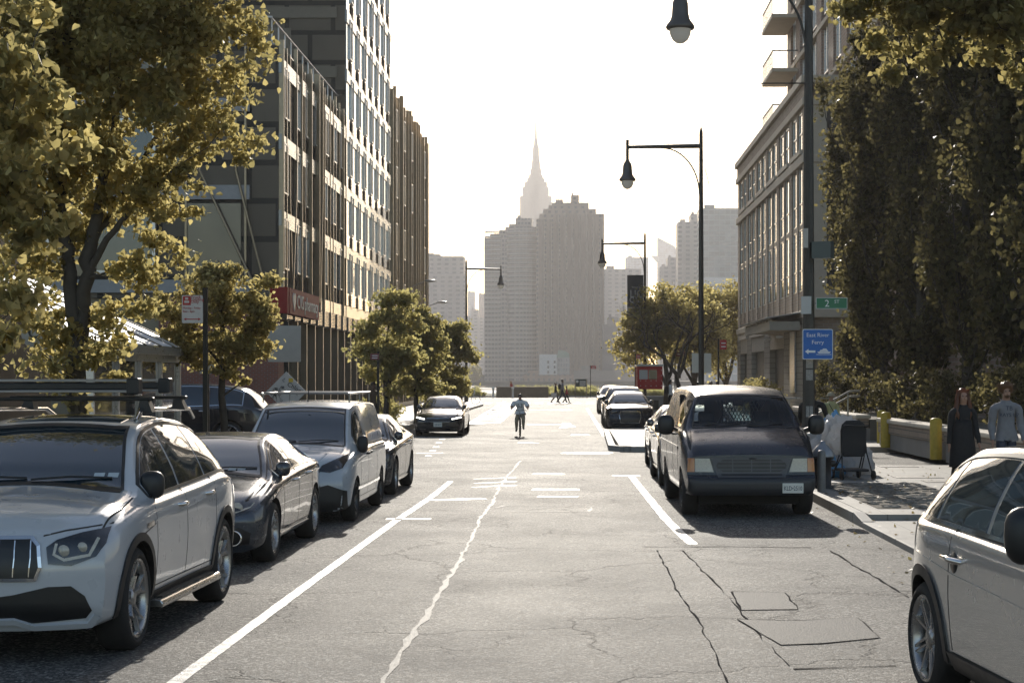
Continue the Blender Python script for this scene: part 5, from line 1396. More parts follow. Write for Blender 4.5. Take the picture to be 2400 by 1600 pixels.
MB().b2(-.10,-.04,-.012,-.006,.06,.12).build('sticker',mat('grey_sticker',(.12,.12,.12),.5),dd)
# green street name sign and ferry sign on the first lamp pole
t=thing('street_name_sign','green street name sign reading 2 ST on the near right lamp pole','sign',(4.80,35.05,4.0))
a=P(1913,698,34.95); b=P(1985,723,34.95); zo=4.0
rbox(MB(),a.x-4.8,b.x-4.8,b.z-zo,a.z-zo,-.115,-.09,.015).build('sign_plate',SGRN,t)
fr=MB(); 
xx0,xx1,zz0,zz1=a.x-4.8,b.x-4.8,b.z-zo,a.z-zo
for (p0,p1) in (((xx0,zz0),(xx1,zz0)),((xx1,zz0),(xx1,zz1)),((xx1,zz1),(xx0,zz1)),((xx0,zz1),(xx0,zz0))): fr.tube([(p0[0],-.117,p0[1]),(p1[0],-.117,p1[1])],.005,4)
fr.build('sign_border',SLW,t)
text('lettering','2',.20,SLW,t,face_cam(xx0+.22,-.118,(zz0+zz1)/2-.01),.002); text('lettering','ST',.10,SLW,t,face_cam(xx0+.42,-.118,(zz0+zz1)/2+.03),.002)
MB().b2(.09,xx0+.02,-.105,-.09,(zz0+zz1)/2-.02,(zz0+zz1)/2+.02).build('bracket',STEEL,t)
# second blade seen nearly edge-on
t=thing('street_name_sign','street name sign seen from its back above the green 2 ST sign','sign',(4.8,35.1,4.6))
MB().box((.27,-.05,.05),(.26,.4,.34),0,(0,0,R(65))).build('sign_plate',mat('green_sign_back',(.09,.11,.105),.4,.3),t)
t=thing('street_name_sign','small pale sign seen from behind just left of the pole, above the ferry sign','sign',(4.8,35.1,3.8))
MB().box((-.08,-.12,-.28),(.02,.22,.36),0,(0,0,R(60))).build('sign_plate',mat('pale_sign_back',(.5,.5,.48),.4,.3),t)
t=thing('ferry_sign','blue East River Ferry sign with white arrow and boat on the lamp pole','sign',(4.80,35.05,3.1))
a=P(1881,771,34.9); b=P(1952,842,34.9); zo=3.1; x0,x1,z0,z1=a.x-4.8,b.x-4.8,b.z-zo,a.z-zo
rbox(MB(),x0,x1,z0,z1,-.15,-.135,.03).build('sign_border',SLW,t); rbox(MB(),x0+.014,x1-.014,z0+.014,z1-.014,-.156,-.149,.025).build('sign_plate',SBLU,t)
xm=(x0+x1)/2; w=x1-x0; hh=z1-z0
text('lettering','East River',.115,SLW,t,face_cam(xm,-.158,z1-hh*.2),.001,sx=1.0); text('lettering','Ferry',.115,SLW,t,face_cam(xm,-.158,z1-hh*.44),.001)
z=z0+hh*.26; m=MB(); m.prism([(x0+.05,z),(x0+.12,z+.055),(x0+.12,z+.022),(x0+.26,z+.022),(x0+.26,z-.022),(x0+.12,z-.022),(x0+.12,z-.055)],-.160,-.156,'y'); m.build('arrow',SLW,t)
for nm,pl in (('boat_hull',[(x0+.30,z-.005),(x1-.04,z-.005),(x1-.07,z-.035),(x0+.33,z-.035)]),('boat_cabin',[(x0+.34,z+.005),(x1-.09,z+.005),(x1-.12,z+.035),(x0+.37,z+.035)]),('boat_bridge',[(x0+.40,z+.04),(x0+.5,z+.04),(x0+.48,z+.06),(x0+.42,z+.06)]),('waves',[(x0+.28,z-.055),(x1-.03,z-.055),(x1-.03,z-.065),(x0+.28,z-.065)])):
    MB().prism(pl,-.160,-.156,'y').build(nm,SLW,t)
# red regulation signs
def red_sign(label,px0,px1,py0,py1,Y,ppx,m=SRED,g=None,base=.15,txt=True):
    a=P(px0,py0,Y); b=P(px1,py1,Y); x=(ppx-CX)*Y/F; t=thing('parking_sign',label,'sign',(x,Y,base)); post(t,a.z-base+.05,w=.07,y=.03)
    rbox(MB(),a.x-x,b.x-x,b.z-base,a.z-base,-.01,.005).build('sign_plate',m,t)
    if txt:
        w=b.x-a.x; h=a.z-b.z
        for k in range(2): MB().b2(a.x-x+w*.2,b.x-x-w*.15,-.014,-.01,b.z-base+h*(.3+.35*k)-h*.05,b.z-base+h*(.3+.35*k)+h*.05).build('sign_line',SLW,t)
    return t
red_sign('dark red parking sign on a post before the leafy trees at the left crossing',868,888,828,843,48,886,mat('dull_red_sign',(.18,.04,.04),.5))
red_sign('small dim red sign on a post among the honey locust trees',1584,1604,818,835,108,1582,_mc['dull_red_sign'])
red_sign('largest red parking sign on a dark post right of the second lamp pole',1687,1703,796,819,68,1684)
red_sign('bright red sign on a thin post beside the red food cart',1491,1501,830,841,95,1489)
red_sign('small red sign on a post near the park map at the end of the street',1385,1397,857,864,166,1384,base=0.05)
# park information board
t=thing('park_board','dark green park board with a white leaf emblem at the street end','notice board',(P(1362,0,170).x,170.5,.1))
a=P(1348,888,170.5); b=P(1375,906,170.5); x=t.location.x
MB().b2(a.x-x,b.x-x,-.04,.04,b.z-.1,a.z-.1).build('board',mat('board_green',(.03,.045,.035),.5),t)
for xx in (a.x-x,b.x-x): MB().b2(xx-.05,xx+.05,-.05,.05,0,a.z-.15).build('post',mat('pale_wood',(.35,.28,.2),.8),t)
MB().lathe([(0,-.06),(.14,-.06),(.14,-.045)],(a.x-x+.2,0,a.z-.35),16,axis='y').build('emblem',SLW,t)
for k in range(6): MB().b2(a.x-x+.45,b.x-x-.1,-.06,-.045,b.z+.0+k*.09,b.z+.03+k*.09).build('text_line',SLW,t)
# ------------------------------------------------------------------ kerbside things on the right
YEL=mat('worn_yellow_paint',(.5,.34,.03),.5,var=.35,vs=10)
yb=thing('bollard','yellow steel post between the two low stone planter walls','bollard',(8.78,49.0,.15))
MB().lathe([(.14,0),(.14,.88),(.12,.93),(.06,.955),(0,.96)],n=20).build('post',YEL,yb)
YB=[(8.35,46.0,'yellow steel post at the near end of the pale planter wall'),(8.30,39.35,'nearest yellow steel post, beside the woman in black')]
for x,y,l in YB: dup(yb,(x,y,.15),label=l)
for o in C.objects:
    if o.get('category')=='bollard': o['group']='yellow posts by the planter walls'
HY=thing('fire_hydrant','dark iron fire hydrant with a silver cap by the right kerb','fire hydrant',(4.22,29.2,.15))
MB().lathe([(.20,0),(.20,.04),(.15,.05),(.15,.48),(.19,.50),(.19,.54)],n=20).build('barrel',mat('hydrant_iron',(.03,.03,.03),.5,.3),HY)
MB().lathe([(.20,.54),(.20,.56),(.17,.64),(.10,.72),(.05,.76),(.045,.80),(0,.81)],n=20).build('cap',mat('hydrant_silver',(.3,.31,.32),.4,.6),HY)
for s in (-1,1): MB().lathe([(0,s*.22),(.055,s*.22),(.06,s*.16),(.05,s*.12)],(0,0,.42),12,axis='x').build('outlet',_mc['hydrant_iron'],HY)
GB=thing('guard_post','short grey steel guard post beside the fire hydrant','bollard',(4.07,28.3,.15))
MB().lathe([(.07,0),(.07,.62),(.065,.66),(.04,.685),(0,.69)],n=16).build('post',mat('grey_post_paint',(.2,.195,.185),.5,.2,var=.3,vs=12),GB)
# bags
BAGM=bpy.data.materials.new('clear_bag_plastic'); BAGM.use_nodes=True; _t=NT(BAGM); _b=_t.n['Principled BSDF']; _b.inputs['Roughness'].default_value=.15
_t.link(_t.mix(_t.noise(_t.coord(),5,4),(.45,.46,.48),(.85,.85,.85)),_b.inputs['Base Color']); _t.link(_t.bump(_t.noise(_t.coord(),9,5,.6,dist=1.5),1.0,.12),_b.inputs['Normal'])
_tl=_t.n.new('ShaderNodeBsdfTranslucent'); _tl.inputs[0].default_value=(.8,.8,.8,1); _mx=_t.n.new('ShaderNodeMixShader'); _mx.inputs[0].default_value=.5; _t.link(_b.outputs[0],_mx.inputs[1]); _t.link(_tl.outputs[0],_mx.inputs[2]); _t.link(_mx.outputs[0],_t.n['Material Output'].inputs[0])
BAGB=mat('blue_bag_plastic',(.12,.3,.5),.25,bump=1,bs=12)
def bag(x,y,z,r,label,m=BAGM,sd=1,grp='rubbish bags by the kerb'):
    rnd=random.Random(sd); b=MB().sphere((0,0,0),(1,1,1),48,32); o=b.build('rubbish_bag',m)
    from mathutils import noise as mn
    for v in o.data.vertices:
        c=v.co.normalized(); d=1+.22*mn.noise(c*2.2+Vector((sd,0,0)))+.16*mn.noise(c*6+Vector((0,sd,0)))+.07*mn.noise(c*14+Vector((0,0,sd)))
        v.co=Vector((c.x*r[0],c.y*r[1],max(-.62,c.z)*r[2]))*d
        if c.z>.85: v.co.z+=.14*r[2]*(c.z-.85)/.15*3; v.co.x*=.55; v.co.y*=.55
    o.location=(x,y,z+r[2]*.62); tag(o,label,'bag',grp); return o
bag(4.75,33.2,.15,(.40,.36,.42),'pale clear rubbish bag beside the lamp pole, leftmost of the heap',sd=1)
bag(5.25,34.0,.15,(.40,.36,.40),'clear rubbish bag at the back of the heap behind the stroller',sd=2)
bag(4.95,32.5,.15,(.34,.32,.30),'small white rubbish bag at the front of the heap',sd=3)
bag(5.0,33.6,.62,(.40,.30,.34),'white bag lying on top of the heap',sd=4)
bag(5.45,33.3,.15,(.36,.34,.36),'clear bag right of the heap under the stroller handle',sd=6)
bag(5.15,33.9,.85,(.30,.24,.26),'blue tinted bag peeking over the top of the heap',m=BAGB,sd=5)
bag(4.85,32.2,.15,(.22,.2,.2),'small blue bag low at the foot of the heap',m=BAGB,sd=8)
# stroller seen from behind its folded back
st=thing('stroller','black folding stroller under a crumpled clear plastic rain cover on the pavement','stroller',(5.15,31.7,.15),R(12))
bk=MB(); pts=[]
bk.prism([(-.20,.42),(-.24,.5),(-.25,.9),(-.22,1.02),(-.14,1.09),(.12,1.10),(.22,1.03),(.26,.92),(.25,.5),(.2,.42)],-.04,.04,'y'); o=bk.build('seat_back',mat('stroller_fabric',(.02,.02,.02),.8),st,bevel=.03)
for s in (-1,1):
    MB().tube([(s*.22,.0,.95),(s*.24,-.05,.5),(s*.3,-.22,.07)],.014,6).build('frame_leg',DARK,st); MB().tube([(s*.22,.05,.55),(s*.25,.4,.07)],.014,6).build('frame_leg',DARK,st)
    MB().tube([(s*.22,0,.45),(s*.27,.3,.12)],.012,6).build('brace',DARK,st)
    for (yy,xx) in ((-.22,.31),(.4,.26)):
        MB().lathe([(.03,-.02),(.085,-.02),(.09,0),(.085,.02),(.03,.02)],(s*xx,yy,.09),16,axis='x').build('wheel',TYRE,st)
MB().tube([(-.22,0,.95),(-.24,-.16,1.0),(.24,-.16,1.0),(.22,0,.95)],.014,6).build('handlebar',BLACK,st)
MB().b2(-.24,.24,-.2,.3,.15,.2).build('basket',mat('basket_mesh',(.03,.03,.03),.8),st,bevel=.02)
cv=MB().sphere((-.14,.1,.80),(.40,.30,.36),48,32); o=cv.build('rain_cover',BAGM,st)
from mathutils import noise as mn
for v in o.data.vertices:
    c=(v.co-Vector((-.14,.1,.80))); v.co=Vector((-.14,.12,.80))+c*(1+.2*mn.noise(c*7)+.16*mn.noise(c*18))
    if v.co.y<.05: v.co.y=.05+.1*(v.co.y)
# steps and railings before the brick block
HR=mat('steel_handrail',(.42,.41,.38),.3,.8)
rl2=thing('handrail_fence','pale steel railing with glass panels running behind the navy van','railing',(4.3,60,.15))
for k in range(7): MB().tube([(k*.8,0,0),(k*.8,0,1.15)],.03,8).build('post',HR,rl2)
MB().tube([(0,0,1.15),(4.8,0,1.15)],.03,8).build('top_rail',HR,rl2); MB().tube([(0,0,.7),(4.8,0,.7)],.02,8).build('mid_rail',HR,rl2)
for k in range(6): MB().b2(k*.8+.05,k*.8+.75,-.01,.01,.12,.66).build('panel',CLEAR,rl2)
rl3=thing('stair_handrail','slanting double steel handrail rising to the right beside the woman in a hat','railing',(7.0,46.5,.15))
for dz in (0,.14): MB().tube([(-.75,0,.72+dz*1.0),(.55,.6,1.36+dz),(.85,.7,1.38+dz)],.028,8).build('handrail',HR,rl3)
for x in (-.6,.5): MB().tube([(x,.0 if x<0 else .58,0),(x,.0 if x<0 else .58,1.42 if x>0 else .85)],.025,8).build('post',HR,rl3)
# red food cart
fc=thing('food_cart','red food cart with white specks and a serving window near the far trees','food cart',(P(1525,0,92).x,92,.15))
x=fc.location.x; a=P(1494,858,92); b=P(1553,912,92)
MB().b2(a.x-x,b.x-x,0,3.2,b.z-.15,a.z-.15).build('cabin',None or m_grid('cart_red',(.5,.02,.02),(.7,.6,.6),.28,.28,.14,.14,var=0),fc,bevel=.04)
MB().b2(a.x-x+.1,a.x-x+.55,-.02,.0,a.z-.85,a.z-.35).build('serving_window',SW,fc); MB().b2(a.x-x+.6,b.x-x-.3,-.02,.0,a.z-.85,a.z-.35).build('menu_window',GLASSD,fc)
MB().b2(a.x-x-.06,b.x-x+.06,-.08,3.3,a.z-.15,a.z-.05).build('roof',SW,fc)
for s in (.4,1.1): MB().lathe([(0,-.1),(.32,-.1),(.32,.1),(0,.1)],(a.x-x+s*.9,.3,.33),18,axis='x').build('wheel',TYRE,fc)
gn=thing('generator_box','grey equipment box standing beside the red food cart','box',(P(1530,0,88).x,88,.15)); MB().b2(-.4,.55,0,.6,0.05,.9).build('case',GREYP,gn,bevel=.03); MB().b2(-.3,.3,-.02,0,.2,.7).build('vent_panel',DARK,gn)
# far end: bollards, planter, benches
wb=thing('white_bollard','thin white bollard at the far end, nearest the wooden planter','bollard',(P(1156,0,168).x,168,.02),group='white bollards across the street end')
MB().lathe([(.1,0),(.1,.85),(.14,.88),(.14,.98),(0,1.02)],n=12).build('post',WHITEP,wb)
for px,l in ((1111,'thin white bollard farthest left across the street end'),(1202,'thin white bollard in front of the wooden planter')): dup(wb,(P(px,0,168).x,168,.02),label=l)
wp=thing('wooden_planter','long low wooden planter box across the end of the street','planter',(P(1193,0,171).x,171,.02))
x=wp.location.x; MB().b2(P(1163,0,171).x-x,P(1285,0,171).x-x,0,1.2,0,1.05).build('box',mat('weathered_wood',(.2,.15,.1),.8,var=.3,vs=2),wp)
for k in range(3): MB().b2(P(1163,0,171).x-x,P(1285,0,171).x-x,-.03,0,.05+.35*k,.35+.35*k).build('board',_mc['weathered_wood'],wp)
rf=thing('river_railing','low steel railing along the river edge','railing',(-2,249,.1))
for z in (.4,.7,1.05): MB().tube([(-40,0,z),(40,0,z)],.03,5).build('rail',GREYP,rf)
for k in range(27): MB().b2(-40+k*3.07,-39.93+k*3.07,-.04,.04,0,1.05).build('post',GREYP,rf)
# parked bicycle with a purple pannier by the left lamp
def bicycle(name,label,loc,rz,s=1,col=DARK,bag=None):
    t=thing(name,label,'bicycle',loc,rz,scale=s)
    for y in (-.52,.52):
        MB().tube([(0,y+.33*math.cos(a),.34+.33*math.sin(a)) for a in [2*math.pi*k/28 for k in range(29)]],.018,6,cap=False).build('tyre',TYRE,t)
        w=MB()
        for k in range(10): a=2*math.pi*k/10; w.tube([(0,y,.34),(0,y+.32*math.cos(a),.34+.32*math.sin(a))],.003,3)
        w.build('spokes',STEEL,t)
    fr=MB(); A=(0,-.38,.82);B=(0,.12,.36);D=(0,.20,.80);E_=(0,.52,.34);Fk=(0,-.52,.34)
    for p,q in ((A,B),(B,D),(A,D),(B,E_),(D,E_)): fr.tube([p,q],.018,7)
    fr.build('frame',col,t); MB().tube([(0,-.36,.95),A,Fk],.016,6).build('fork',col,t)
    MB().tube([(0,.2,.8),(0,.22,.93)],.014,6).build('seat_post',STEEL,t); MB().sphere((0,.22,.95),(.08,.13,.035),10,6).build('saddle',BLACK,t)
    MB().tube([(-.30,-.30,1.0),(-.15,-.37,1.02),(0,-.38,1.0),(.15,-.37,1.02),(.30,-.30,1.0)],.013,6).build('handlebar',BLACK,t)
    MB().lathe([(.02,.0),(.09,.0),(.09,.01)],(0.03,.12,.34),12,axis='x').build('crank',STEEL,t)
    if bag: MB().box((0,.55,.80),(.3,.35,.38)).build('pannier',bag,t,bevel=.04)
    return t
bicycle('bicycle','dark bicycle with a purple pannier at the foot of the far left lamp',(P(1098,0,118).x,118,.15),R(75),1.0,bag=mat('purple_cloth',(.2,.03,.35),.7))
# ------------------------------------------------------------------ trees
import numpy as np
from mathutils import noise as mnoise
BARK=mat('bark',(.06,.05,.038),.9,bump=1.0,bs=14,var=.35,vs=10)
LEAF1=m_leaf('linden_leaf',(.062,.058,.027),(.125,.11,.05),.66)
LEAF2=m_leaf('pear_leaf',(.065,.066,.03),(.125,.115,.052),.64)
LEAF3=m_leaf('locust_leaf',(.085,.08,.036),(.14,.125,.056),.5)
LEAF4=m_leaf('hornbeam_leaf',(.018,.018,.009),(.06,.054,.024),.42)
def leaf_mesh(name,pts,size,m,rs,up=.35,fold=.25):
    """pts: N x 3 leaf positions -> one mesh of small folded leaves"""
    N=len(pts); tpl=np.array([(0,-.5,0),(-.42,-.28,1),(-.34,.10,1),(0,.62,0),(.34,.10,1),(.42,-.28,1)],float)
    tpl[:,2]*=fold*.5
    n=rs.normal(size=(N,3)); n/=np.linalg.norm(n,axis=1)[:,None]; n[:,2]=n[:,2]*.7+up*rs.choice([1,1,1,-.2],N); n/=np.linalg.norm(n,axis=1)[:,None]
    a=rs.normal(size=(N,3)); a-= (a*n).sum(1)[:,None]*n; a/=np.linalg.norm(a,axis=1)[:,None]; b=np.cross(n,a)
    s=size*rs.uniform(.65,1.25,N)
    V=pts[:,None,:]+s[:,None,None]*(tpl[None,:,0,None]*a[:,None,:]+tpl[None,:,1,None]*b[:,None,:]+tpl[None,:,2,None]*n[:,None,:])
    V=V.reshape(-1,3); me=bpy.data.meshes.new(name); me.vertices.add(len(V)); me.vertices.foreach_set('co',V.ravel().astype('f'))
    q=np.array([[0,1,2,3],[0,3,4,5]]); L=(np.arange(N)[:,None,None]*6+q[None]).reshape(-1)
    me.loops.add(len(L)); me.loops.foreach_set('vertex_index',L.astype('i')); me.polygons.add(2*N)
    me.polygons.foreach_set('loop_start',(np.arange(2*N)*4).astype('i')); me.update(calc_edges=True); me.materials.append(m); me.validate(); return me
def clusters(blobs,dens,rs):
    out=[]
    for (c,r) in blobs:
        r=np.array(r if hasattr(r,'__len__') else (r,r,r)); n=max(3,int(dens*r[0]*r[1]*r[2]**1.0*4/3*3.14))
        d=rs.normal(size=(n,3)); d/=np.linalg.norm(d,axis=1)[:,None]; k=rs.uniform(0,1,n)**(1/2.2)
        out.append(np.array(c)+d*k[:,None]*r)
    return np.vstack(out)
def tree(name,label,base,blobs,leafn,lsize,m,stems,seed,dens=3.2,cr=.28,group=None,twig=.012,crownname='foliage',up=.35,thick=1.0):
    """blobs: crown lobes in world coordinates; stems: list of limb polylines [(points),(radii)]"""
    rs=np.random.RandomState(seed); t=thing(name,label,'tree',base,group=group); B=np.array(base)
    cl=clusters(blobs,dens,rs)
    tr=MB(); nodes=[]
    for pts,rad in stems:
        # smooth the limb a little
        P_=[Vector(p) for p in pts]; fine=[];fr=[]
        for i in range(len(P_)-1):
            for k in range(4):
                f=k/4; j=Vector(rs.normal(size=3)*.035*max(rad[i],.02)*8); fine.append(P_[i].lerp(P_[i+1],f)+(j if k else Vector())); fr.append((rad[i]*(1-f)+rad[i+1]*f)*thick)
        fine.append(P_[-1]); fr.append(rad[-1]*thick)
        tr.tube(fine,fr,8); nodes+=[(p,r) for p,r in zip(fine,fr)][2:]
    # secondary limbs toward clusters
    NP=np.array([p for p,_ in nodes]); NR=[r for _,r in nodes]
    order=np.argsort([np.min(np.linalg.norm(NP-c,axis=1)) for c in cl]); step=max(1,len(order)//140)
    for oi in order[::step]:
        c=cl[oi]; w=np.linalg.norm(NP-c,axis=1)+np.maximum(0,NP[:,2]-c[2]+.1)*1.2; k=int(np.argmin(w)); p=Vector(NP[k]); q=Vector(c)
        L=(q-p).length
        if L<.08: continue
        mid=p.lerp(q,.5)+Vector((0,0,-.06*L))+Vector(rs.normal(size=3)*.05*L); r0=min(NR[k]*.55,.02+.012*L)
        tr.tube([p,mid,q],[r0,r0*.65,twig*.5],5,cap=False); NP=np.vstack([NP,np.array(mid)[None],c[None]]); NR+= [r0*.65,twig]
    tr.build('trunk',BARK,t,world=True,fix=False)
    # leaves: gaussian round each cluster, flattened
    idx=rs.randint(0,len(cl),leafn); rr=rs.uniform(.5,1.3,len(cl))*cr
    pts=cl[idx]+rs.normal(size=(leafn,3))*rr[idx][:,None]*np.array([.8,.8,.5])
    me=leaf_mesh(crownname,pts-B,lsize,m,rs,up); o=bpy.data.objects.new(crownname,me); C.objects.link(o); o.parent=t
    return t
def bl(l,Y0=None): # blobs from picture places: (px,py,Y,r)
    return [((P(a[0],a[1],a[2])),a[3]) for a in l]
# big linden, left
b=P(185,0,21); bx=b.x
st=[([(bx,21,.1),(bx,21,1.6),(bx-.02,21,2.7)],[.15,.13,.12]),
    ([(bx-.02,21,2.6),(P(165,640,21))[:],P(150,560,21),P(140,400,21.1),P(130,200,21),P(120,-60,21)],[.095,.085,.075,.06,.04,.02]),
    ([(bx+.02,21,2.5),P(195,680,21),P(212,580,21),P(240,420,21),P(280,200,21),P(300,-80,21)],[.10,.09,.085,.06,.04,.02]),
    ([P(205,640,21),P(250,560,20.9),P(320,480,20.8),P(430,380,20.7)],[.05,.04,.03,.015]),
    ([P(212,580,21),P(260,500,21.3),P(360,330,21.6),P(480,180,21.6)],[.05,.04,.03,.012]),
    ([P(150,560,21),P(90,450,20.8),P(30,330,20.6)],[.05,.035,.015])]
tree('street_tree','largest leafy linden on the left pavement, forked trunk behind the white SUV',(bx,21,.15),
 bl([(110,-60,21,1.5),(330,-80,21.3,1.3),(250,90,20.6,1.1),(60,130,21.2,1.1),(420,40,21,.85),(530,60,21.2,.50),(590,85,21,.22),(520,150,21,.55),(450,200,21,.75),(330,230,20.5,.85),(180,280,20.6,.9),(40,330,21,.95),
     (440,310,21,.5),(360,390,20.8,.6),(500,330,21,.30),(560,345,21,.22),(250,420,21,.65),(400,460,20.9,.45),(460,430,20.8,.3),(120,450,21.2,.75),(20,470,21,.7),(300,560,20.8,.38),(390,600,20.8,.25),(200,520,21.3,.45),(350,520,20.8,.4),(70,560,21,.5),(110,640,21.1,.30),(30,600,21.2,.4),(300,650,20.7,.25),(360,660,20.9,.2),
     (170,800,20.8,.55),(250,760,20.9,.38),(100,750,20.9,.30),(110,860,20.8,.42),(230,850,20.8,.42),(40,735,21,.16),(290,800,20.7,.3),(170,890,20.7,.35),(320,720,20.7,.2)]),
 52000,.082,LEAF1,st,11,dens=15,cr=.145,up=.5)
rs=np.random.RandomState(77); LT=[o for o in C.objects if o.name.startswith('street_tree')][-1]
cl=clusters([((-5.2,19.5,9.3),1.7),((-4.2,21,11),1.8),((-6.5,21,12),2.0),((-7.5,20,9.5),1.8),((-5.5,22.5,12.5),1.6),((-4.0,19.0,9.0),.9)],4,rs); idx=rs.randint(0,len(cl),12000)  # unseen crown above the frame, added to be reflected in the car windshields
me=leaf_mesh('added_foliage',cl[idx]+rs.normal(size=(12000,3))*.28-np.array(LT.location),.14,LEAF1,rs,.5); o=bpy.data.objects.new('added_foliage',me); C.objects.link(o); o.parent=LT
mb_=MB()  # limbs added to carry the unseen reflected crown
for q in ((-5.2,20,9.3),(-4.4,21,11),(-6.4,21,12),(-7.3,20.3,9.5)): mb_.tube([(-6.1,21,5.8),((-6.1+q[0])/2,(21+q[1])/2,7.6),q],[.09,.06,.02],7)
mb_.build('added_limb',BARK,LT,world=True,fix=False)
# nearer branch at the far left, its trunk outside the picture
tree('street_tree','closest dark leafy branches hanging in at the far left edge',(-7.0,13.5,.15),
 bl([(-60,250,13,.5),(60,230,13,.30),(120,240,12.8,.2),(40,420,13,.35),(130,520,13,.22),(-40,500,13,.5),(30,90,13,.35),(-30,60,13,.5),(20,690,13,.16),(60,700,12.9,.08),(0,805,13,.08),(150,350,12.9,.2),(-100,380,13,.6)]),
 4200,.085,LEAF1,[([(-7,13.5,.1),(-7,13.5,2),(-6.6,13.4,3.2),(-5.6,13.1,4.2)],[.16,.14,.1,.05]),([(-6.6,13.4,3.2),(-5.2,13.1,3.4),(-4.6,13,3.3)],[.07,.04,.02]),([(-6.8,13.4,2.6),(-5.2,13.1,2.5),(-4.5,13,2.6)],[.05,.03,.015])],12,dens=40,cr=.10,up=.4)
# young tree behind the truck loading sign
Y=30; bx=P(524,0,Y).x
tree('young_tree','slender young tree behind the truck loading sign and the slate saloon',(bx,Y,.15),
 bl([(510,690,Y,.55),(590,700,Y,.38),(430,730,Y,.42),(520,810,Y,.55),(590,800,Y,.36),(385,745,Y,.22),(500,620,Y,.20),(555,640,Y,.2),(640,650,Y,.12),(560,880,Y,.22),(430,820,Y,.34),(625,745,Y,.2),(600,740,Y,.3),(470,650,Y,.2),(380,700,Y,.15),(400,790,Y,.2)]),
 14000,.07,LEAF1,[([(bx,Y,.1),(bx,Y,1.4),P(520,820,Y),P(520,700,Y),P(512,610,Y)],[.075,.065,.05,.03,.01]),([P(522,880,Y),P(570,790,Y),P(600,700,Y)],[.035,.025,.01]),([P(521,860,Y),P(460,780,Y),P(410,730,Y)],[.035,.025,.01])],13,dens=60,cr=.11,up=.5)
# three trees beyond the crossing on the left
def mid(px,Y,lab,bs,seed,n,ls=.14):
    x=P(px,0,Y).x; tree('street_tree',lab,(x,Y,.15),bl([(a,b_,Y,c) for a,b_,c in bs]),n,ls,LEAF2,
      [([(x,Y,.1),(x,Y,1.6),(x+.05,Y,3.2),P(px+5,760,Y)],[.11,.09,.06,.02]),([(x,Y,1.5),P(px+40,820,Y)],[.05,.02]),([(x,Y,1.7),P(px-30,810,Y)],[.05,.02])],seed,dens=6,cr=.25,up=.4,group='leafy trees beyond the crossing at the left')
mid(905,62,'nearest and leftmost of the leafy trees by the glass facade, thin top shoots',[(900,790,.8),(925,735,.45),(905,700,.22),(875,840,.7),(935,830,.85),(915,880,.7),(865,780,.35),(955,760,.5),(950,700,.25)],21,7500)
mid(975,70,'middle one of the leafy trees, behind the waiting dark saloon',[(970,770,.85),(1000,840,1.0),(960,880,.9),(995,745,.4),(960,730,.35),(1020,780,.7),(1000,900,.8)],22,8500)
mid(1045,80,'rightmost leafy tree reaching toward the left lamp pole',[(1050,780,.8),(1078,830,.8),(1040,880,.9),(1098,815,.4),(1110,835,.25),(1030,760,.45),(1075,880,.6),(1070,770,.4),(1010,830,.8),(1060,910,.6)],23,8500)
# honey locusts, right
def loc(px,Y,lab,bs,seed,n):
    x=P(px,0,Y).x; tree('locust_tree',lab,(x,Y,.15),bl([(a,b_,Y+d,c) for a,b_,c,d in bs]),n,.19,LEAF3,
      [([(x,Y,.1),(x+.1,Y,1.8),P(px-8,820,Y),P(px-25,740,Y)],[.2,.17,.1,.03]),([(x+.1,Y,1.7),P(px+30,800,Y),P(px+60,730,Y)],[.12,.08,.03]),([(x,Y,1.6),P(px-40,830,Y),P(px-70,780,Y)],[.1,.06,.03])],seed,dens=5,cr=.42,up=.6,group='honey locust trees by the park')
loc(1560,106,'left honey locust with an airy golden crown behind the banner pole',[(1520,760,1.5,0),(1478,800,1.0,0),(1555,715,1.3,1),(1500,855,.7,0),(1600,760,1.4,1),(1465,835,.6,0),(1540,800,1.3,0),(1475,740,.6,0),(1450,812,.5,0),(1505,700,.7,0)],31,9500)
loc(1625,112,'middle honey locust crown seen on both sides of the second lamp pole',[(1640,740,1.4,0),(1620,700,.9,0),(1660,800,1.5,1),(1600,830,1.1,0),(1580,700,.8,0)],32,8000)
loc(1700,118,'right honey locust spreading up to the corner of the brick block',[(1690,725,1.3,0),(1715,700,1.2,0),(1705,800,1.5,0),(1680,850,1.0,0),(1740,760,1.4,0),(1655,695,.8,0)],33,8000)
# bare tree
x=P(1592,0,98).x; rs=np.random.RandomState(5); bt=thing('bare_tree','leafless crooked tree standing in front of the honey locusts','tree',(x,98,.15)); tb=MB()
def br(p,d,L,r,dep):
    n=4; pts=[p]; q=Vector(p); dd=Vector(d).normalized()
    for i in range(n):
        dd=(dd+Vector(rs.normal(size=3)*.22)+Vector((0,0,.06))).normalized(); q=q+dd*L/n; pts.append(q.copy())
    tb.tube(pts,[r*(1-.5*i/n) for i in range(n+1)],6,cap=False)
    if dep>0:
        for k in range(3 if dep>1 else 3):
            i=rs.randint(2,n+1); nd=(dd+Vector(rs.normal(size=3)*.65)); br(pts[i],nd,L*.68,r*.52,dep-1)
br((x,98,.1),(-.03,0,1),2.1,.2,0); br((x-.05,98,2.1),(-.5,0,1),2.7,.13,4); br((x-.05,98,2.1),(.55,0,1),2.6,.12,4); br((x,98,2.0),(.0,0,1),2.6,.1,4)
tb.build('trunk',BARK,bt,world=True,fix=False)
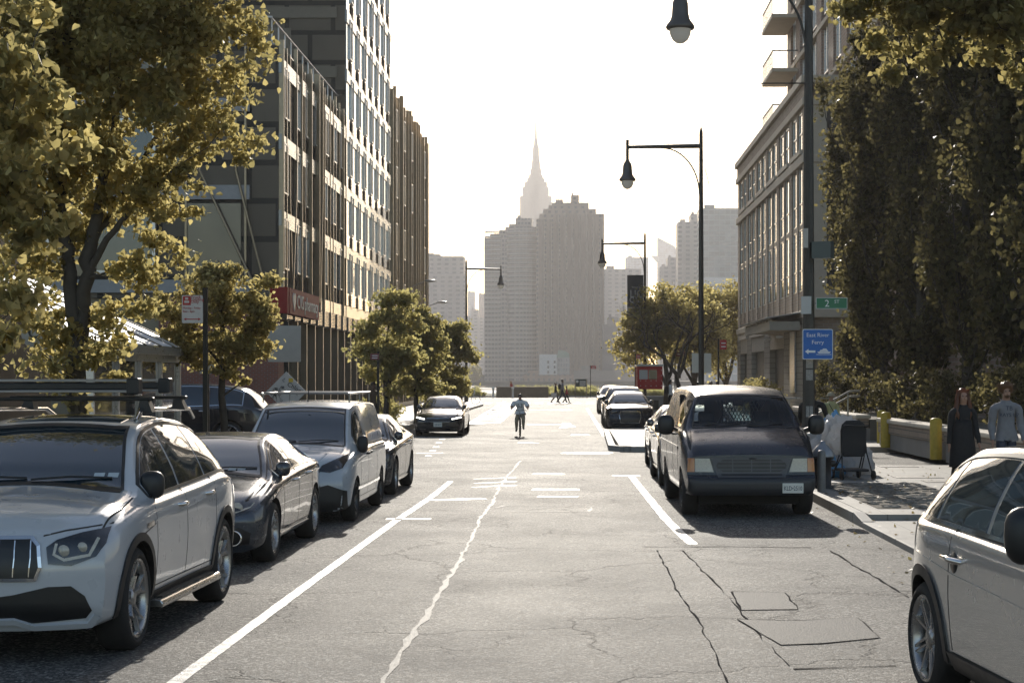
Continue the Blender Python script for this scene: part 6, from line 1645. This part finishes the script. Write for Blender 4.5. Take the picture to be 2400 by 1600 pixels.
# columnar hornbeams, right: two grown, the rest copied
def columnar(seed,n):
    rs=np.random.RandomState(seed); t=thing('columnar_tree','x','tree',(0,0,0)); H_=13.6
    tr=MB(); tr.tube([(0,0,0),(0,0,4),(.1,0,9),(0,0,13)],[.16,.12,.07,.02],8); CL=[];RR=[]
    for k in range(64):
        z=rs.uniform(.5,1)*0+rs.uniform(.9,11.8); a=rs.uniform(0,6.28); L=rs.uniform(.75,1.55)*(1 if 1.5<z<10 else .75); ca_,sa_=math.cos(a),math.sin(a); rise=rs.uniform(1.1,1.9)
        pts_=[(0,0,z),(.5*L*ca_,.5*L*sa_,z+.45*rise*L),(.85*L*ca_,.85*L*sa_,z+1.0*rise*L),(L*ca_,L*sa_,z+1.5*rise*L)]
        if pts_[-1][2]>14: continue
        tr.tube(pts_,[.045,.032,.02,.008],5,cap=False)
        for q in range(9):
            f=rs.uniform(.25,1.05)*3; i0=min(2,int(f)); g_=f-i0; p_=[pts_[i0][c]*(1-g_)+pts_[i0+1][c]*g_ for c in range(3)]; CL.append(np.array(p_)+rs.normal(size=3)*.12); RR.append(rs.uniform(.10,.24))
    tr.build('trunk',BARK,t,fix=False)
    cl=np.array(CL); rr=np.array(RR); idx=rs.randint(0,len(cl),n); pts=cl[idx]+rs.normal(size=(n,3))*rr[idx][:,None]*np.array([.8,.8,1.3])
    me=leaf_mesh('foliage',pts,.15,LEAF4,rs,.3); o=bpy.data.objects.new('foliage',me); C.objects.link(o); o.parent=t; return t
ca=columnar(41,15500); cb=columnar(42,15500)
labs=['columnar tree at the left end of the row, its edge against the brick block','second columnar tree from the left, behind the ferry sign side of the row','third columnar tree along the planter, above the entrance handrail','columnar tree in the middle of the row, with brick showing beside it','columnar tree above the couple on the pavement','darkest columnar tree at the right edge of the picture']
for i,(Yc,xc,rz,s) in enumerate(((63,10.45,0,1.0),(57.3,10.3,1.9,1.0),(52,10.5,.4,1.02),(45.2,10.35,3.3,1.0),(40.3,10.6,2.2,1.05),(35.8,10.5,5.1,1.08))):
    src=(ca,cb)[i%2]
    if i<2: src.location=(xc,Yc,.75); src.rotation_euler=(0,0,rz); src['label']=labs[i]; o=src
    else: o=dup(src,(xc,Yc,.75),rz,labs[i],s)
    o['group']='columnar trees in a row behind the planter wall'
# near crown hanging in at the top right
tree('street_tree','bright leafy branches hanging in along the top right corner',(8.2,24,.15),
 bl([(2090,-30,24,.5),(2030,40,24,.22),(2180,0,24.3,.5),(2300,-20,24,.7),(2130,90,24,.22),(2240,110,24,.22),(2380,60,24,.45),(2060,100,24,.14),(2180,150,24,.10),(2320,130,24,.2),(2280,40,24,.4),(2120,30,24,.35),(2400,170,24,.15),(1990,20,24,.14),(2090,170,24,.08)]),
 8500,.105,m_leaf('bright_linden_leaf',(.06,.056,.024),(.11,.098,.044),.56),[([(8.2,24,.1),(8.2,24,4),(8.0,24,6),(7.6,24,8.5)],[.16,.13,.11,.06]),([(8.1,24,5.2),(6.8,24,6.8),(5.0,24,7.4)],[.07,.05,.015]),([(8.1,24,5.8),(6.6,24,7.6),(4.6,24,7.9)],[.07,.04,.015])],14,dens=45,cr=.13,up=.5)
# shrubs
def shrub(label,x,y,z,r,n,seed,m=LEAF4,ls=.09,grp=None):
    rs=np.random.RandomState(seed); t=thing('shrub',label,'shrub',(x,y,z),group=grp)
    cl=clusters([((0,0,r[2]*.55),(r[0],r[1],r[2]*.6))],9/(r[0]*r[1]*r[2])**.4,rs); cl[:,2]=np.abs(cl[:,2])
    idx=rs.randint(0,len(cl),n); pts=cl[idx]+rs.normal(size=(n,3))*.12
    me=leaf_mesh('foliage',pts,ls,m,rs,.3); o=bpy.data.objects.new('foliage',me); C.objects.link(o); o.parent=t
    s=MB()
    for k in range(7): a=k*.9; s.tube([(0,0,-.05),(.5*r[0]*math.cos(a),.5*r[1]*math.sin(a),r[2]*.8)],[.02,.006],5)
    s.build('stems',BARK,t,fix=False)
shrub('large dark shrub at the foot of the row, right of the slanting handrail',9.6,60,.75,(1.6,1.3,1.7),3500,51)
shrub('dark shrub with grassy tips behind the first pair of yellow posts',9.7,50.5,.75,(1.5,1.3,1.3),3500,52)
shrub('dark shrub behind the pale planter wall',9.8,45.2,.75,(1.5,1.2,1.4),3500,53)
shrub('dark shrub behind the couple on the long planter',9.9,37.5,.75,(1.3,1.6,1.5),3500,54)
shrub('low pale bush under the garage openings of the brick block',9.3,90,.15,(.9,2.8,1.6),3000,55,LEAF3,.1)
shrub('low pale bush beside the entrance canopy, nearer than the other',9.2,82,.15,(.7,2.2,1.5),2500,56,LEAF3,.1)
shrub('low dark planting under the leafy trees by the waiting saloon',-7.9,68,.15,(.9,3.0,.9),3500,57,LEAF2,.09)
shrub('rounded willowy tree mass beyond the road end at the left',P(1112,0,1035).x,1036,-.5,(5,4,9),1500,58,LEAF2,1.0)
# ornamental grasses at the road end
rs=np.random.RandomState(9); V=[];F_=[]
def tuft(x,y,r,h,n):
    for k in range(n):
        a=rs.uniform(0,6.28); b0=Vector((x+rs.uniform(-r,r)*.5,y+rs.uniform(-.3,.3),.1)); tip=b0+Vector((math.cos(a)*r*.8,math.sin(a)*.3,h*rs.uniform(.6,1.1))); w=.03
        i=len(V); V.extend([b0+Vector((-w,0,0)),b0+Vector((w,0,0)),(b0+tip)/2+Vector((w+.0,0,.1)),tip]); F_.append((i,i+1,i+2,i+3))
for k in range(150):
    px=rs.choice([rs.uniform(1215,1400),rs.uniform(1215,1400),rs.uniform(1440,1560),rs.uniform(980,1130)]); tuft(P(px,0,173.5).x,rs.uniform(173,177),rs.uniform(.3,.8),rs.uniform(.5,1.2),60)
me=bpy.data.meshes.new('ornamental_grass'); me.from_pydata(V,[],F_); me.materials.append(m_leaf('dry_grass',(.11,.10,.04),(.2,.17,.08),.4)); o=bpy.data.objects.new('ornamental_grass',me); C.objects.link(o)
tag(o,'feathery pale green ornamental grasses along the end of the street','grass',kind='stuff')
# scattered dead leaves by the kerb
rs=np.random.RandomState(3); pts=np.stack([rs.uniform(3.2,8.3,500),rs.uniform(14,36,500),np.full(500,.165)],1); pts[:,2]=np.where(pts[:,0]<3.95,.01,np.where(pts[:,1]<23.6,.09,.165))
me=leaf_mesh('fallen_leaves',pts,.05,m_leaf('dead_leaf',(.14,.09,.04),(.22,.15,.07),.2),rs,2.5,.1); o=bpy.data.objects.new('fallen_leaves',me); C.objects.link(o); tag(o,'small dry fallen leaves scattered over pavement and gutter','leaves',kind='stuff')
# ------------------------------------------------------------------ people
SKIN=mat('skin',(.36,.2,.13),.5,var=.06); SKIND=mat('darker_skin',(.14,.075,.05),.5,var=.06)
def cloth(n,c,r=.85): return mat(n,c,r,var=.18,vs=14,bump=.5,bs=22)
HAIRM=mat('dark_hair',(.025,.017,.012),.45,var=.3,vs=40)
def m_hair(n,c):
    m,t,b=new_mat(n); b.inputs['Base Color'].default_value=(*c,1); b.inputs['Roughness'].default_value=.35
    tl=t.n.new('ShaderNodeBsdfTranslucent'); tl.inputs[0].default_value=(min(1,c[0]*4),min(1,c[1]*4),min(1,c[2]*4),1); mx=t.n.new('ShaderNodeMixShader'); mx.inputs[0].default_value=.5
    t.link(b.outputs[0],mx.inputs[1]); t.link(tl.outputs[0],mx.inputs[2]); t.link(mx.outputs[0],t.n['Material Output'].inputs[0]); return m
def strands(t,hm_,pts,seed,w=.004):
    rnd=random.Random(seed); b=MB()
    for p,q,j in pts:
        a=Vector(p); c=Vector(q); r=lambda s: Vector((rnd.uniform(-s,s),rnd.uniform(-s,s),rnd.uniform(-s,s)))
        b.tube([a,a.lerp(c,.35)+r(j),a.lerp(c,.7)+r(j),c+r(j*1.4)],[w,w,w*.8,w*.3],3,cap=False)
    b.build('hair_strands',hm_,t)
def person(label,loc,h,face,pose,mats,hair=None,group=None,fingers=False,build=1.0,skirt=None,coat=False,scale=None,name='person'):
    """one continuous body grown from a posed skeleton; face = rotation about z, local forward is -Y.
    pose: legs ((thigh,knee),(thigh,knee)) degrees forward, arms ((fwd,side,elbow),(..)), lean, hip height override"""
    t=thing(name,label,'person',loc,face,group)
    k=h/1.75; build*=1.16; V=[];E=[];Rr=[];Mt=[]; top,pants,skin,shoe,sleeve=mats
    def add(p,r,par=None,m=0):
        V.append(Vector(p)); Rr.append((r if hasattr(r,'__len__') else (r,r))); i=len(V)-1
        if par is not None: E.append((par,i)); Mt.append(m)
        return i
    lean=R(pose.get('lean',0)); hz=pose.get('hip',.93)*k
    def up(d,s=0,f=0):   # torso frame
        return Vector((s,-math.sin(lean)*d-f*math.cos(lean),hz+math.cos(lean)*d-f*math.sin(lean)))
    b=build*k
    pel=add(up(0),(.135*b,.10*b)); bel=add(up(.14*k),(.125*b,.095*b),pel,0 if not coat else 0); ch=add(up(.34*k),(.15*b,.105*b),bel,0); nb=add(up(.47*k),(.085*b,.07*b),ch,0)
    nk=add(up(.545*k),(.052*k,.052*k),nb,2); hl=add(up(.62*k,0,.012*k),(.068*k,.075*k),nk,2); hm=add(up(.685*k,0,.012*k),(.076*k,.09*k),hl,2); ht=add(up(.755*k,0,0),(.062*k,.07*k),hm,2)
    ns=add(up(.655*k,0,.105*k),(.012*k,.014*k),hl,2)
    ends={}
    for si,s in ((0,1),(1,-1)):
        th,kn=(R(a) for a in pose['legs'][si]); hipw=.085*k; sp=R(pose.get('spread',3))*s
        hp=Vector((s*hipw,0,hz-.06*k)); h0=add(hp,.088*b,pel,1); L1=.41*k; L2=.41*k
        kp=hp+Vector((math.sin(sp)*L1,-math.sin(th)*L1,-math.cos(th)*L1)); k0=add((hp+kp)/2+Vector((0,0,0)),.078*b,h0,1); k1=add(kp,.056*b,k0,1)
        sh=th-kn; ap=kp+Vector((0,-math.sin(sh)*L2,-math.cos(sh)*L2)); c0=add(kp.lerp(ap,.35),.056*b,k1,1 if not pose.get('bare') else 2); a0=add(ap,.038*b,c0,1 if not pose.get('bare') else 2)
        ft=R(pose.get('foot',(0,0))[si]); heel=add(ap+Vector((0,.03*k,-.045*k)),.036*k,a0,3); toe=add(ap+Vector((s*.02,-.17*k*math.cos(ft),-.055*k+.17*k*math.sin(ft))),(.040*k,.028*k),a0,3)
        fw,sd,el=(R(a) for a in pose['arms'][si]); sp_=up(.42*k,s*.175*k*build); s0=add(sp_,.06*b,nb,4 if not coat else 4); La=.28*k; Lf=.25*k
        d=Vector((s*math.sin(sd)*math.cos(fw),-math.sin(fw),-math.cos(fw)*math.cos(sd))).normalized(); ep=sp_+d*La
        e0=add((sp_+ep)/2,.048*b,s0,4); e1=add(ep,.040*b,e0,4)
        f2=fw+el; inn=R(pose.get('in',(0,0))[si]); d2=Vector((s*math.sin(sd*.6-inn)*math.cos(f2),-math.sin(f2),-math.cos(f2)*math.cos(sd*.6-inn))).normalized(); wp=ep+d2*Lf
        am=4 if pose.get('longsleeve') else 2
        f0=add(ep.lerp(wp,.3),.040*b,e1,am); w0=add(wp,.025*k,f0,am); q=d2.cross(Vector((0,1,0)) if abs(d2.y)<.8 else Vector((0,0,1))).normalized()
        pm=add(wp+d2*.07*k,(.034*k,.02*k),w0,2); ends[s]=wp+d2*.1*k
        if fingers:
            n_=d2.cross(q).normalized()
            for fi,(o_,ln) in enumerate(((-.028,.062),(-.010,.074),(.009,.070),(.026,.055))):
                pr=pm; 
                for seg in range(3):
                    f=(seg+1)/3; pr=add(wp+d2*(.078+ln*f)*k+n_*o_*k*1.0+q*(-.012*f*f)*k,.0088*k,pr,2)
            pr=add(wp+d2*.045*k+n_*-.040*k,.010*k,w0,2); add(wp+d2*.085*k+n_*-.050*k,.0085*k,pr,2)
        else: add(wp+d2*.14*k-q*.01,(.028*k,.016*k),pm,2)
    me=bpy.data.meshes.new('body'); me.from_pydata(V,E,[]); o=bpy.data.objects.new('body',me); C.objects.link(o)
    sk=o.modifiers.new('skin','SKIN'); 
    for i,r in enumerate(Rr): me.skin_vertices[0].data[i].radius=(r[0],r[1]); me.skin_vertices[0].data[i].use_root=(i==0)
    sk.branch_smoothing=.6; ss=o.modifiers.new('s','SUBSURF'); ss.levels=2 if fingers or h>0 else 1; ss.render_levels=2
    m2=evald(o); bpy.data.objects.remove(o)
    ml=[top,pants,skin,shoe,sleeve]
    m2.materials.clear()
    for m_ in ml: m2.materials.append(m_)
    segs=[(V[a],V[b_],Mt[i],Rr[a][0]+Rr[b_][0]) for i,(a,b_) in enumerate(E)]
    for p in m2.polygons:
        c=p.center; best=None
        for a,b_,mi,rr in segs:
            ab=b_-a; tt=max(0,min(1,(c-a).dot(ab)/max(1e-9,ab.length_squared))); d=(c-(a+ab*tt)).length/(rr*.5+.02)
            if best is None or d<best[0]: best=(d,mi)
        p.material_index=best[1]; p.use_smooth=True
    hem=pose.get('hem')
    if pose.get('loose'):
        bm=bmesh.new(); bm.from_mesh(m2); bm.normal_update()
        kill=[f for f in bm.faces if f.material_index not in (0,4) and not (f.material_index==1 and f.calc_center_median().z>hz-.10*k)]; bmesh.ops.delete(bm,geom=kill,context='FACES')
        L_=pose['loose']
        for v in bm.verts:
            q=v.co; f=mnoise.noise(Vector((q.x*9,q.y*9,q.z*5)))+.5*mnoise.noise(Vector((q.x*22,q.y*22,q.z*13)))
            low=max(0,1-(q.z-(hz-.1*k))/(.35*k)) if abs(q.x)<.2*k else 0
            v.co+=v.normal*(.012+.014*f+.02*low)*L_
        for f in bm.faces:
            f.smooth=True
            if f.material_index==1: f.material_index=0
        sm=bpy.data.meshes.new('shirt'); [sm.materials.append(m_) for m_ in ml]; bm.to_mesh(sm); bm.free()
        so=bpy.data.objects.new(pose.get('lname','shirt'),sm); C.objects.link(so); so.parent=t
    bo=bpy.data.objects.new('body',m2); C.objects.link(bo); bo.parent=t
    hd=up(.70*k); t['_h']=0; del t['_h']
    if hair: 
        kind,hm_=hair; z=hd.z; y=hd.y
        if kind in('short','helmet','hat','curly'):
            m=MB(); m.sphere((0,y+.014*k,z+.025*k),(.085*k,.10*k,.095*k),18,12)
            oo=m.build('hair' if kind!='helmet' else 'helmet',hm_,t)
            for v in oo.data.vertices:
                if v.co.y<y-.03*k and v.co.z<z+.045*k: v.co.y=y-.03*k+(v.co.y-y+.03*k)*.1
                if v.co.z<z-.03*k: v.co.z=z-.03*k+(v.co.z-z+.03*k)*.2
                if kind=='curly':
                    c=v.co-Vector((0,y,z)); v.co+=c.normalized()*(.02+.028*mnoise.noise(v.co*30+Vector((3,1,0))))*k*1.3
        if kind=='hat':
            MB().lathe([(.0,.13*k),(.06*k,.125*k),(.095*k,.09*k),(.10*k,.05*k),(.17*k,.015*k),(.165*k,.01*k),(.09*k,.04*k)],(0,y+.01,z-.01),20).build('sun_hat',mat('straw_hat',(.38,.32,.22),.8,bump=.4),t)
        if kind=='long':
            m=MB(); m.sphere((0,y+.02*k,z+.02*k),(.088*k,.10*k,.10*k),18,12)
            for s in (-1,1):
                m.tube([(s*.06*k,y+.02*k,z+.06*k),(s*.092*k,y+.01*k,z-.06*k),(s*.11*k,y+.0*k,z-.2*k),(s*.105*k,y-.05*k,z-.33*k),(s*.10*k,y-.07*k,z-.40*k)],[.035*k,.04*k,.045*k,.035*k,.008],10)
            m.tube([(0,y+.05*k,z+.03*k),(0,y+.09*k,z-.15*k),(0,y+.10*k,z-.3*k),(0,y+.09*k,z-.38*k)],[.07*k,.085*k,.08*k,.02],12)
            oo=m.build('hair',hm_,t)
            for v in oo.data.vertices:
                if v.co.z>z-.05*k and v.co.y<y-.035*k: v.co.y=y-.035*k
                v.co+=Vector((1,.5,0))*.012*mnoise.noise(Vector((v.co.x*40,v.co.y*40,v.co.z*6)))
        if kind=='long' and h>1.6 or kind=='curly':
            rn=random.Random(3); L=[]
            for q in range(170):
                a=rn.uniform(-.3,3.44); rr=rn.uniform(.075,.10)*k; p0=(rr*math.cos(a),y+.02*k+rr*math.sin(a)*1.05,z+rn.uniform(-.02,.10)*k)
                if kind=='long': L.append((p0,(p0[0]*1.35,p0[1]*1.0+.02*k+rn.uniform(-.06,.04),z-rn.uniform(.18,.42)*k),.018))
                else:
                    d=Vector((p0[0],p0[1]-y,p0[2]-z)).normalized(); L.append((p0,Vector(p0)+d*rn.uniform(.03,.07)*k+Vector((0,0,-.02)),.02))
            strands(t,hm_,L,5)
        if True:
            for s in (-1,1): MB().sphere((s*.03*k,y-.083*k,z-.012*k),(.013*k,.008*k,.008*k),8,6).build('eye',BLACK,t)
            MB().sphere((0,y-.082*k,z-.062*k),(.022*k,.008*k,.005*k),8,6).build('mouth',mat('lips',(.2,.06,.05),.5),t)
    t['_e']=0; del t['_e']
    return t,ends,up,k
def bagp(t,name,m,c,d,bevel=.04): return MB().box(c,d).build(name,m,t,bevel=bevel)
BLK=cloth('black_cloth',(.012,.012,.013)); GRYC=cloth('grey_cloth',(.2,.2,.21)); WHC=cloth('white_cloth',(.78,.77,.74)); DNM=cloth('denim',(.03,.04,.065)); YELC=cloth('pale_yellow_cloth',(.42,.4,.2)); BRNC=cloth('brown_cloth',(.09,.06,.04)); REDC=cloth('red_cloth',(.4,.04,.04)); SHOE=mat('dark_shoe',(.02,.02,.02),.5); TAN=cloth('khaki_cloth',(.3,.25,.16))
# couple on the right
t,e,up,k=person('woman in a long black coat with long auburn hair walking on the right pavement',(6.35,28.0,.15),1.72,R(6),dict(legs=((16,6),(-10,16)),arms=((8,8,14),(-8,8,16)),longsleeve=1,loose=1.1,lname='coat_top'),(BLK,BLK,SKIN,SHOE,BLK),('long',m_hair('auburn_hair',(.13,.055,.025))),fingers=True,build=.85)
m=MB(); prof=[(.13,.30),(.165,.17),(.19,0),(.215,-.2),(.23,-.45),(.225,-.5)]
m.lathe([(r*k,.93*k+z*k) for r,z in prof],n=40); o=m.build('coat',BLK,t)
for v in o.data.vertices: v.co.y*=.72; a_=math.atan2(v.co.y,v.co.x); f_=1+.05*math.sin(a_*7)*max(0,(1.0-v.co.z)); v.co.x*=f_; v.co.y*=f_
sol=o.modifiers.new('s','SOLIDIFY'); sol.thickness=.01
t,e,up,k=person('man with bushy curly hair in a grey printed shirt beside the woman in black',(7.08,28.1,.15),1.80,R(4),dict(legs=((-10,10),(16,6)),arms=((5,7,20),(-4,7,30)),longsleeve=1,loose=1.15),(GRYC,DNM,SKIN,SHOE,GRYC),('curly',m_hair('brown_curly_hair',(.10,.065,.035))),fingers=True,build=.96)
p=up(.33*k,0,.118*k); 
try:
    text('shirt_print','RAYS UP',.085,DNM,t,face_cam(0,p.y-.045,p.z-.02),.001); text('shirt_print','TB',.10,DNM,t,face_cam(0,p.y-.045,p.z+.09),.001)
except Exception: pass
m=MB(); m.sphere((0,up(.61*k).y-.055*k,up(.61*k).z),(.05*k,.04*k,.035*k),12,8); m.build('beard',_mc['brown_curly_hair'],t)
person('person in a black jacket seen behind the near lamp pole and the rubbish heap',(5.25,38,.15),1.66,R(160),dict(legs=((0,0),(8,5)),arms=((20,14,30),(25,12,30)),longsleeve=1,lean=8),(BLK,BLK,SKIND,SHOE,BLK),('short',HAIRM),build=1.25)
t,e,up,k=person('small woman in a straw hat and pale yellow top with a crossbody bag',(6.72,45,.15),1.50,R(15),dict(legs=((5,4),(-6,6)),arms=((15,6,30),(10,6,20)),longsleeve=1,loose=1.2),(YELC,BLK,SKIN,SHOE,YELC),('hat',HAIRM),build=.95)
MB().tube([up(.46*k,-.10*k,.10*k),up(.25*k,.02*k,.125*k),up(.02*k,.14*k,.12*k)],.009,6).build('bag_strap',BLK,t); bagp(t,'bag',BLK,up(-.05*k,.17*k,.08*k),(.1,.16,.2))
# cyclist
cx_=P(1219,0,59.5).x
HB=bicycle('bicycle','small bicycle ridden toward the viewer in the middle of the street',(cx_,59.5,0),0,.88,col=GREYP)
t,e,up,k=person('cyclist in a white printed shirt and dark helmet riding toward the viewer',(cx_,59.55,.0),1.42,0,dict(legs=((62,52),(38,62)),arms=((52,22,18),(52,22,18)),lean=14,hip=1.00,bare=0,spread=9,foot=(0,0),longsleeve=0,loose=1.6),(WHC,TAN,SKIN,SHOE,WHC),('helmet',BLACK),build=1.28)
text('shirt_print','63',.2,GREYP,t,face_cam(0,up(.3*k,0,.14*k).y-.015,up(.3*k).z),.001)
# crossing the street
W_=dict(legs=((24,6),(-18,22)),arms=((18,5,12),(-16,5,12)),longsleeve=1)
g='people crossing the far end of the street'
t,e,up,k=person('woman in dark clothes carrying a white bag, left of the three crossing',(P(1302,0,130).x,130,0),1.64,R(95),W_,(BLK,BLK,SKIN,SHOE,BLK),('short',HAIRM),g); bagp(t,'carrier_bag',WHC,(-.3,.15,.65),(.12,.42,.36))
t,e,up,k=person('tall man with a backpack and pale shirt, middle of the three crossing',(P(1318,0,130.3).x,130.3,0),1.88,R(85),W_,(GRYC,DNM,SKIND,SHOE,GRYC),('short',HAIRM),g); bagp(t,'backpack',BLK,up(.28*k,0,-.2*k),(.3,.2,.42))
person('child in a reddish top and cap, right of the three crossing',(P(1328,0,130).x,130,0),1.36,R(88),W_,(REDC,BLK,SKIND,SHOE,REDC),('helmet',BLK),g)
# far bystanders
sd_=dict(legs=((4,3),(-4,3)),arms=((6,7,20),(3,7,20)),longsleeve=1)
person('child with fair reddish hair in a red top behind the wooden planter',(P(1198,0,176).x,176,.12),1.52,R(60),sd_,(REDC,DNM,SKIN,SHOE,REDC),('long',mat('fair_hair',(.4,.2,.08),.5)))
t,e,up,k=person('man in a white shirt with a black backpack standing right of the red food cart',(P(1571,0,86).x,86,.15),1.80,R(100),sd_,(WHC,BLK,SKIND,SHOE,WHC),('short',HAIRM)); bagp(t,'backpack',BLK,up(.28*k,0,-.2*k),(.3,.2,.42))
person('person in grey sitting low under the trees, left of the second lamp pole',(P(1637,0,82).x,82,.15),1.66,R(80),sd_,(GRYC,BLK,SKIND,SHOE,GRYC),('short',HAIRM))
person('person in red just right of the second lamp pole behind the navy van',(P(1666,0,80).x,80,.15),1.70,R(-20),sd_,(REDC,BLK,SKIND,SHOE,REDC),('short',HAIRM))
person('person in black beside the one in red behind the navy van',(P(1682,0,80.6).x,80.6,.15),1.70,R(20),sd_,(BLK,BLK,SKIND,SHOE,BLK),('short',HAIRM))
person('person in brown standing in shade beside the left crossing parking sign',(P(894,0,61.5).x-.3,61.5,.15),1.72,R(40),sd_,(BRNC,BLK,SKIND,SHOE,BRNC),('short',HAIRM))
person('person in black beside the bicycle with the purple pannier',(P(1080,0,119).x,119,.15),1.72,R(70),sd_,(BLK,BLK,SKIND,SHOE,BLK),('short',HAIRM))
# ------------------------------------------------------------------ haze
hz=MB().b2(-2200,2200,-80,4200,-5.2,520).build('haze',[])
m=bpy.data.materials.new('haze_air'); m.use_nodes=True; nt=m.node_tree; nt.nodes.clear()
o=nt.nodes.new('ShaderNodeOutputMaterial'); v=nt.nodes.new('ShaderNodeVolumePrincipled')
v.inputs['Density'].default_value=.00025; v.inputs['Color'].default_value=(.57,.56,.57,1); v.inputs['Anisotropy'].default_value=.5
nt.links.new(v.outputs[0],o.inputs['Volume']); hz.data.materials.append(m); hz['kind']='stuff'
hz['label']='warm pale haze filling the air over the street and river'
